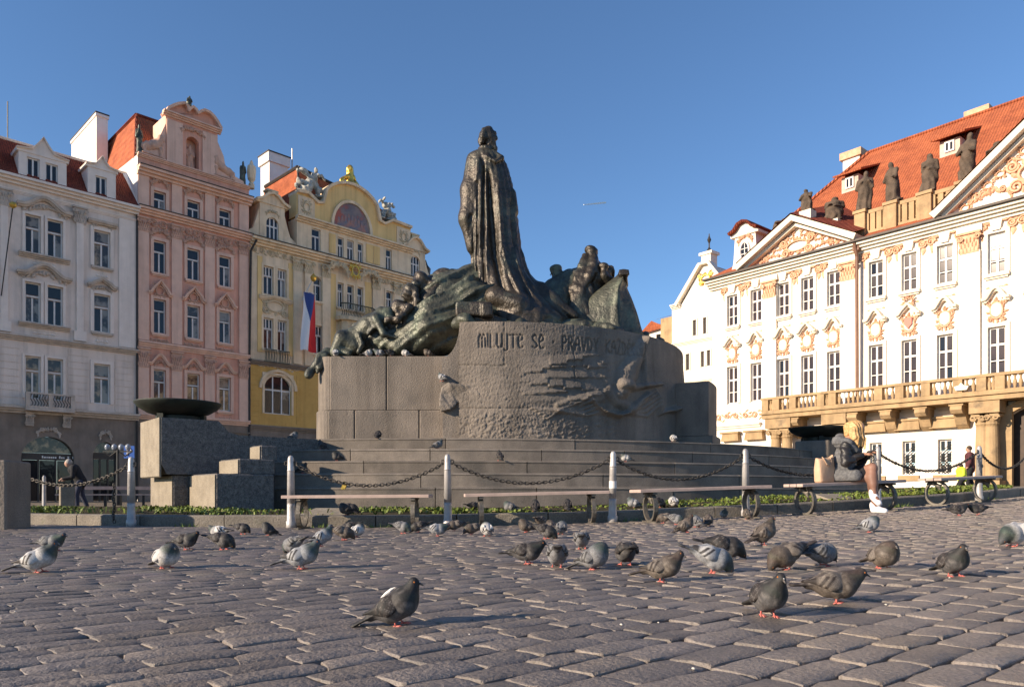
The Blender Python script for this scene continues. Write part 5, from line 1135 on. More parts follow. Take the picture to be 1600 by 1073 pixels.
def console(u):
    def mk():
        b = MB(); b.prism([(0, 0)], 0, 0) if 0 else None
        prof = [(-.05, 0), (-1.1, 0), (-1.15, -.18), (-1.0, -.34), (-.72, -.36), (-.6, -.5), (-.42, -.8), (-.2, -.95), (-.05, -.98)]
        n = len(prof); vs = [(-.24, y, z) for y, z in prof]+[(.24, y, z) for y, z in prof]
        b.add(vs, [tuple(range(n)), tuple(range(2*n-1, n-1, -1))]+[(i, n+i, n+(i+1) % n, (i+1) % n) for i in range(n)]); b.box(-.3, .3, -1.12, -.05, .002, .10); return b.mesh('console', M['sandstone'])
    return obj('console', cached('console', mk), PA, (u, 0, zbal-.435))
for px in (1247, 1338, 1390, 1444, 1500): console(pu_(px, -.6))
console(cs[10]+1.0)
def column(u, y):
    def mk():
        b = MB(); H = zbal-.36-1.05; b.box(-.42, .42, -.42, .42, 0, .55); b.lathe([(.36, .56), (.38, .64), (.32, .72), (.30, .8), (.30, 1.6), (.255, H-.55), (.27, H-.5)], 16); return b.mesh('column', M['sandstone'])
    o = obj('column', cached('col', mk), PA, (u, y, .5)); H = zbal-.36-1.05
    def mk2(): b = MB(); b.box(-.36, .36, -.36, .36, -.1, 0); b.lathe([(.25, -.5), (.3, -.42), (.28, -.36), (.34, -.2), (.35, -.1)], 12); [scroll(b, sx*.27, -.16, .13, 1.5, sx, -.36, .045) for sx in (-1, 1)]; return b.mesh('capital', M['sandstone'])
    obj('capital', cached('colcap', mk2), o, (0, 0, H)); return o
for (pa, pb) in ((1207, 1233), (1296, 1318), (1530, 1553)):
    ua, ub = pu_(pa+5, -.8), pu_(pb-4, -.8); column(ua, -.75); column(ub, -.75); mb = MB(); mb.box(ua-.42, ub+.42, -1.18, -.04, zbal-.86, zbal-.322); mb.build('entablature', M['sandstone'], PA)
column(portal+2.3, -.75); column(portal+3.2, -.75); mb = MB(); mb.box(portal+1.88, portal+3.62, -1.18, -.04, zbal-.86, zbal-.322); mb.build('entablature', M['sandstone'], PA)
u = pu_(1571, -.1); mb = MB(); mb.box(u-.3, u+.3, -.3, -.05, .5, zbal-.87); mb.build('pilaster', M['sandstone'], PA)
mb = MB(); mb.prism([(-.22, 0), (.22, 0), (.3, .16), (.12, .2), (0, .34), (-.1, .22), (-.28, .18)], -.1, .02); mb.build('emblem', M['pal_trim'], PA, (pu_(1503, yo), yo-.02, zbal+.2))
# pediments
def pediment(uL, uR, zA_, seed):
    c = (uL+uR)/2; z0 = zc+.19
    mb = MB(); mb.prism([(uL, z0), (uR, z0), (c, zA_)], -.16, 4.4); mb.build('pediment', M['pal_wall'], PA)
    mb = MB(); mb.sweep([(uL-.3, z0-.02), (c, zA_+.05), (uR+.3, z0-.02)], -.85, 4.4, .30); mb.sweep([(uL+.0, z0+.0), (c, zA_-.18), (uR-.0, z0+.0)], -.5, .0, .16); mb.build('raking_cornice', M['pal_trim'], PA)
    mb = MB(); mb.add([(uL-.35, -.95, z0+.32), (c, -.95, zA_+.42), (c, 4.4, zA_+2.3), (uL-.35, 4.4, z0+2.2), (uR+.35, -.95, z0+.32), (uR+.35, 4.4, z0+2.2)], [(0, 1, 2, 3), (1, 4, 5, 2)]); mb.build('pediment_roof', M['tile_dark'], PA)
    w_ = uR-uL; h_ = zA_-z0
    orn(PA, 'pediment_relief', c, z0+h_*.36, w_*.34, h_*.5, 'pal_orn', seed, 'cart', -.18)
    for sx in (-1, 1):
        orn(PA, 'pediment_relief', c+sx*w_*.25, z0+h_*.20, w_*.25, h_*.22, 'pal_orn', seed+1, 'swag', -.18)
        for k in range(6): t = (k+.6)/6.6; orn(PA, 'pediment_relief', c+sx*w_*.5*(1-t)*.86, z0+h_*t*.80+.05, .55, .42, 'pal_orn', seed+2+k % 3, 'cart', -.17)
pL, pR = pu_(1171), pu_(1336); zap = PL.z(1247, 352); pediment(pL, pR, zap, 100)
pL2 = pu_(1481); c2_ = cs[9]; hw2 = c2_-pL2; slope = (PL.z(1590, 232)-zc-.2)/(pu_(1590)-pL2); pediment(pL2, c2_+hw2, zc+.2+slope*hw2, 110)
# roof
yR = 8.0; zR = PL.z(1600, 154, yR); zl1 = zc+1.9; y1 = 2.6; UH = PL.u(1358, yR)
Ul = UL-.4
mb = MB(); mb.add([(Ul, -.5, zc+.18), (UR, -.5, zc+.18), (UR, y1, zl1), (Ul+1.6, y1, zl1)], [(0, 1, 2, 3)]); mb.add([(Ul, -.5, zc+.18), (Ul+1.6, y1, zl1), (Ul+1.6, 13, zl1), (Ul, 14, zc+.18)], [(0, 1, 2, 3)]); mb.build('lower_roof', M['tile'], PA)
mb = MB(); a = (Ul+1.2, y1-.35, zl1+.12); mb.add([a, (UR, y1-.35, zl1+.12), (UR, yR, zR), (UH, yR, zR), (Ul+1.2, 14, zl1+.12), (UR, 14, zl1+.12)], [(0, 1, 2, 3), (0, 3, 4), (4, 3, 2, 5)]); mb.build('roof', M['tile'], PA)
mb = MB(); mb.box(Ul+1.3, UR, y1-.38, y1-.2, zl1-.12, zl1+.1); mb.build('eaves', M['lead'], PA)
mb = MB(); mb.tube([(UH, yR, zR), (UR, yR, zR)], .12, 6); mb.tube([(UH, yR, zR), a], .14, 6); mb.build('ridge_capping', M['tile'], PA)
def roof_y(z): return y1-.35+(z-zl1-.12)*(yR-y1+.35)/(zR-zl1-.12)
def shed(pa, pb, pyt, pyb):
    y = 3.4
    for _ in range(20): zb2 = PL.z((pa+pb)/2, pyb, y); y = roof_y(zb2)-.02
    y -= .15; ua, ub = PL.u(pa, y), PL.u(pb, y); zt = PL.z((pa+pb)/2, pyt, y); d = (zt-zb2)*3.0
    mb = MB(); mb.add([(ua-.15, y, zb2-.2), (ua-.15, y, zt), (ua-.15, y+d, zt+.05), (ub+.15, y, zb2-.2), (ub+.15, y, zt), (ub+.15, y+d, zt+.05)], [(0, 1, 2), (3, 5, 4), (0, 3, 4, 1)]); mb.build('dormer', M['grey_trim'], PA)
    mb = MB(); zq = zt+.02; mb.add([(ua-.5, y-.4, zq), (ub+.5, y-.4, zq), (ub+.8, y+2.8, zq+1.2), (ua-.8, y+2.8, zq+1.2), (ua-.5, y-.4, zq+.1), (ub+.5, y-.4, zq+.1), (ub+.8, y+2.8, zq+1.3), (ua-.8, y+2.8, zq+1.3)], [(3, 2, 1, 0), (4, 5, 6, 7), (0, 1, 5, 4), (1, 2, 6, 5), (3, 0, 4, 7)]); mb.build('dormer_roof', M['tile'], PA)
    window(PA, ua+.1, ub-.1, zb2, zt-.1, ST_2, y=y-.08)
shed(1319, 1337, 275, 296); shed(1473, 1495, 218, 239)
for pa, pb, pyt in ((1317, 1343, 243), (1512, 1542, 178)):
    y = yR+.6; ua, ub = PL.u(pa, y), PL.u(pb, y); zt = PL.z(pa, pyt, y); mb = MB(); mb.box(ua, ub, y, y+1.4, zR-2, zt-.35); ch = mb.build('chimney', M['chim'], PA); mb = MB(); mb.box(ua-.15, ub+.15, y-.15, y+1.55, zt-.348, zt+.1); mb.build('chimney_cap', M['pal_orn'], ch)
# oval window dormer at the left end
y = .5; ua, ub = PL.u(1143, y), PL.u(1186, y); zb2, zt = PL.z(1165, 428, y), PL.z(1165, 362, y); c = (ua+ub)/2; hw = (ub-ua)/2
mb = MB(); pts = [(c-hw*1.15, zb2), (c+hw*1.15, zb2), (c+hw*.85, zb2+.8), (c+hw*.72, zt), (c-hw*.72, zt), (c-hw*.85, zb2+.8)]; mb.prism(pts, y, y+3.5); od = mb.build('oval_dormer', M['pal_wall'], PA)
tp = [(c-hw*1.0, zt-.05), (c-hw*.6, zt+.1), (c-hw*.3, zt+.42), (c, zt+.5), (c+hw*.3, zt+.42), (c+hw*.6, zt+.1), (c+hw*1.0, zt-.05)]
mb = MB(); mb.prism([(c-hw*1.0, zt-.2), (c+hw*1.0, zt-.2)]+tp[::-1], y-.1, y+3.5); mb.build('dormer_gable', M['pal_trim'], PA); mb = MB(); mb.sweep(tp, y-.35, y+3.6, .14); mb.build('dormer_roof', M['tile_dark'], PA)
zo = PL.z(1163, 393, y); mb = MB(); mb.prism([(c+.27*math.cos(t), zo+.5*math.sin(t)) for t in [i*math.pi/9 for i in range(18)]], y-.03, y+.02); mb.build('oval_pane', M['glass'], PA); mb = MB(); mb.tube([(c+.30*math.cos(t), y-.05, zo+.54*math.sin(t)) for t in [i*math.pi/9 for i in range(18)]], .07, 5, True); mb.box(c-.02, c+.02, y-.06, y-.032, zo-.5, zo+.5); mb.box(c-.26, c+.26, y-.06, y-.033, zo-.17, zo-.13); mb.box(c-.26, c+.26, y-.06, y-.034, zo+.13, zo+.17); mb.build('oval_frame', M['frame_white'], PA); orn(PA, 'crest', c, zt-.35, 1.0, .6, 'pal_orn', 120, 'swag', y-.02)
# attic balustrade with statues
yb_ = .35; pp = [(1334.5, 1351), (1381, 1400), (1433, 1454.5), (1493, 1518)]; pus = [(PL.u(a, yb_), PL.u(b, yb_)) for a, b in pp]; zbt = PL.z(1343, 330, yb_)
for a, b in pus: mb = MB(); mb.box(a, b, yb_, yb_+.75, zc+.1, zbt-.1); mb.box(a-.06, b+.06, yb_-.06, yb_+.8, zbt-.098, zbt+.05); mb.build('balustrade_post', M['sandstone'], PA)
for (q, r_) in zip(pus[:-1], pus[1:]):
    a, b = q[1]+.01, r_[0]-.01; zb0 = zc+.68; mb = MB(); mb.box(a, b, yb_+.15, yb_+.5, zb0, zb0+.18); mb.box(a, b, yb_+.15, yb_+.5, zbt-.2, zbt-.02)
    n = 3
    for k in range(n):
        x = a+(b-a)*(k+.5)/n; mb.tube([(x+.17*math.cos(t), yb_+.32, (zb0+zbt)/2+.30*math.sin(t)) for t in [i*math.pi/8 for i in range(16)]], .06, 5, True)
    for k in range(n+1): x = a+(b-a)*k/n; mb.box(max(a, x-.12), min(b, x+.12), yb_+.17, yb_+.48, zb0+.181, zbt-.201)
    mb.build('pierced_parapet', M['sandstone'], PA)
fm = [figure('roof_statue', 20+i, M['statue_stone'], 2.05) for i in range(4)]
for i, ((a, b), m_) in enumerate(zip(pus, (0, 1, 2, 3))):
    obj('roof_statue', fm[m_], PA, ((a+b)/2, yb_+.38, zbt+.05), (0, 0, (.3, -.4, .2, -.2)[i]), (1.05, 1.05, (1.0, 1.02, .92, 1.08)[i]))
def roofst(px, py0, py1, m_, sx, y=.2, rz=0):
    u, z0 = PL.uz(px, py1, y); z1 = PL.z(px, py0, y); h = (z1-z0)/2.05
    mb = MB(); mb.box(u-.36*sx, u+.36*sx, y-.3, y+.3, z0-.55, z0+.02); b = mb.build('statue_base', M['pal_trim'], PA); obj('roof_statue', fm[m_], PA, (u, y, z0+.02), (0, 0, rz), (sx, sx, h))
roofst(1262, 296, 331, 1, .9, -.4); roofst(1299, 310, 347, 2, 1.35, .6, .6); roofst(1219, 342, 366, 3, 1.2, .8, 1.0); roofst(1555, 226, 268, 0, 1.4, .6, -.5)
# ---------------------------------------------------------------- white gabled house beyond the palace
B2 = Fac(((1135-CX)/F*52, 52, 0), PL.th); GH = empty('house', (B2.P.x, B2.P.y, 0), B2.th, 'narrow white gabled house with red roof and finial beyond the palace', 'house', None)
bu = B2.u; a0, a1 = bu(1050), 2.0; ze = B2.z(1066, 478); wl = [(1083, 1088.5, 500, 524), (1099, 1104.5, 496, 521), (1072, 1078, 553, 578), (1095.5, 1101, 549, 573), (1105, 1110.5, 547, 571)]
hh = [(bu(a), bu(b), B2.z((a+b)/2, d), B2.z((a+b)/2, c)) for a, b, c, d in wl]
wall(GH, a0, a1, -.3, ze, hh, M['pal_wall'], depth=12)
for h in hh: window(GH, *h, ST_2, y=.1, fm='frame_dark', sur='pal_wall', surw=.1)
ga, gb, gc_ = bu(1064), bu(1142), bu(1103); za = B2.z(1103, 415); mb = MB(); mb.prism([(ga, ze), (gb, ze), (gc_+.3, za), (gc_-.3, za)], -.02, 9); mb.build('gable', M['pal_wall'], GH); mb = MB(); mb.sweep([(ga-.2, ze), (gc_-.3, za+.05), (gc_+.3, za+.05), (gb+.2, ze)], -.35, .3, .22); mb.build('gable_coping', M['pal_trim'], GH)
mb = MB(); mb.add([(ga, .3, ze+.2), (gc_, .3, za+.2), (gc_, 9, za+.2), (ga, 9, ze+.2), (gb+.2, .3, ze+.2), (gb+.2, 9, ze+.2)], [(0, 1, 2, 3), (1, 4, 5, 2)]); mb.build('roof', M['tile'], GH)
orn(GH, 'crest', gc_, (ze+za)/2+.3, 1.3, .9, 'gold', 130, 'cart', -.05)
mb = MB(); mb.box(gc_-.4, gc_+.4, 0, .8, za, za+.8); mb.box(gc_-.55, gc_+.55, -.1, .9, za+.802, za+1.0); mb.build('finial_base', M['pal_wall'], GH); mb = MB(); zt = B2.z(1101, 374); mb.lathe([(.08, 0), (.2, .15), (.05, .4), (.05, .7), (.15, .95), (.05, 1.2), (.03, 1.4), (.025, zt-za-.7)], 8, (gc_, .4, za+1.0)); mb.build('finial', M['iron'], GH)
bar(GH, a0, a1, B2.z(1090, 533)-.1, .25, .2, 'pal_trim', 'string_course'); bar(GH, a0, a1, B2.z(1090, 596)-.1, .2, .15, 'pal_trim', 'string_course'); bar(GH, a0, ga, ze-.1, .3, .3, 'pal_trim', 'cornice')
B3 = Fac(((1075-CX)/F*58, 58, 0), PL.th); SH = empty('house', (B3.P.x, B3.P.y, 0), B3.th, 'small distant house with red tiled roof just above the curved plinth', 'house', None)
v0, v1 = B3.u(1003), B3.u(1070); zz0, zz1 = B3.z(1012, 522), B3.z(1040, 500); mb = MB(); mb.box(v0, v1, 0, 9, -.3, zz0); mb.prism([(v0, zz0), (B3.u(1042), zz0), (B3.u(1022), zz1)], 0, 9); mb.build('wall', M['pal_wall'], SH)
mb = MB(); u_ = B3.u; mb.add([(u_(1020), -.2, zz1+.15), (u_(1066), -.2, zz1+.25), (u_(1066), 6, zz1+2.2), (u_(1020), 6, zz1+2.2), (u_(1044), -.3, zz0+.2), (u_(1001), -.3, zz0)], [(0, 1, 2, 3), (0, 5, 4)]); mb.build('roof', M['tile'], SH)
mb = MB(); mb.box(u_(1036), u_(1058), -.3, 2, zz0-2, zz1+.1); mb.build('dormer', M['sandstone'], SH)
mb = MB(); mb.box(u_(1026), u_(1032), -.05, -.01, zz0-1.2, zz0-.2); mb.build('window', M['glass'], SH)
# ================================================================ BRONZE FIGURES
YS = 18.15
def hus():
    prof = [(505, 744, 890), (488, 746, 872), (470, 741, 853), (450, 738, 842), (430, 737, 828.5), (410, 736.5, 821), (390, 735.5, 815), (365, 733, 811), (340, 731, 808), (315, 730, 804), (290, 730, 799.5), (270, 731, 795), (258, 732.5, 791), (250, 733, 787), (244, 734.5, 782), (240, 738, 777), (237, 747, 770)]
    zs = np.array([at(0, p[0], YS).z for p in prof]); xl = np.array([at(p[1], 0, YS).x for p in prof]); xr = np.array([at(p[2], 0, YS).x for p in prof])
    dep = np.array([1.15, 1.0, .86, .74, .64, .57, .52, .48, .45, .43, .41, .39, .36, .34, .30, .25, .16])
    s = SDF((-1.35, YS-1.3, 4.1), (1.75, YS+1.2, 9.7), .034)
    X, Y, Z = s.grid(); zq = Z
    L = np.interp(zq, zs, xl); Rr = np.interp(zq, zs, xr); D = np.interp(zq, zs, dep); cx = (L+Rr)/2; wx = np.maximum((Rr-L)/2, .05)
    th = np.arctan2((Y-YS)/D, (X-cx)/wx); q = np.sqrt(((X-cx)/wx)**2+((Y-YS)/D)**2)
    low = np.clip((8.4-Z)/2.6, 0, 1)
    # folds fall from the shoulders and fan out below
    PXq = CX+F*X/(YS-.55*D); PYq = HOR-F*(Z-CAMZ)/(YS-.4)
    wv = 2.2*np.sin(1.7*Z+1)+1.2*np.sin(3.9*Z)
    fold = .020*np.sin(th*11+.9*Z+1.6*np.sin(.9*Z))*low+.012*np.sin(th*23-1.7*Z+2*np.sin(1.4*Z))+.012*wob(X, Y, Z, 13, 3)+.006*wob(X, Y, Z, 30, 6)
    front = (Y < YS)*1.0
    def groove(pts, wpx, dp, y0, y1):
        pc = np.interp(PYq, [p[1] for p in pts], [p[0] for p in pts])+.35*wv
        return .8*dp*np.exp(-((PXq-pc)/wpx)**2)*front*np.clip((PYq-y0)/18, 0, 1)*np.clip((y1-PYq)/18, 0, 1)
    for pts, wpx, dp, y0, y1 in (([(756, 240), (755, 330), (758, 440)], 1.7, .12, 242, 470), ([(747, 290), (746, 380), (747, 460)], 1.5, .09, 280, 475), ([(763, 280), (768, 340), (774, 400), (783, 450), (800, 490)], 5.0, .20, 262, 500),
        ([(752, 360), (752, 440)], 1.2, .06, 330, 470), ([(796, 300), (803, 400), (828, 470)], 3.0, .07, 300, 500), ([(786, 400), (800, 450), (822, 490)], 2.0, .07, 380, 500), ([(741, 300), (739, 400), (742, 470)], 1.3, .07, 300, 475)):
        fold = fold-groove(pts, wpx, dp, y0, y1)
    for pts, wpx, dp, y0, y1 in (([(778, 300), (784, 370), (792, 420), (812, 470)], 3.6, .085, 285, 505), ([(760, 300), (761, 380), (762, 455)], 2.2, .06, 270, 480), ([(751, 300), (750, 450)], 1.6, .05, 270, 475), ([(805, 400), (822, 450), (845, 480)], 3, .06, 390, 500)):
        fold = fold+groove(pts, wpx, dp, y0, y1)
    d = (q-1)*np.minimum(wx, D)-fold*.9
    d = np.where((Z > 9.03) | (Z < 4.2), 1.0, d); s.v = np.minimum(s.v, np.broadcast_to(d, s.v.shape)).astype(np.float32)
    P = lambda px, py, dy=0: tuple(at(px, py, YS)+Vector((0, dy, 0)))
    # shoulders, neck, collar
    s.chain([P(741, 248, 0), P(757, 246, -.03), P(774, 249, 0)], [.11, .13, .12], .08); s.cap(P(762, 245, 0), .13, P(764, 226, -.02), .088, .04)
    s.chain([P(751, 243, -.18), P(762, 256, -.36), P(775, 264, -.40)], [.06, .05, .04], .03); s.chain([P(771, 243, -.18), P(784, 254, -.26), P(775, 264, -.40)], [.06, .06, .04], .03); s.chain([P(747, 242, -.12), P(748, 262, -.33), P(746, 290, -.36)], [.07, .07, .05], .04)
    # hanging sleeve at the left with the hand in it
    s.chain([P(740, 254, -.05), P(734, 300, -.10), P(731, 345, -.12), P(733, 391, -.10)], [.16, .20, .20, .05], .16)
    s.cap(P(742, 334, -.28), .05, P(741, 343, -.30), .04, .03); s.cap(P(737, 345, -.34), .05, P(735, 375, -.30), .04, .05, op='d')
    s.cap(P(806, 333, -.1), .06, P(800, 305, -.1), .10, .1)
    # trailing hem at right foot and left
    s.chain([P(845, 455, -.1), P(862, 478, -.2), P(895, 498, -.3)], [.2, .22, .12], .15); s.chain([P(745, 470, -.4), P(775, 478, -.85), P(810, 492, -1.0)], [.2, .2, .2], .15)
    # head: bearded, in profile to the right
    c = P(764, 214); s.ell(c, (.155, .16, .20), .03); s.ell(P(767, 219, -.01), (.125, .125, .19), .04)
    s.cap(P(775.5, 214, -.03), .028, P(776.5, 218, -.03), .036, .03); s.cap(P(773, 209, -.06), .045, P(774, 209, .03), .045, .03)
    s.chain([P(770, 226, -.02), P(774, 233, -.03), P(775, 238, -.03)], [.07, .058, .03], .03); s.ell(P(773, 224.5, -.03), (.05, .07, .025), .02)
    s.ell(P(762, 207, 0), (.155, .165, .13), .03); s.ell(P(764, 201.5, 0), (.09, .1, .06), .03)
    s.chain([P(757, 208, -.12), P(755, 218, -.13), P(754, 226, -.10)], [.07, .075, .05], .03); s.chain([P(754, 208, .05), P(752, 219, .05), P(751, 226, 0)], [.085, .085, .05], .04); s.chain([P(758, 210, .12), P(756, 226, .12)], [.09, .07], .04)
    for k in range(6): s.cap(P(754+k*1.6, 205, -.15+.01*k), .022, P(752.0+k*1.4, 227-k*1.6, -.15), .02, .01)
    s.ell(P(772.5, 212.5, -.115), (.03, .03, .02), .015, op='d')
    return s.mesh('figure', M['bronze'])
t = empty('bronze_statue', (-.5, YS, 4.33), 0, 'tall dark bronze statue of a bearded man in a long pleated mantle on the plinth', 'statue')
def under(par, me, name): o = obj(name, me, par); o.matrix_parent_inverse = Matrix.Identity(4); o.location = -par.location; return o
under(t, hus(), 'robed_figure')
def drape_disp(s, amp, dirv, f, seed):
    X, Y, Z = s.grid(); d = np.array(dirv, float); d /= np.linalg.norm(d)
    u = d[0]*X+d[1]*Y+d[2]*Z; w1 = wob(X, Y, Z, 1.6, seed); a = np.sin(f*u+2.6*w1); b = np.sin(f*2.1*u+3.5*w1+1)
    md = .55+.45*wob(X, Y, Z, 2.4, seed+7); s.v += (-amp*md*(1-2*np.abs(np.sin(.5*(f*u+2.6*w1)))**.8)-amp*.35*b+.014*wob(X, Y, Z, 13, seed+1)-.013*np.abs(np.sin(2.1*f*u+5*w1+1.3*wob(X, Y, Z, 4, seed+4)))+.006*wob(X, Y, Z, 30, seed+2)).astype(np.float32)
def P3(px, py, Y): return tuple(at(px, py, Y))
gA = empty('bronze_group', (-3, 18, 3.66), 0, 'bronze group of huddled exiles under flowing drapery left of the tall statue', 'sculpture', 'bronze groups on the monument')
def left_drapery():
    s = SDF((-4.0, 16.6, 3.5), (.9, 20.2, 6.3), .046); Y = 17.9
    s.chain([P3(556, 548, 17.6), P3(600, 535, 17.6), P3(660, 530, 17.5), P3(705, 525, 17.5)], [.16, .34, .42, .40], .25)
    s.chain([P3(590, 530, 17.9), P3(640, 500, 17.9), P3(695, 462, 18.0), P3(745, 438, 18.2)], [.3, .42, .48, .42], .3)
    s.chain([P3(625, 505, 17.4), P3(675, 482, 17.35), P3(735, 455, 17.5), P3(785, 470, 17.6), P3(820, 492, 17.5)], [.12, .22, .28, .26, .14], .2)
    s.chain([P3(690, 448, 18.3), P3(720, 446, 18.4), P3(745, 455, 18.4)], [.26, .34, .34], .2)
    s.chain([P3(620, 540, 17.25), P3(670, 512, 17.15), P3(715, 500, 17.2)], [.2, .26, .2], .2)
    s.chain([P3(700, 500, 17.6), P3(760, 485, 17.7), P3(830, 492, 17.6), P3(880, 500, 17.9)], [.4, .4, .3, .2], .3)
    s.chain([P3(740, 440, 17.9), P3(762, 462, 17.5), P3(800, 484, 17.3)], [.16, .15, .12], .08)
    drape_disp(s, .052, (-.5, .25, .80), 15, 5); return s.mesh('drapery', M['bronze_green'])
under(gA, left_drapery(), 'drapery')
def hooded():
    s = SDF((-3.2, 17.0, 4.2), (-.9, 19.2, 6.2), .04)
    s.chain([P3(735, 447, 18.2), P3(694, 443, 18.1), P3(670, 450, 17.9), P3(656, 474, 17.7)], [.30, .34, .25, .18], .12)
    s.ell(P3(657, 441, 17.75), (.21, .22, .25), .06); s.ell(P3(650, 446, 17.6), (.12, .14, .16), .04); s.cap(P3(642.5, 447, 17.55), .03, P3(643, 450, 17.52), .035, .03)
    s.chain([P3(690, 440, 17.7), P3(668, 470, 17.5), P3(640, 492, 17.4)], [.16, .13, .08], .08); s.chain([P3(672, 452, 17.6), P3(650, 478, 17.5), P3(646, 497, 17.4)], [.1, .1, .06], .06)
    drape_disp(s, .03, (.55, .2, .8), 15, 9); return s.mesh('hooded_woman', M['bronze'])
under(gA, hooded(), 'hooded_woman')
def pair():
    s = SDF((-3.6, 16.9, 4.0), (-1.8, 18.6, 5.7), .034)
    for (px, py, Y, r) in ((640, 458, 17.5, .19), (622, 482, 17.4, .17)):
        s.ell(P3(px, py, Y), (r*.9, r*.95, r*1.15), .04); s.ell(P3(px+3, py-5, Y+.05), (r, r, r*.8), .04); s.cap(P3(px-11, py+2, Y-.05), .03, P3(px-11.5, py+5, Y-.06), .03, .03); s.chain([P3(px+4, py+8, Y), P3(px+12, py+28, Y+.1)], [.1, .2], .06)
        s.chain([P3(px+9, py-3, Y-.1), P3(px+12, py+14, Y-.15), P3(px+9, py+30, Y-.18)], [.08, .08, .04], .04)
    s.chain([P3(652, 492, 17.6), P3(628, 502, 17.5), P3(612, 512, 17.4)], [.26, .22, .14], .1); s.chain([P3(640, 480, 17.2), P3(622, 500, 17.1), P3(608, 497, 17.1)], [.09, .07, .05], .05)
    for k in range(4): s.cap(P3(608, 495+k*2.2, 17.1), .024, P3(602, 496+k*2.6, 17.08), .018, .02)
    drape_disp(s, .022, (.5, .1, .8), 22, 12); return s.mesh('mourning_pair', M['bronze'])
under(gA, pair(), 'mourning_pair')
def nude():
    s = SDF((-4.6, 16.7, 3.55), (-2.6, 18.3, 5.1), .034)
    s.chain([P3(533, 545, 17.5), P3(556, 532, 17.5), P3(580, 512, 17.45), P3(598, 500, 17.45)], [.23, .27, .27, .26], .12)
    s.ell(P3(607, 491, 17.4), (.18, .19, .2), .06); s.chain([P3(596, 486, 17.4), P3(612, 500, 17.25), P3(622, 506, 17.3)], [.12, .1, .06], .05)
    s.chain([P3(588, 498, 17.2), P3(600, 522, 17.05), P3(622, 528, 17.1)], [.12, .10, .07], .07); s.chain([P3(570, 506, 17.6), P3(556, 510, 17.7)], [.14, .1], .1)
    s.chain([P3(556, 542, 17.35), P3(535, 528, 17.3), P3(524, 550, 17.25)], [.2, .17, .12], .08); s.chain([P3(524, 548, 17.3), P3(545, 552, 17.2)], [.1, .08], .06)
    s.cap(P3(575, 522, 17.15), .05, P3(592, 505, 17.15), .05, .06); s.chain([P3(561, 523, 17.2), P3(566, 538, 17.15), P3(560, 550, 17.1)], [.07, .08, .06], .05)
    X, Y, Z = s.grid(); s.v += (.022*wob(X, Y, Z, 9, 4)).astype(np.float32); return s.mesh('crouching_man', M['bronze_green'])
under(gA, nude(), 'crouching_man')
def edge_fig():
    s = SDF((-5.4, 16.8, 2.9), (-3.8, 18.2, 4.1), .032)
    s.chain([P3(533, 549, 17.5), P3(512, 552, 17.4), P3(498, 564, 17.2), P3(486, 582, 17.15)], [.13, .13, .13, .07], .07); s.ell(P3(482, 583, 17.1), (.10, .1, .13), .05); s.chain([P3(510, 556, 17.2), P3(500, 575, 17.1), P3(496, 582, 17.1)], [.06, .06, .04], .04)
    X, Y, Z = s.grid(); s.v += (.022*wob(X, Y, Z, 16, 6)).astype(np.float32); return s.mesh('reaching_figure', M['bronze_green'])
under(gA, edge_fig(), 'reaching_figure')
s = SDF((-1.9, 16.4, 4.25), (.0, 17.7, 5.0), .035); s.chain([P3(716, 503, 17.0), P3(745, 503, 16.9), P3(775, 503, 16.9)], [.14, .16, .14], .08); s.rbox(P3(741, 487, 16.95), (.40, .30, .17), .03, .04); s.rbox(P3(762, 488, 16.85), (.12, .3, .15), .03, .04); X, Y, Z = s.grid(); s.v += (.012*wob(X, Y, Z, 14, 7)).astype(np.float32); under(gA, s.mesh('bronze_block', M['bronze']), 'bronze_block')
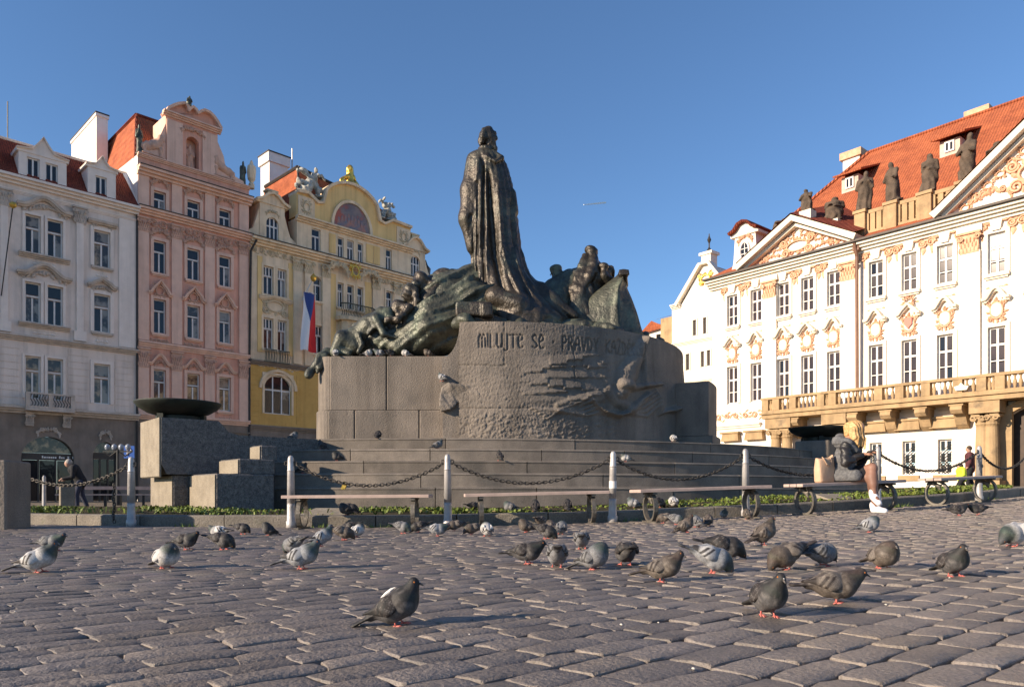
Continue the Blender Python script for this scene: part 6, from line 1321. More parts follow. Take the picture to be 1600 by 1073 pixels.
# bronze rock skirt on the top of the drum
s = SDF((-2.0, 16.2, 4.15), (4.9, 20.6, 5.0), .055)
for i in range(26): a = -.18+i*1.25/25; r = 4.95+.12*math.sin(i*1.7); x, y = dpt(r, a); s.cap((x, y, 4.33+.05*math.sin(i*2.3)), .13+.05*math.sin(i*1.3), k=.16); x, y = dpt(r-.6, a); s.cap((x, y, 4.42), .24, k=.2)
X, Y, Z = s.grid(); s.v += (.05*wob(X, Y, Z, 7, 8)+.02*wob(X, Y, Z, 20, 9)).astype(np.float32); under(gA, s.mesh('bronze_ground', M['bronze_green']), 'bronze_ground')
gB = empty('bronze_group', (2.6, 18.6, 4.33), 0, 'bronze group of warriors with a bearded man behind a big curved shield', 'sculpture', 'bronze groups on the monument')
YB = 18.6
def warrior():
    s = SDF((1.1, 17.4, 4.2), (3.7, 19.8, 6.9), .034); P = lambda px, py, dy=0: P3(px, py, YB+dy)
    s.chain([P(902, 505), P(908, 470), P(918, 432)], [.66, .52, .34], .12); s.chain([P(898, 436, .05), P(922, 422), P(942, 430, .05)], [.24, .26, .26], .1)
    drape_disp(s, .05, (.85, .1, .35), 13, 21)
    s.cap(P(921, 420), .13, P(924, 404), .10, .05); s.ell(P(925, 395), (.125, .14, .165), .03); s.ell(P(922, 389.5, .02), (.15, .155, .10), .03)
    s.cap(P(932, 394, -.02), .024, P(933.5, 397.5, -.02), .032, .02); s.cap(P(930, 391, -.08), .03, P(932, 391, .03), .03, .03)
    s.chain([P(929, 402, -.05), P(927, 416, -.22), P(921, 432, -.38), P(913, 448, -.46)], [.09, .13, .12, .05], .04)
    for k in range(9): x0 = 914-k*1.6; s.chain([P(917-k*.6, 400, -.05), P(x0-2, 425+k, -.32), P(x0-4-k*.6, 452+k*3, -.50), P(x0-8-k*.4, 478+k*2, -.58)], [.05, .06, .055, .025], .03)
    s.chain([P(941, 432, .0), P(950, 441, -.2), P(944, 430, -.35)], [.19, .14, .11], .06); s.chain([P(944, 428, -.3), P(943, 421, -.28)], [.09, .08], .03); s.ell(P(944, 416, -.25), (.13, .13, .10), .03)
    X, Y, Z = s.grid(); s.v += (.010*wob(X, Y, Z, 26, 8)).astype(np.float32); return s.mesh('bearded_warrior', M['bronze'])
under(gB, warrior(), 'bearded_warrior')
def stoop():
    s = SDF((.6, 17.4, 4.2), (2.7, 19.6, 6.3), .034); P = lambda px, py, dy=0: P3(px, py, YB+dy)
    s.chain([P(893, 442, .05), P(878, 450, .1), P(866, 462, .0), P(850, 480, 0), P(838, 500)], [.34, .34, .34, .3, .3], .12); s.chain([P(872, 470), P(872, 505)], [.5, .5], .15)
    s.chain([P(880, 448, .1), P(872, 437, .1)], [.20, .12], .05); s.ell(P(869, 425, .08), (.14, .15, .175), .03); s.ell(P(868, 419.5, .1), (.155, .165, .10), .03); s.cap(P(860.5, 427, .02), .022, P(860, 430, .02), .03, .02); s.cap(P(868, 434, .0), .09, P(866, 437, -.05), .06, .03)
    s.chain([P(878, 450, -.15), P(868, 472, -.45), P(886, 494, -.5)], [.17, .13, .09], .05); s.chain([P(893, 447, -.1), P(899, 472, -.35), P(903, 498, -.45)], [.17, .15, .11], .06); s.chain([P(852, 478, -.2), P(862, 500, -.4)], [.16, .12], .06)
    X, Y, Z = s.grid(); s.v += (.022*wob(X, Y, Z, 9, 31)+.012*wob(X, Y, Z, 22, 32)).astype(np.float32); return s.mesh('stooping_warrior', M['bronze_green'])
under(gB, stoop(), 'stooping_warrior')
def shield2():
    # slab swept between a left edge and a right edge, both traced in height
    V = []; Q = []; n = 18; m = 14
    L = [(902, 512), (903, 498), (912, 477), (928, 458), (946, 444), (963, 431), (969, 424)]; Rr = [(1006, 524), (1002, 512), (996, 490), (988, 468), (980, 450), (979, 436), (979, 424)]
    for side in (0, 1):
        for i in range(n):
            t = i/(n-1)*(len(L)-1); k = min(int(t), len(L)-2); f = t-k
            l = (L[k][0]*(1-f)+L[k+1][0]*f, L[k][1]*(1-f)+L[k+1][1]*f); r = (Rr[k][0]*(1-f)+Rr[k+1][0]*f, Rr[k][1]*(1-f)+Rr[k+1][1]*f)
            for j in range(m):
                q = j/(m-1); px = l[0]*(1-q)+r[0]*q; py = l[1]*(1-q)+r[1]*q; mid = .62
                Yd = 17.72+.55*abs(q-mid)**1.3*(1.7 if q > mid else 1)-.07*math.exp(-((q-mid)/.05)**2)+.12*i/n*2+.008*math.sin(q*60)
                v = at(px, py, Yd); v.y += side*.14; V.append(v)
    for i in range(n-1):
        for j in range(m-1): a = i*m+j; Q.append((a, a+1, a+m+1, a+m)); b = a+n*m; Q.append((b+m, b+m+1, b+1, b))
    for j in range(m-1): a = j; b = a+n*m; Q.append((a, b, b+1, a+1)); a = (n-1)*m+j; b = a+n*m; Q.append((a+1, b+1, b, a))
    for i in range(n-1): a = i*m; b = a+n*m; Q.append((a+m, b+m, b, a)); a = i*m+m-1; b = a+n*m; Q.append((a, b, b+m, a+m))
    me = bpy.data.meshes.new('shield'); me.from_pydata(V, [], Q); me.materials.append(M['bronze_green']); me.polygons.foreach_set('use_smooth', [True]*len(Q)); return me
under(gB, shield2(), 'shield')
s = SDF((2.4, 17.4, 5.5), (3.3, 18.7, 6.2), .026); h = at(974, 428, 17.98); s.ell(h, (.13, .13, .11), .04)
for k in range(4): s.cap((h.x-.09+.06*k, h.y-.08, h.z+.06), .035, (h.x-.10+.065*k, h.y-.16, h.z-.06), .03, .02)
s.cap(h, .09, (h.x+.06, h.y+.25, h.z-.2), .1, .05); under(gB, s.mesh('gripping_hand', M['bronze']), 'gripping_hand')

# ================================================================ STREET FURNITURE ON THE RING
RB = 17.7
bpx = [205, 455, 700, 957, 1165.5, 1371, 1530]
bang = [ring_px(p, RB) for p in bpx]; bang = [bang[0]-(bang[1]-bang[0])]+bang+[bang[-1]+R_(10.2)]
bh = 1.05
blab = [None, 'first steel bollard from the left, behind the big granite block', 'steel bollard at the left end of the first bench', 'steel bollard between the two left benches', 'steel bollard with a scuffed paper band, near the middle', 'steel bollard behind the right end of the middle bench', 'steel bollard just right of the seated woman', 'steel bollard with a black spot, near the two pecking pigeons at right', None]
def bollard():
    t = empty('bollard', (0, 0, 0)); mb = MB()
    mb.lathe([(.072, -.03), (.072, .09), (.060, .10), (.056, .30), (.055, .345)], 18); mb.lathe([(.054, .346), (.054, .352)], 18); mb.lathe([(.055, .353), (.050, .80), (.0515, .805)], 18); mb.lathe([(.0515, .806), (.0515, .83), (.047, .84), (.045, .97), (.040, 1.01), (.028, 1.035), (.01, 1.045)], 18); mb.build('post', M['steel'], t, smooth=False)
    for sx in (-1, 1): mb = MB(); mb.tube([(sx*.04, 0, .93), (sx*.062, 0, .965), (sx*.088, 0, .95), (sx*.09, 0, .915), (sx*.065, 0, .9), (sx*.045, 0, .915)], .010, 6); mb.build('eye', M['iron'], t)
    return t
b0_ = bollard(); BOL = []
for i, a in enumerate(bang):
    p = ring(RB, a); p.z = gz(p.x); BOL.append(p)
    if blab[i] is None: continue
    o = b0_ if i == 1 else copy_tree(b0_); o.location = p; o.rotation_euler = (rq.gauss(0, .006), rq.gauss(0, .008), a); tag(o, blab[i], 'bollard', 'steel bollards round the monument')
for me_o in BOL: pass
for o in [x for x in bpy.data.objects if x.type == 'MESH' and x.name.startswith('post')]: o.data.polygons.foreach_set('use_smooth', [True]*len(o.data.polygons))
o4 = [x for x in bpy.data.objects if x.get('label') == blab[4]][0]; mb = MB(); mb.lathe([(.0545, .50), (.055, .505), (.0545, .60), (.053, .605)], 18); mb.build('paper_band', M['frame_white'], o4)
o7 = [x for x in bpy.data.objects if x.get('label') == blab[7]][0]; mb = MB(); mb.lathe([(.0, 0), (.035, .0), (.035, .004), (0, .005)], 12); mb.build('sticker', M['black'], o7, (.0, -.0535, .66), (R_(90), 0, 0))
def link(b, c, t, side, L=.052, W=.026, r=.0075):
    t = t.normalized(); side = (side-t*side.dot(t)).normalized(); pts = []
    for k in range(10):
        a = 2*math.pi*k/10; pts.append(c+t*(L*.5*math.cos(a)*1.15)+side*(W*.5*math.sin(a)*1.25))
    b.tube(pts, r, 5, closed=True)
clab = ['rusty chain running from the left bollard towards the granite block', 'chain sagging above grass between the first two bollards', 'chain with a yellow clip above the first bench', 'long sagging chain over the second bench', 'chain hanging over the middle bench', 'chain dropping behind the beige tote bag', 'chain right of the seated woman, before the barred windows', 'chain leading off to the right edge']
def hang(p, q, sag, n):
    b = MB(); pts = [p.lerp(q, i/n)-Vector((0, 0, sag*4*(i/n)*(1-i/n))) for i in range(n+1)]
    for i in range(n):
        t = pts[i+1]-pts[i]; sd = Vector((0, 0, 1)) if i % 2 else t.cross(Vector((0, 0, 1))); sd = sd+Vector((rq.gauss(0, .25), rq.gauss(0, .25), rq.gauss(0, .25)))*sd.length
        link(b, (pts[i]+pts[i+1])/2, t, sd, L=t.length*1.42, W=.036, r=.0078)
    return b
for i in range(len(bang)-1):
    p, q = BOL[i]+Vector((0, 0, .90)), BOL[i+1]+Vector((0, 0, .90)); d = (q-p).normalized()*.085; p, q = p+d, q-d; L = (q-p).length
    if i == 1: continue
    b = hang(p, q, .30 if i else .28, int(L*1.12/.05)); tag(b.build('chain', M['iron'], smooth=True), clab[i], 'chain', 'chains between the bollards')
mb = MB(); p = ring(RB, ring_px(178, RB)); 
for k in range(14): link(mb, Vector((p.x+.01*math.sin(k), p.y, gz(p.x)+.62-k*.042)), Vector((.02, 0, -1)), Vector((1, 0, 0)) if k % 2 else Vector((0, 1, 0)), .06, .034, .008)
tag(mb.build('chain', M['iron'], smooth=True), 'loose chain end hanging straight down above the kerb at left', 'chain', 'chains between the bollards')
cl = empty('clip', (0, 0, 0), 0, 'small yellow clip fastened on the chain over the first bench', 'clip')
pm = at(537, 758, 10.7); cl.location = pm; mb = MB(); mb.box(-.018, .018, -.025, .02, -.06, .06); mb.build('plate', M['gold'], cl, (0, 0, 0), (0, .35, 0)); mb = MB(); mb.box(-.012, .012, -.03, .02, -.055, .05); mb.build('plate', M['gold'], cl, (.03, 0, 0), (0, .35, 0))
# benches
def bench():
    t = empty('bench', (0, 0, 0)); L = 2.06
    for j in range(3):
        mb = MB(); y0 = -.20+j*.137; mb.bevbox(-L/2, L/2, y0, y0+.125, .43, .472, .006); mb.build('slat', M['bench_wood'], t)
    for sx in (-1, 1):
        x = sx*.80; mb = MB(); n = 22; pts = [(x, .185*math.cos(a), .215+.20*math.sin(a)) for a in [2*math.pi*k/n for k in range(n)]]
        vs = []; fs = []
        for (xx, y, z) in pts:
            r = Vector((0, y, z-.215)).normalized()*.017; vs += [(xx-.03, y-r.y, z-r.z), (xx+.03, y-r.y, z-r.z), (xx+.03, y+r.y, z+r.z), (xx-.03, y+r.y, z+r.z)]
        for k in range(n):
            k2 = (k+1) % n
            for q in range(4): q2 = (q+1) % 4; fs.append((k*4+q, k*4+q2, k2*4+q2, k2*4+q))
        mb.add(vs, fs); mb.box(x-.03, x+.03, -.18, .18, .395, .428); mb.box(x-.028, x+.028, -.25, .25, -.02, .02)
        lg = mb.build('leg', M['ring_iron'], t)
        s = SDF((-.06, -.2, .15), (.06, .2, .45), .014); s.chain([(0, .15, .37), (0, .05, .385), (0, -.03, .33), (0, -.06, .27)], [.025, .035, .032, .018], .02); s.chain([(0, -.03, .33), (0, -.09, .36)], [.02, .012], .02); obj('scroll', s.mesh('scroll', M['ring_iron']), lg, (x, 0, 0))
    return t
bq = [(560, 'first bench from the left, pale pink slats before the steps'), (839, 'second bench from the left, between two bollards'), (1097, 'middle bench, its right end in front of a bollard'), (1323, 'bench the woman in the grey coat sits on'), (1503, 'bench at the far right, before the palace windows')]
RBN = [17.95, 17.85, 18.15, 18.25, 17.98]; B0 = bench(); BEN = []
for i, ((px, lab), rb) in enumerate(zip(bq, RBN)):
    a = ring_px(px, rb); p = ring(rb, a); p.z = gz(p.x); o = B0 if i == 0 else copy_tree(B0); o.location = p
    c = math.cos(a); slope = (gz(p.x+.5*c)-gz(p.x-.5*c)); o.rotation_euler = (0, -math.atan(slope), a); tag(o, lab, 'bench', 'low benches round the monument'); BEN.append((o, p, a))
# granite block at the left edge, bin-like block beyond
mb = MB(); mb.bevbox(0, .78, 0, 1.2, -.1, .955, .02); p = at(9, 0, 10.15)
o = mb.build('granite_block', M['granite'], None, (p.x, 10.15, 0), (0, 0, R_(101))); tag(o, 'big square granite block cut off by the left edge', 'block', 'granite blocks on the ring')
p = at(105, 0, 19); mb = MB(); mb.bevbox(-.17, .17, -.17, .17, -.05, .98-.27, .02); tag(mb.build('granite_block', M['granite_pale'], None, (p.x, 19, .03), (0, 0, R_(35))), 'small pale granite block beside the bending man', 'block', 'granite blocks on the ring')
for px, lab in ((510, 'flat pale stone slab in the grass behind the first bench'), (1306, 'flat pale stone slab in the grass behind the woman\'s bench')):
    a = ring_px(px, 16.7); p = ring(16.7, a); p.z = gz(p.x)+.12; mb = MB(); mb.slab([(-.42, -.3), (.42, -.3), (.36, .3), (-.3, .3)], 0, .02); mb.add([(-.42, -.3, .021), (.42, -.3, .021), (.34, .25, .14), (-.26, .25, .14), (.36, .3, .02), (-.3, .3, .02)], [(0, 1, 2, 3), (1, 4, 2), (3, 5, 0), (2, 4, 5, 3)]); tag(mb.build('stone_slab', M['granite_pale'], None, p, (0, 0, a)), lab, 'slab', 'slabs in the grass')
# ---- street lamp, parking sign, far post
p = at(184, 0, 30); lamp = empty('street_lamp', (p.x, 30, 0), 0, 'black street lamp with a row of glass globes before the pale house', 'street lamp')
mb = MB(); zt = at(0, 700, 30).z; mb.lathe([(.16, 0), (.16, .4), (.08, .6), (.06, 1.2), (.05, zt)], 10); mb.tube([(-.55, 0, zt-.15), (-.3, 0, zt-.32), (0, 0, zt-.1), (.3, 0, zt-.32), (.55, 0, zt-.15)], .03, 6); mb.box(-.6, .6, -.02, .02, zt-.16, zt-.1); mb.build('post', M['black'], lamp)
for x in (-.42, -.14, .14, .42): mb = MB(); mb.lathe([(.05, 0), (.09, .04), (.11, .13), (.09, .21), (.03, .25)], 10, (x, 0, zt-.08)); mb.build('globe', mat('milk_glass', (.26, .28, .32), rough=.15) if x == -.42 else bpy.data.materials['milk_glass'], lamp, smooth=True)
p = at(202, 0, 31); sg = empty('parking_sign', (p.x, 31, 0), 0, 'blue square parking sign with a white letter P', 'sign'); zc2 = at(0, 706, 31).z
mb = MB(); mb.tube([(0, 0, 0), (0, 0, zc2-.2)], .03, 6); mb.build('pole', M['steel'], sg); mb = MB(); mb.box(-.22, .22, -.02, .0, zc2-.26, zc2+.26); pl_ = mb.build('panel', mat('sign_blue', (.03, .10, .38), rough=.4), sg)
mb = MB(); mb.tube([(-.07, -.03, zc2-.15), (-.07, -.03, zc2+.15), (.04, -.03, zc2+.15), (.09, -.03, zc2+.08), (.04, -.03, zc2+.0), (-.07, -.03, zc2)], .025, 5); mb.build('letter', M['frame_white'], pl_)
p = at(69, 0, 23); mb = MB(); mb.lathe([(.06, 0), (.055, .5), (.05, 1.0), (.02, 1.05)], 10); tag(mb.build('bollard', M['steel'], None, (p.x, 23, 0)), 'far steel bollard in front of the dark arched shop window', 'bollard', 'steel bollards beyond the monument')
p = at(165, 0, 26); fb = empty('bench', (p.x, 26, 0), R_(25), 'far bench with pale backrest boards near the street lamp', 'bench'); 
for z in (.42, .62): mb = MB(); mb.box(-1.5, 1.5, -.04 if z > .5 else -.3, .02 if z > .5 else .1, z, z+(.12 if z > .5 else .05)); mb.build('slat', M['bench_wood'], fb)
for x in (-1.2, 0, 1.2): mb = MB(); mb.box(x-.04, x+.04, -.25, .05, 0, .418); mb.build('leg', M['black'], fb)
# ================================================================ PEOPLE
def vcmat(name, rough=.7, spec=.3, bump=0, bscale=60, rnd=0):
    return mat(name, (1, 1, 1), None, rough=rough, attr='col', bump=bump, bscale=bscale, spec=spec)
M['skin'] = vcmat('skin_and_tights', .55)
M['fur'] = mat('grey_fur', (.17, .168, .17), (.10, .10, .105), 30, .95, bump=.012, bscale=90, spec=.1)
M['leather'] = mat('black_leather', (.03, .027, .027), (.018, .016, .016), 20, .38, bump=.006, bscale=45)
M['hair'] = mat('blond_hair', (.62, .39, .17), (.36, .20, .075), 26, .45, bump=.008, bscale=60)
bo, bp_, ba_ = BEN[3]
ap = ring_px(1315, 18.2); wp = ring(18.2, ap); wp.z = gz(wp.x)
PSI = R_(-42)
WO = empty('person', wp, PSI, 'seated person with long blond hair, grey fur coat and white shoes, holding a phone', 'person')
def hand(s, w, d, n, side):
    """palm at w, fingers along d curling, n = back-of-hand normal; five separate digits"""
    w = Vector(w); d = Vector(d).normalized(); n = Vector(n); n = (n-d*n.dot(d)).normalized(); x = d.cross(n)*side
    pc = w+d*.045
    s.rbox(pc, (.028, .040, .013), .012, .02, M=np.array([[x.x, d.x, n.x], [x.y, d.y, n.y], [x.z, d.z, n.z]])[:, [0, 1, 2]])
    for k, ln in enumerate((.036, .042, .039, .030)):
        b = w+d*.082+x*(-.024+.017*k); m_ = b+d*ln*.8-n*.008; e = m_+d*ln*.35-n*ln*.75
        s.cap(b, .0088, m_, .0084, .006); s.cap(m_, .0084, e, .0072, .006)
    b = w+d*.03-x*.026; m_ = b-x*.022+d*.028-n*.008; e = m_+d*.024-n*.014; s.cap(b, .011, m_, .010, .01); s.cap(m_, .010, e, .008, .006)
def wbody():
    s = SDF((-.32, -.42, -.02), (.80, .42, 1.48), .0095)
    s.chain([(.01, 0, .60), (.06, 0, .80), (.11, 0, 1.0)], [.13, .10, .11], .06); s.chain([(.11, -.15, 1.05), (.12, 0, 1.08), (.11, .15, 1.05)], [.07, .09, .07], .06)
    s.cap((.12, 0, 1.08), .055, (.19, 0, 1.19), .05, .04)
    hc = Vector((.225, 0, 1.275)); fd = Vector((.70, 0, -.71)); up = Vector((.71, 0, .70)); Mx = np.array([[fd.x, 0, up.x], [0, 1, 0], [fd.z, 0, up.z]])
    s.ell(hc, (.098, .076, .115), .03, Mx); s.ell(hc+fd*.03-up*.05, (.062, .058, .075), .03, Mx)
    s.cap(hc+fd*.095+up*.01, .010, hc+fd*.118-up*.025, .014, .015); s.cap(hc+fd*.088-up*.062, .010, hc+fd*.088-up*.06+Vector((0, .012, 0)), .010, .01)
    for sy in (-1, 1): s.ell(hc+fd*.09+up*.012+Vector((0, sy*.031, 0)), (.014, .016, .011), .008, Mx, op='d'); s.ell(hc+fd*.082+up*.012+Vector((0, sy*.031, 0)), (.011, .012, .009), .004, Mx); s.ell(hc+Vector((0, sy*.076, -.01)), (.02, .01, .03), .01)
    # right leg down, left leg crossed over it
    s.chain([(.02, -.10, .57), (.43, -.03, .53), (.47, .045, .10)], [.098, .062, .042], .05); s.cap((.45, .01, .40), .058, (.46, .03, .28), .052, .06); s.cap((.47, .045, .085), .04, (.60, .05, .035), .032, .03)
    s.chain([(.02, .10, .58), (.45, -.03, .675), (.495, -.10, .285)], [.10, .066, .040], .05); s.cap((.455, -.055, .55), .058, (.475, -.075, .44), .052, .06); s.cap((.495, -.10, .27), .04, (.585, -.21, .18), .032, .03)
    for (sh, el, wr) in (((.12, -.18, 1.05), (.15, -.27, .76), (.345, -.075, .885)), ((.12, .18, 1.05), (.20, .265, .78), (.385, .085, .905))): s.chain([sh, el, wr], [.048, .040, .028], .03)
    hand(s, (.345, -.075, .885), (.62, .55, .10), (.0, -.25, .95), -1); hand(s, (.385, .085, .905), (.55, -.5, .2), (0, .25, .95), 1)
    def col(V):
        c = np.tile(np.array([.52, .27, .17]), (len(V), 1)); leg = (V[:, 2] < .80) & ((V[:, 0] > .15) | (V[:, 2] < .5)) & ~((V[:, 2] > .82)); hands = (V[:, 0] > .30) & (V[:, 2] > .82)
        c[leg & ~hands] = (.20, .105, .075); k = np.clip(1-np.abs(V[:, 2]-.70)/.16, 0, 1)[:, None]*(leg & ~hands)[:, None]; c = c*(1-k*.5)+np.array([.34, .18, .13])*k*.5; return c
    return s.mesh('person', M['skin'], col)
obj('body', wbody(), WO)
s = SDF((-.36, -.42, .38), (.48, .42, 1.34), .0125)                                   # fur coat: panels, hood collar
s.chain([(-.01, 0, .60), (.05, 0, .82), (.10, 0, 1.0)], [.185, .155, .155], .06); s.chain([(.10, -.13, 1.02), (.11, 0, 1.05), (.10, .13, 1.02)], [.085, .10, .085], .05)
s.cap((-.02, -.12, .56), .13, (.24, -.15, .56), .10, .08); s.cap((-.02, .12, .56), .13, (.22, .15, .58), .10, .08)
s.chain([(-.0, -.14, 1.07), (-.02, 0, 1.12), (-.0, .14, 1.07)], [.075, .09, .075], .04); s.chain([(.0, -.16, 1.10), (.14, -.15, 1.04), (.22, -.07, .95)], [.085, .08, .06], .04); s.chain([(.0, .16, 1.10), (.14, .15, 1.04), (.22, .07, .95)], [.085, .08, .06], .04)
X, Y, Z = s.grid(); s.v += (.013*np.exp(-((np.mod(Z+.02, .14)-.07)/.010)**2)+.009*np.exp(-((np.mod(X*.7-Y*.7, .15)-.075)/.011)**2)*(Z < .95)+.004*wob(X, Y, Z, 60, 3)).astype(np.float32)
X, Y, Z = s.grid(); s.v = np.maximum(s.v, (.44-Z).astype(np.float32)); s.v = np.maximum(s.v, (.485-Z-.0*X).astype(np.float32))
s.cap((.22, 0, 1.21), .135, (.3, 0, 1.1), .08, .03, op='d')
obj('coat', s.mesh('coat', M['fur']), WO)
s = SDF((-.05, -.40, .62), (.52, .40, 1.12), .0115)
for (sh, el, wr) in (((.12, -.20, 1.0), (.15, -.275, .765), (.325, -.095, .876)), ((.12, .20, 1.0), (.20, .27, .785), (.365, .10, .896))): s.chain([sh, el, wr], [.082, .066, .044], .03)
X, Y, Z = s.grid(); s.v += (.006*np.sin(55*Z+25*X)+.004*wob(X, Y, Z, 50, 5)).astype(np.float32); obj('leather_sleeves', s.mesh('leather_sleeves', M['leather']), WO)
s = SDF((-.25, -.32, .44), (.45, .32, .80), .013); s.cap((.0, -.10, .575), .125, (.29, -.05, .565), .092, .06); s.cap((.0, .10, .585), .125, (.31, .01, .64), .094, .06); X, Y, Z = s.grid(); s.v = np.maximum(s.v, (.478-Z+0*X).astype(np.float32)); obj('skirt', s.mesh('skirt', M['leather']), WO)
M['shoe'] = mat('white_canvas', (.78, .76, .76), (.66, .64, .64), 40, .7, bump=.002, bscale=80)
for nm, a, b in (('shoe', (.455, .045, .055), (.60, .055, .035)), ('shoe', (.482, -.085, .245), (.592, -.218, .158))):
    a, b = np.array(a), np.array(b); s = SDF(np.minimum(a, b)-.11, np.maximum(a, b)+.14, .009); s.cap(a, .054, b, .044, .03); s.cap(a+(-.012, 0, .045), .050, a+(-.014, 0, .075), .050, .02); s.cap(a*.6+b*.4+(0, 0, .022), .040, a+(0, 0, .05), .045, .03)
    nrm = np.array((0, 0, 1.)) if nm == 'shoe' and a[2] < .1 else np.array((.45, -.25, .85)); nrm = nrm/np.linalg.norm(nrm); X, Y, Z = s.grid(); cut = (X-a[0])*nrm[0]+(Y-a[1])*nrm[1]+(Z-a[2])*nrm[2]; s.v = np.maximum(s.v, (-cut-.052).astype(np.float32)); obj(nm, s.mesh(nm, M['shoe']), WO)
s = SDF((.0, -.17, .93), (.48, .17, 1.46), .0095); hc = np.array((.225, 0, 1.275)); s.ell(hc+(-.010, 0, .022), (.108, .088, .110), .02)
for k in range(11):
    t = k/10*2-1; y0 = .085*t; s.chain([(.215+.03*abs(t), y0*.7, 1.375-.03*t*t), (.295-.06*abs(t), y0*1.15, 1.29), (.335-.115*abs(t), y0*1.25, 1.14+.02*math.sin(k*3)), (.335-.13*abs(t), y0*1.2, 1.0+.03*math.sin(k*2.3))], [.026, .028, .024, .011], .014)
s.chain([(.12, 0, 1.30), (.10, 0, 1.2)], [.09, .06], .04)
for sy in (-1, 1): s.chain([(.20, sy*.070, 1.36), (.215, sy*.094, 1.27), (.25, sy*.100, 1.14), (.27, sy*.085, 1.02)], [.035, .038, .034, .014], .025); s.chain([(.16, sy*.075, 1.33), (.17, sy*.092, 1.22), (.19, sy*.10, 1.10)], [.035, .034, .018], .025); s.cap((.35, -.012, 1.17), .03, (.345, -.015, 1.22), .03, .02, op='d')
X, Y, Z = s.grid(); s.v += (.0065*np.sin(150*Y+10*Z+40*X+2*np.sin(9*Z))).astype(np.float32); obj('hair', s.mesh('hair', M['hair']), WO)
wm = Matrix.Translation(wp) @ Matrix.Rotation(PSI, 4, 'Z'); v = wm @ Vector((.432, .008, .935)); mb = MB(); mb.bevbox(-.07, .07, -.036, .036, -.004, .004, .002)
tag(mb.build('phone', M['black'], None, v, (R_(20), R_(-25), PSI)), 'small dark phone held in both hands by the seated woman', 'phone')
# tote bag
ab = ring_px(1288, 18.22); p = ring(18.22, ab); p.z = gz(p.x)+.475
tote = empty('tote_bag', p, ab+R_(6), 'beige tote bag standing on the bench beside the seated woman', 'bag'); tm = mat('beige_leather', (.56, .37, .24), (.48, .31, .20), 6, .6, bump=.004, bscale=30)
V = []; Q = []
for (w_, d_, z, b) in ((.145, .07, 0, 0), (.152, .078, .03, 0), (.16, .075, .2, .012), (.165, .055, .36, .02), (.17, .035, .40, .03), (.165, .031, .396, .03), (.155, .05, .30, .02), (.14, .06, .05, 0)):
    for k in range(16): a = 2*math.pi*k/16; cx_, sy_ = math.cos(a), math.sin(a); V.append((w_*math.copysign(abs(cx_)**.35, cx_)-.0, d_*math.copysign(abs(sy_)**.35, sy_)+.008*math.sin(3*a+z*9)*(z > .1), z-(b*(1-abs(cx_)**2))*(z > .3)+(0.03*cx_*(z > .3))))
for i in range(7):
    for k in range(16): k2 = (k+1) % 16; Q.append((i*16+k, i*16+k2, i*16+16+k2, i*16+16+k))
Q.append(tuple(range(15, -1, -1))); Q.append(tuple(range(112, 128)))
mb = MB(); mb.add(V, Q); mb.build('pouch', tm, tote, smooth=True)
mb = MB(); mb.tube([(-.09, -.036, .385), (-.085, -.06, .36), (-.04, -.082, .27), (.02, -.084, .25), (.07, -.066, .31), (.09, -.036, .395)], .007, 5); mb.build('strap', tm, tote)

def passer(label, px, Y, zg, h, face, top, leg, hair, lean=0.0, stride=.2, armf=.2, group=None):
    p = at(px, 0, Y); t = empty('person', (p.x, Y, zg), R_(face), label, 'person'); k = h/1.75; vx = .022
    hip = (0, 0, .92*k); ch = (lean*.35, 0, 1.36*k-lean*.08); hd = (lean*.62+.02, 0, 1.63*k-lean*.22)
    legs = [[(0, sy*.09, .90*k), (stride*.5*sy+.04, sy*.09, .50*k), (stride*sy-.04, sy*.09, .09*k)] for sy in (-1, 1)]
    arms = [[(ch[0], sy*.19, 1.40*k-lean*.1), (ch[0]+.05*sy*stride*2, sy*.25, 1.12*k-lean*.1), (ch[0]+armf+.1*sy*stride, sy*.2, .93*k+armf*.4-lean*.1)] for sy in (-1, 1)]
    lo, hi = (-.55, -.42, -.02), (.95, .42, 1.8*k+.05)
    s = SDF(lo, hi, vx); s.chain([hip, ch], [.12, .14], .06); s.cap(ch, .06, hd, .055, .03); s.ell(hd, (.095, .078, .12), .03); s.cap((hd[0]+.09, 0, hd[2]-.01), .018, k=.02)
    for l in legs: s.chain(l, [.075, .055, .04], .03); s.cap(l[2], .045, (l[2][0]+.13, l[2][1], .035), .035, .03)
    for a in arms: s.chain(a, [.05, .042, .03], .03); s.cap(a[2], .035, (a[2][0]+.06, a[2][1], a[2][2]-.05), .028, .02)
    s_col = lambda V: np.where((V[:, 2] > 1.46*k-lean*.2)[:, None], np.array([.42, .24, .17]), np.where((V[:, 2] < .14)[:, None], np.array([.03, .03, .03]), np.array([.42, .24, .17])))
    obj('body', s.mesh('person', M['skin'], s_col), t)
    s = SDF(lo, hi, vx); s.chain([(0, 0, .84*k), (0, 0, .95*k), ch], [.15, .155, .17], .05); s.chain([(ch[0], -.16, ch[2]+.05), (ch[0], .16, ch[2]+.05)], [.09, .09], .05)
    for a in arms: s.chain([a[0], a[1], tuple(np.array(a[1])*.15+np.array(a[2])*.85)], [.075, .062, .048], .03)
    obj('jacket', s.mesh('jacket', top), t)
    s = SDF(lo, hi, vx); s.cap((0, -.06, .9*k), .12, (0, .06, .9*k), .12, .05)
    for l in legs: s.chain([l[0], l[1], (l[2][0], l[2][1], .12*k)], [.10, .075, .06], .03)
    obj('trousers', s.mesh('trousers', leg), t)
    s = SDF(lo, hi, vx); s.ell((hd[0]-.02, 0, hd[2]+.035), (.10, .088, .105), .03); obj('hair', s.mesh('hair', hair), t); return t
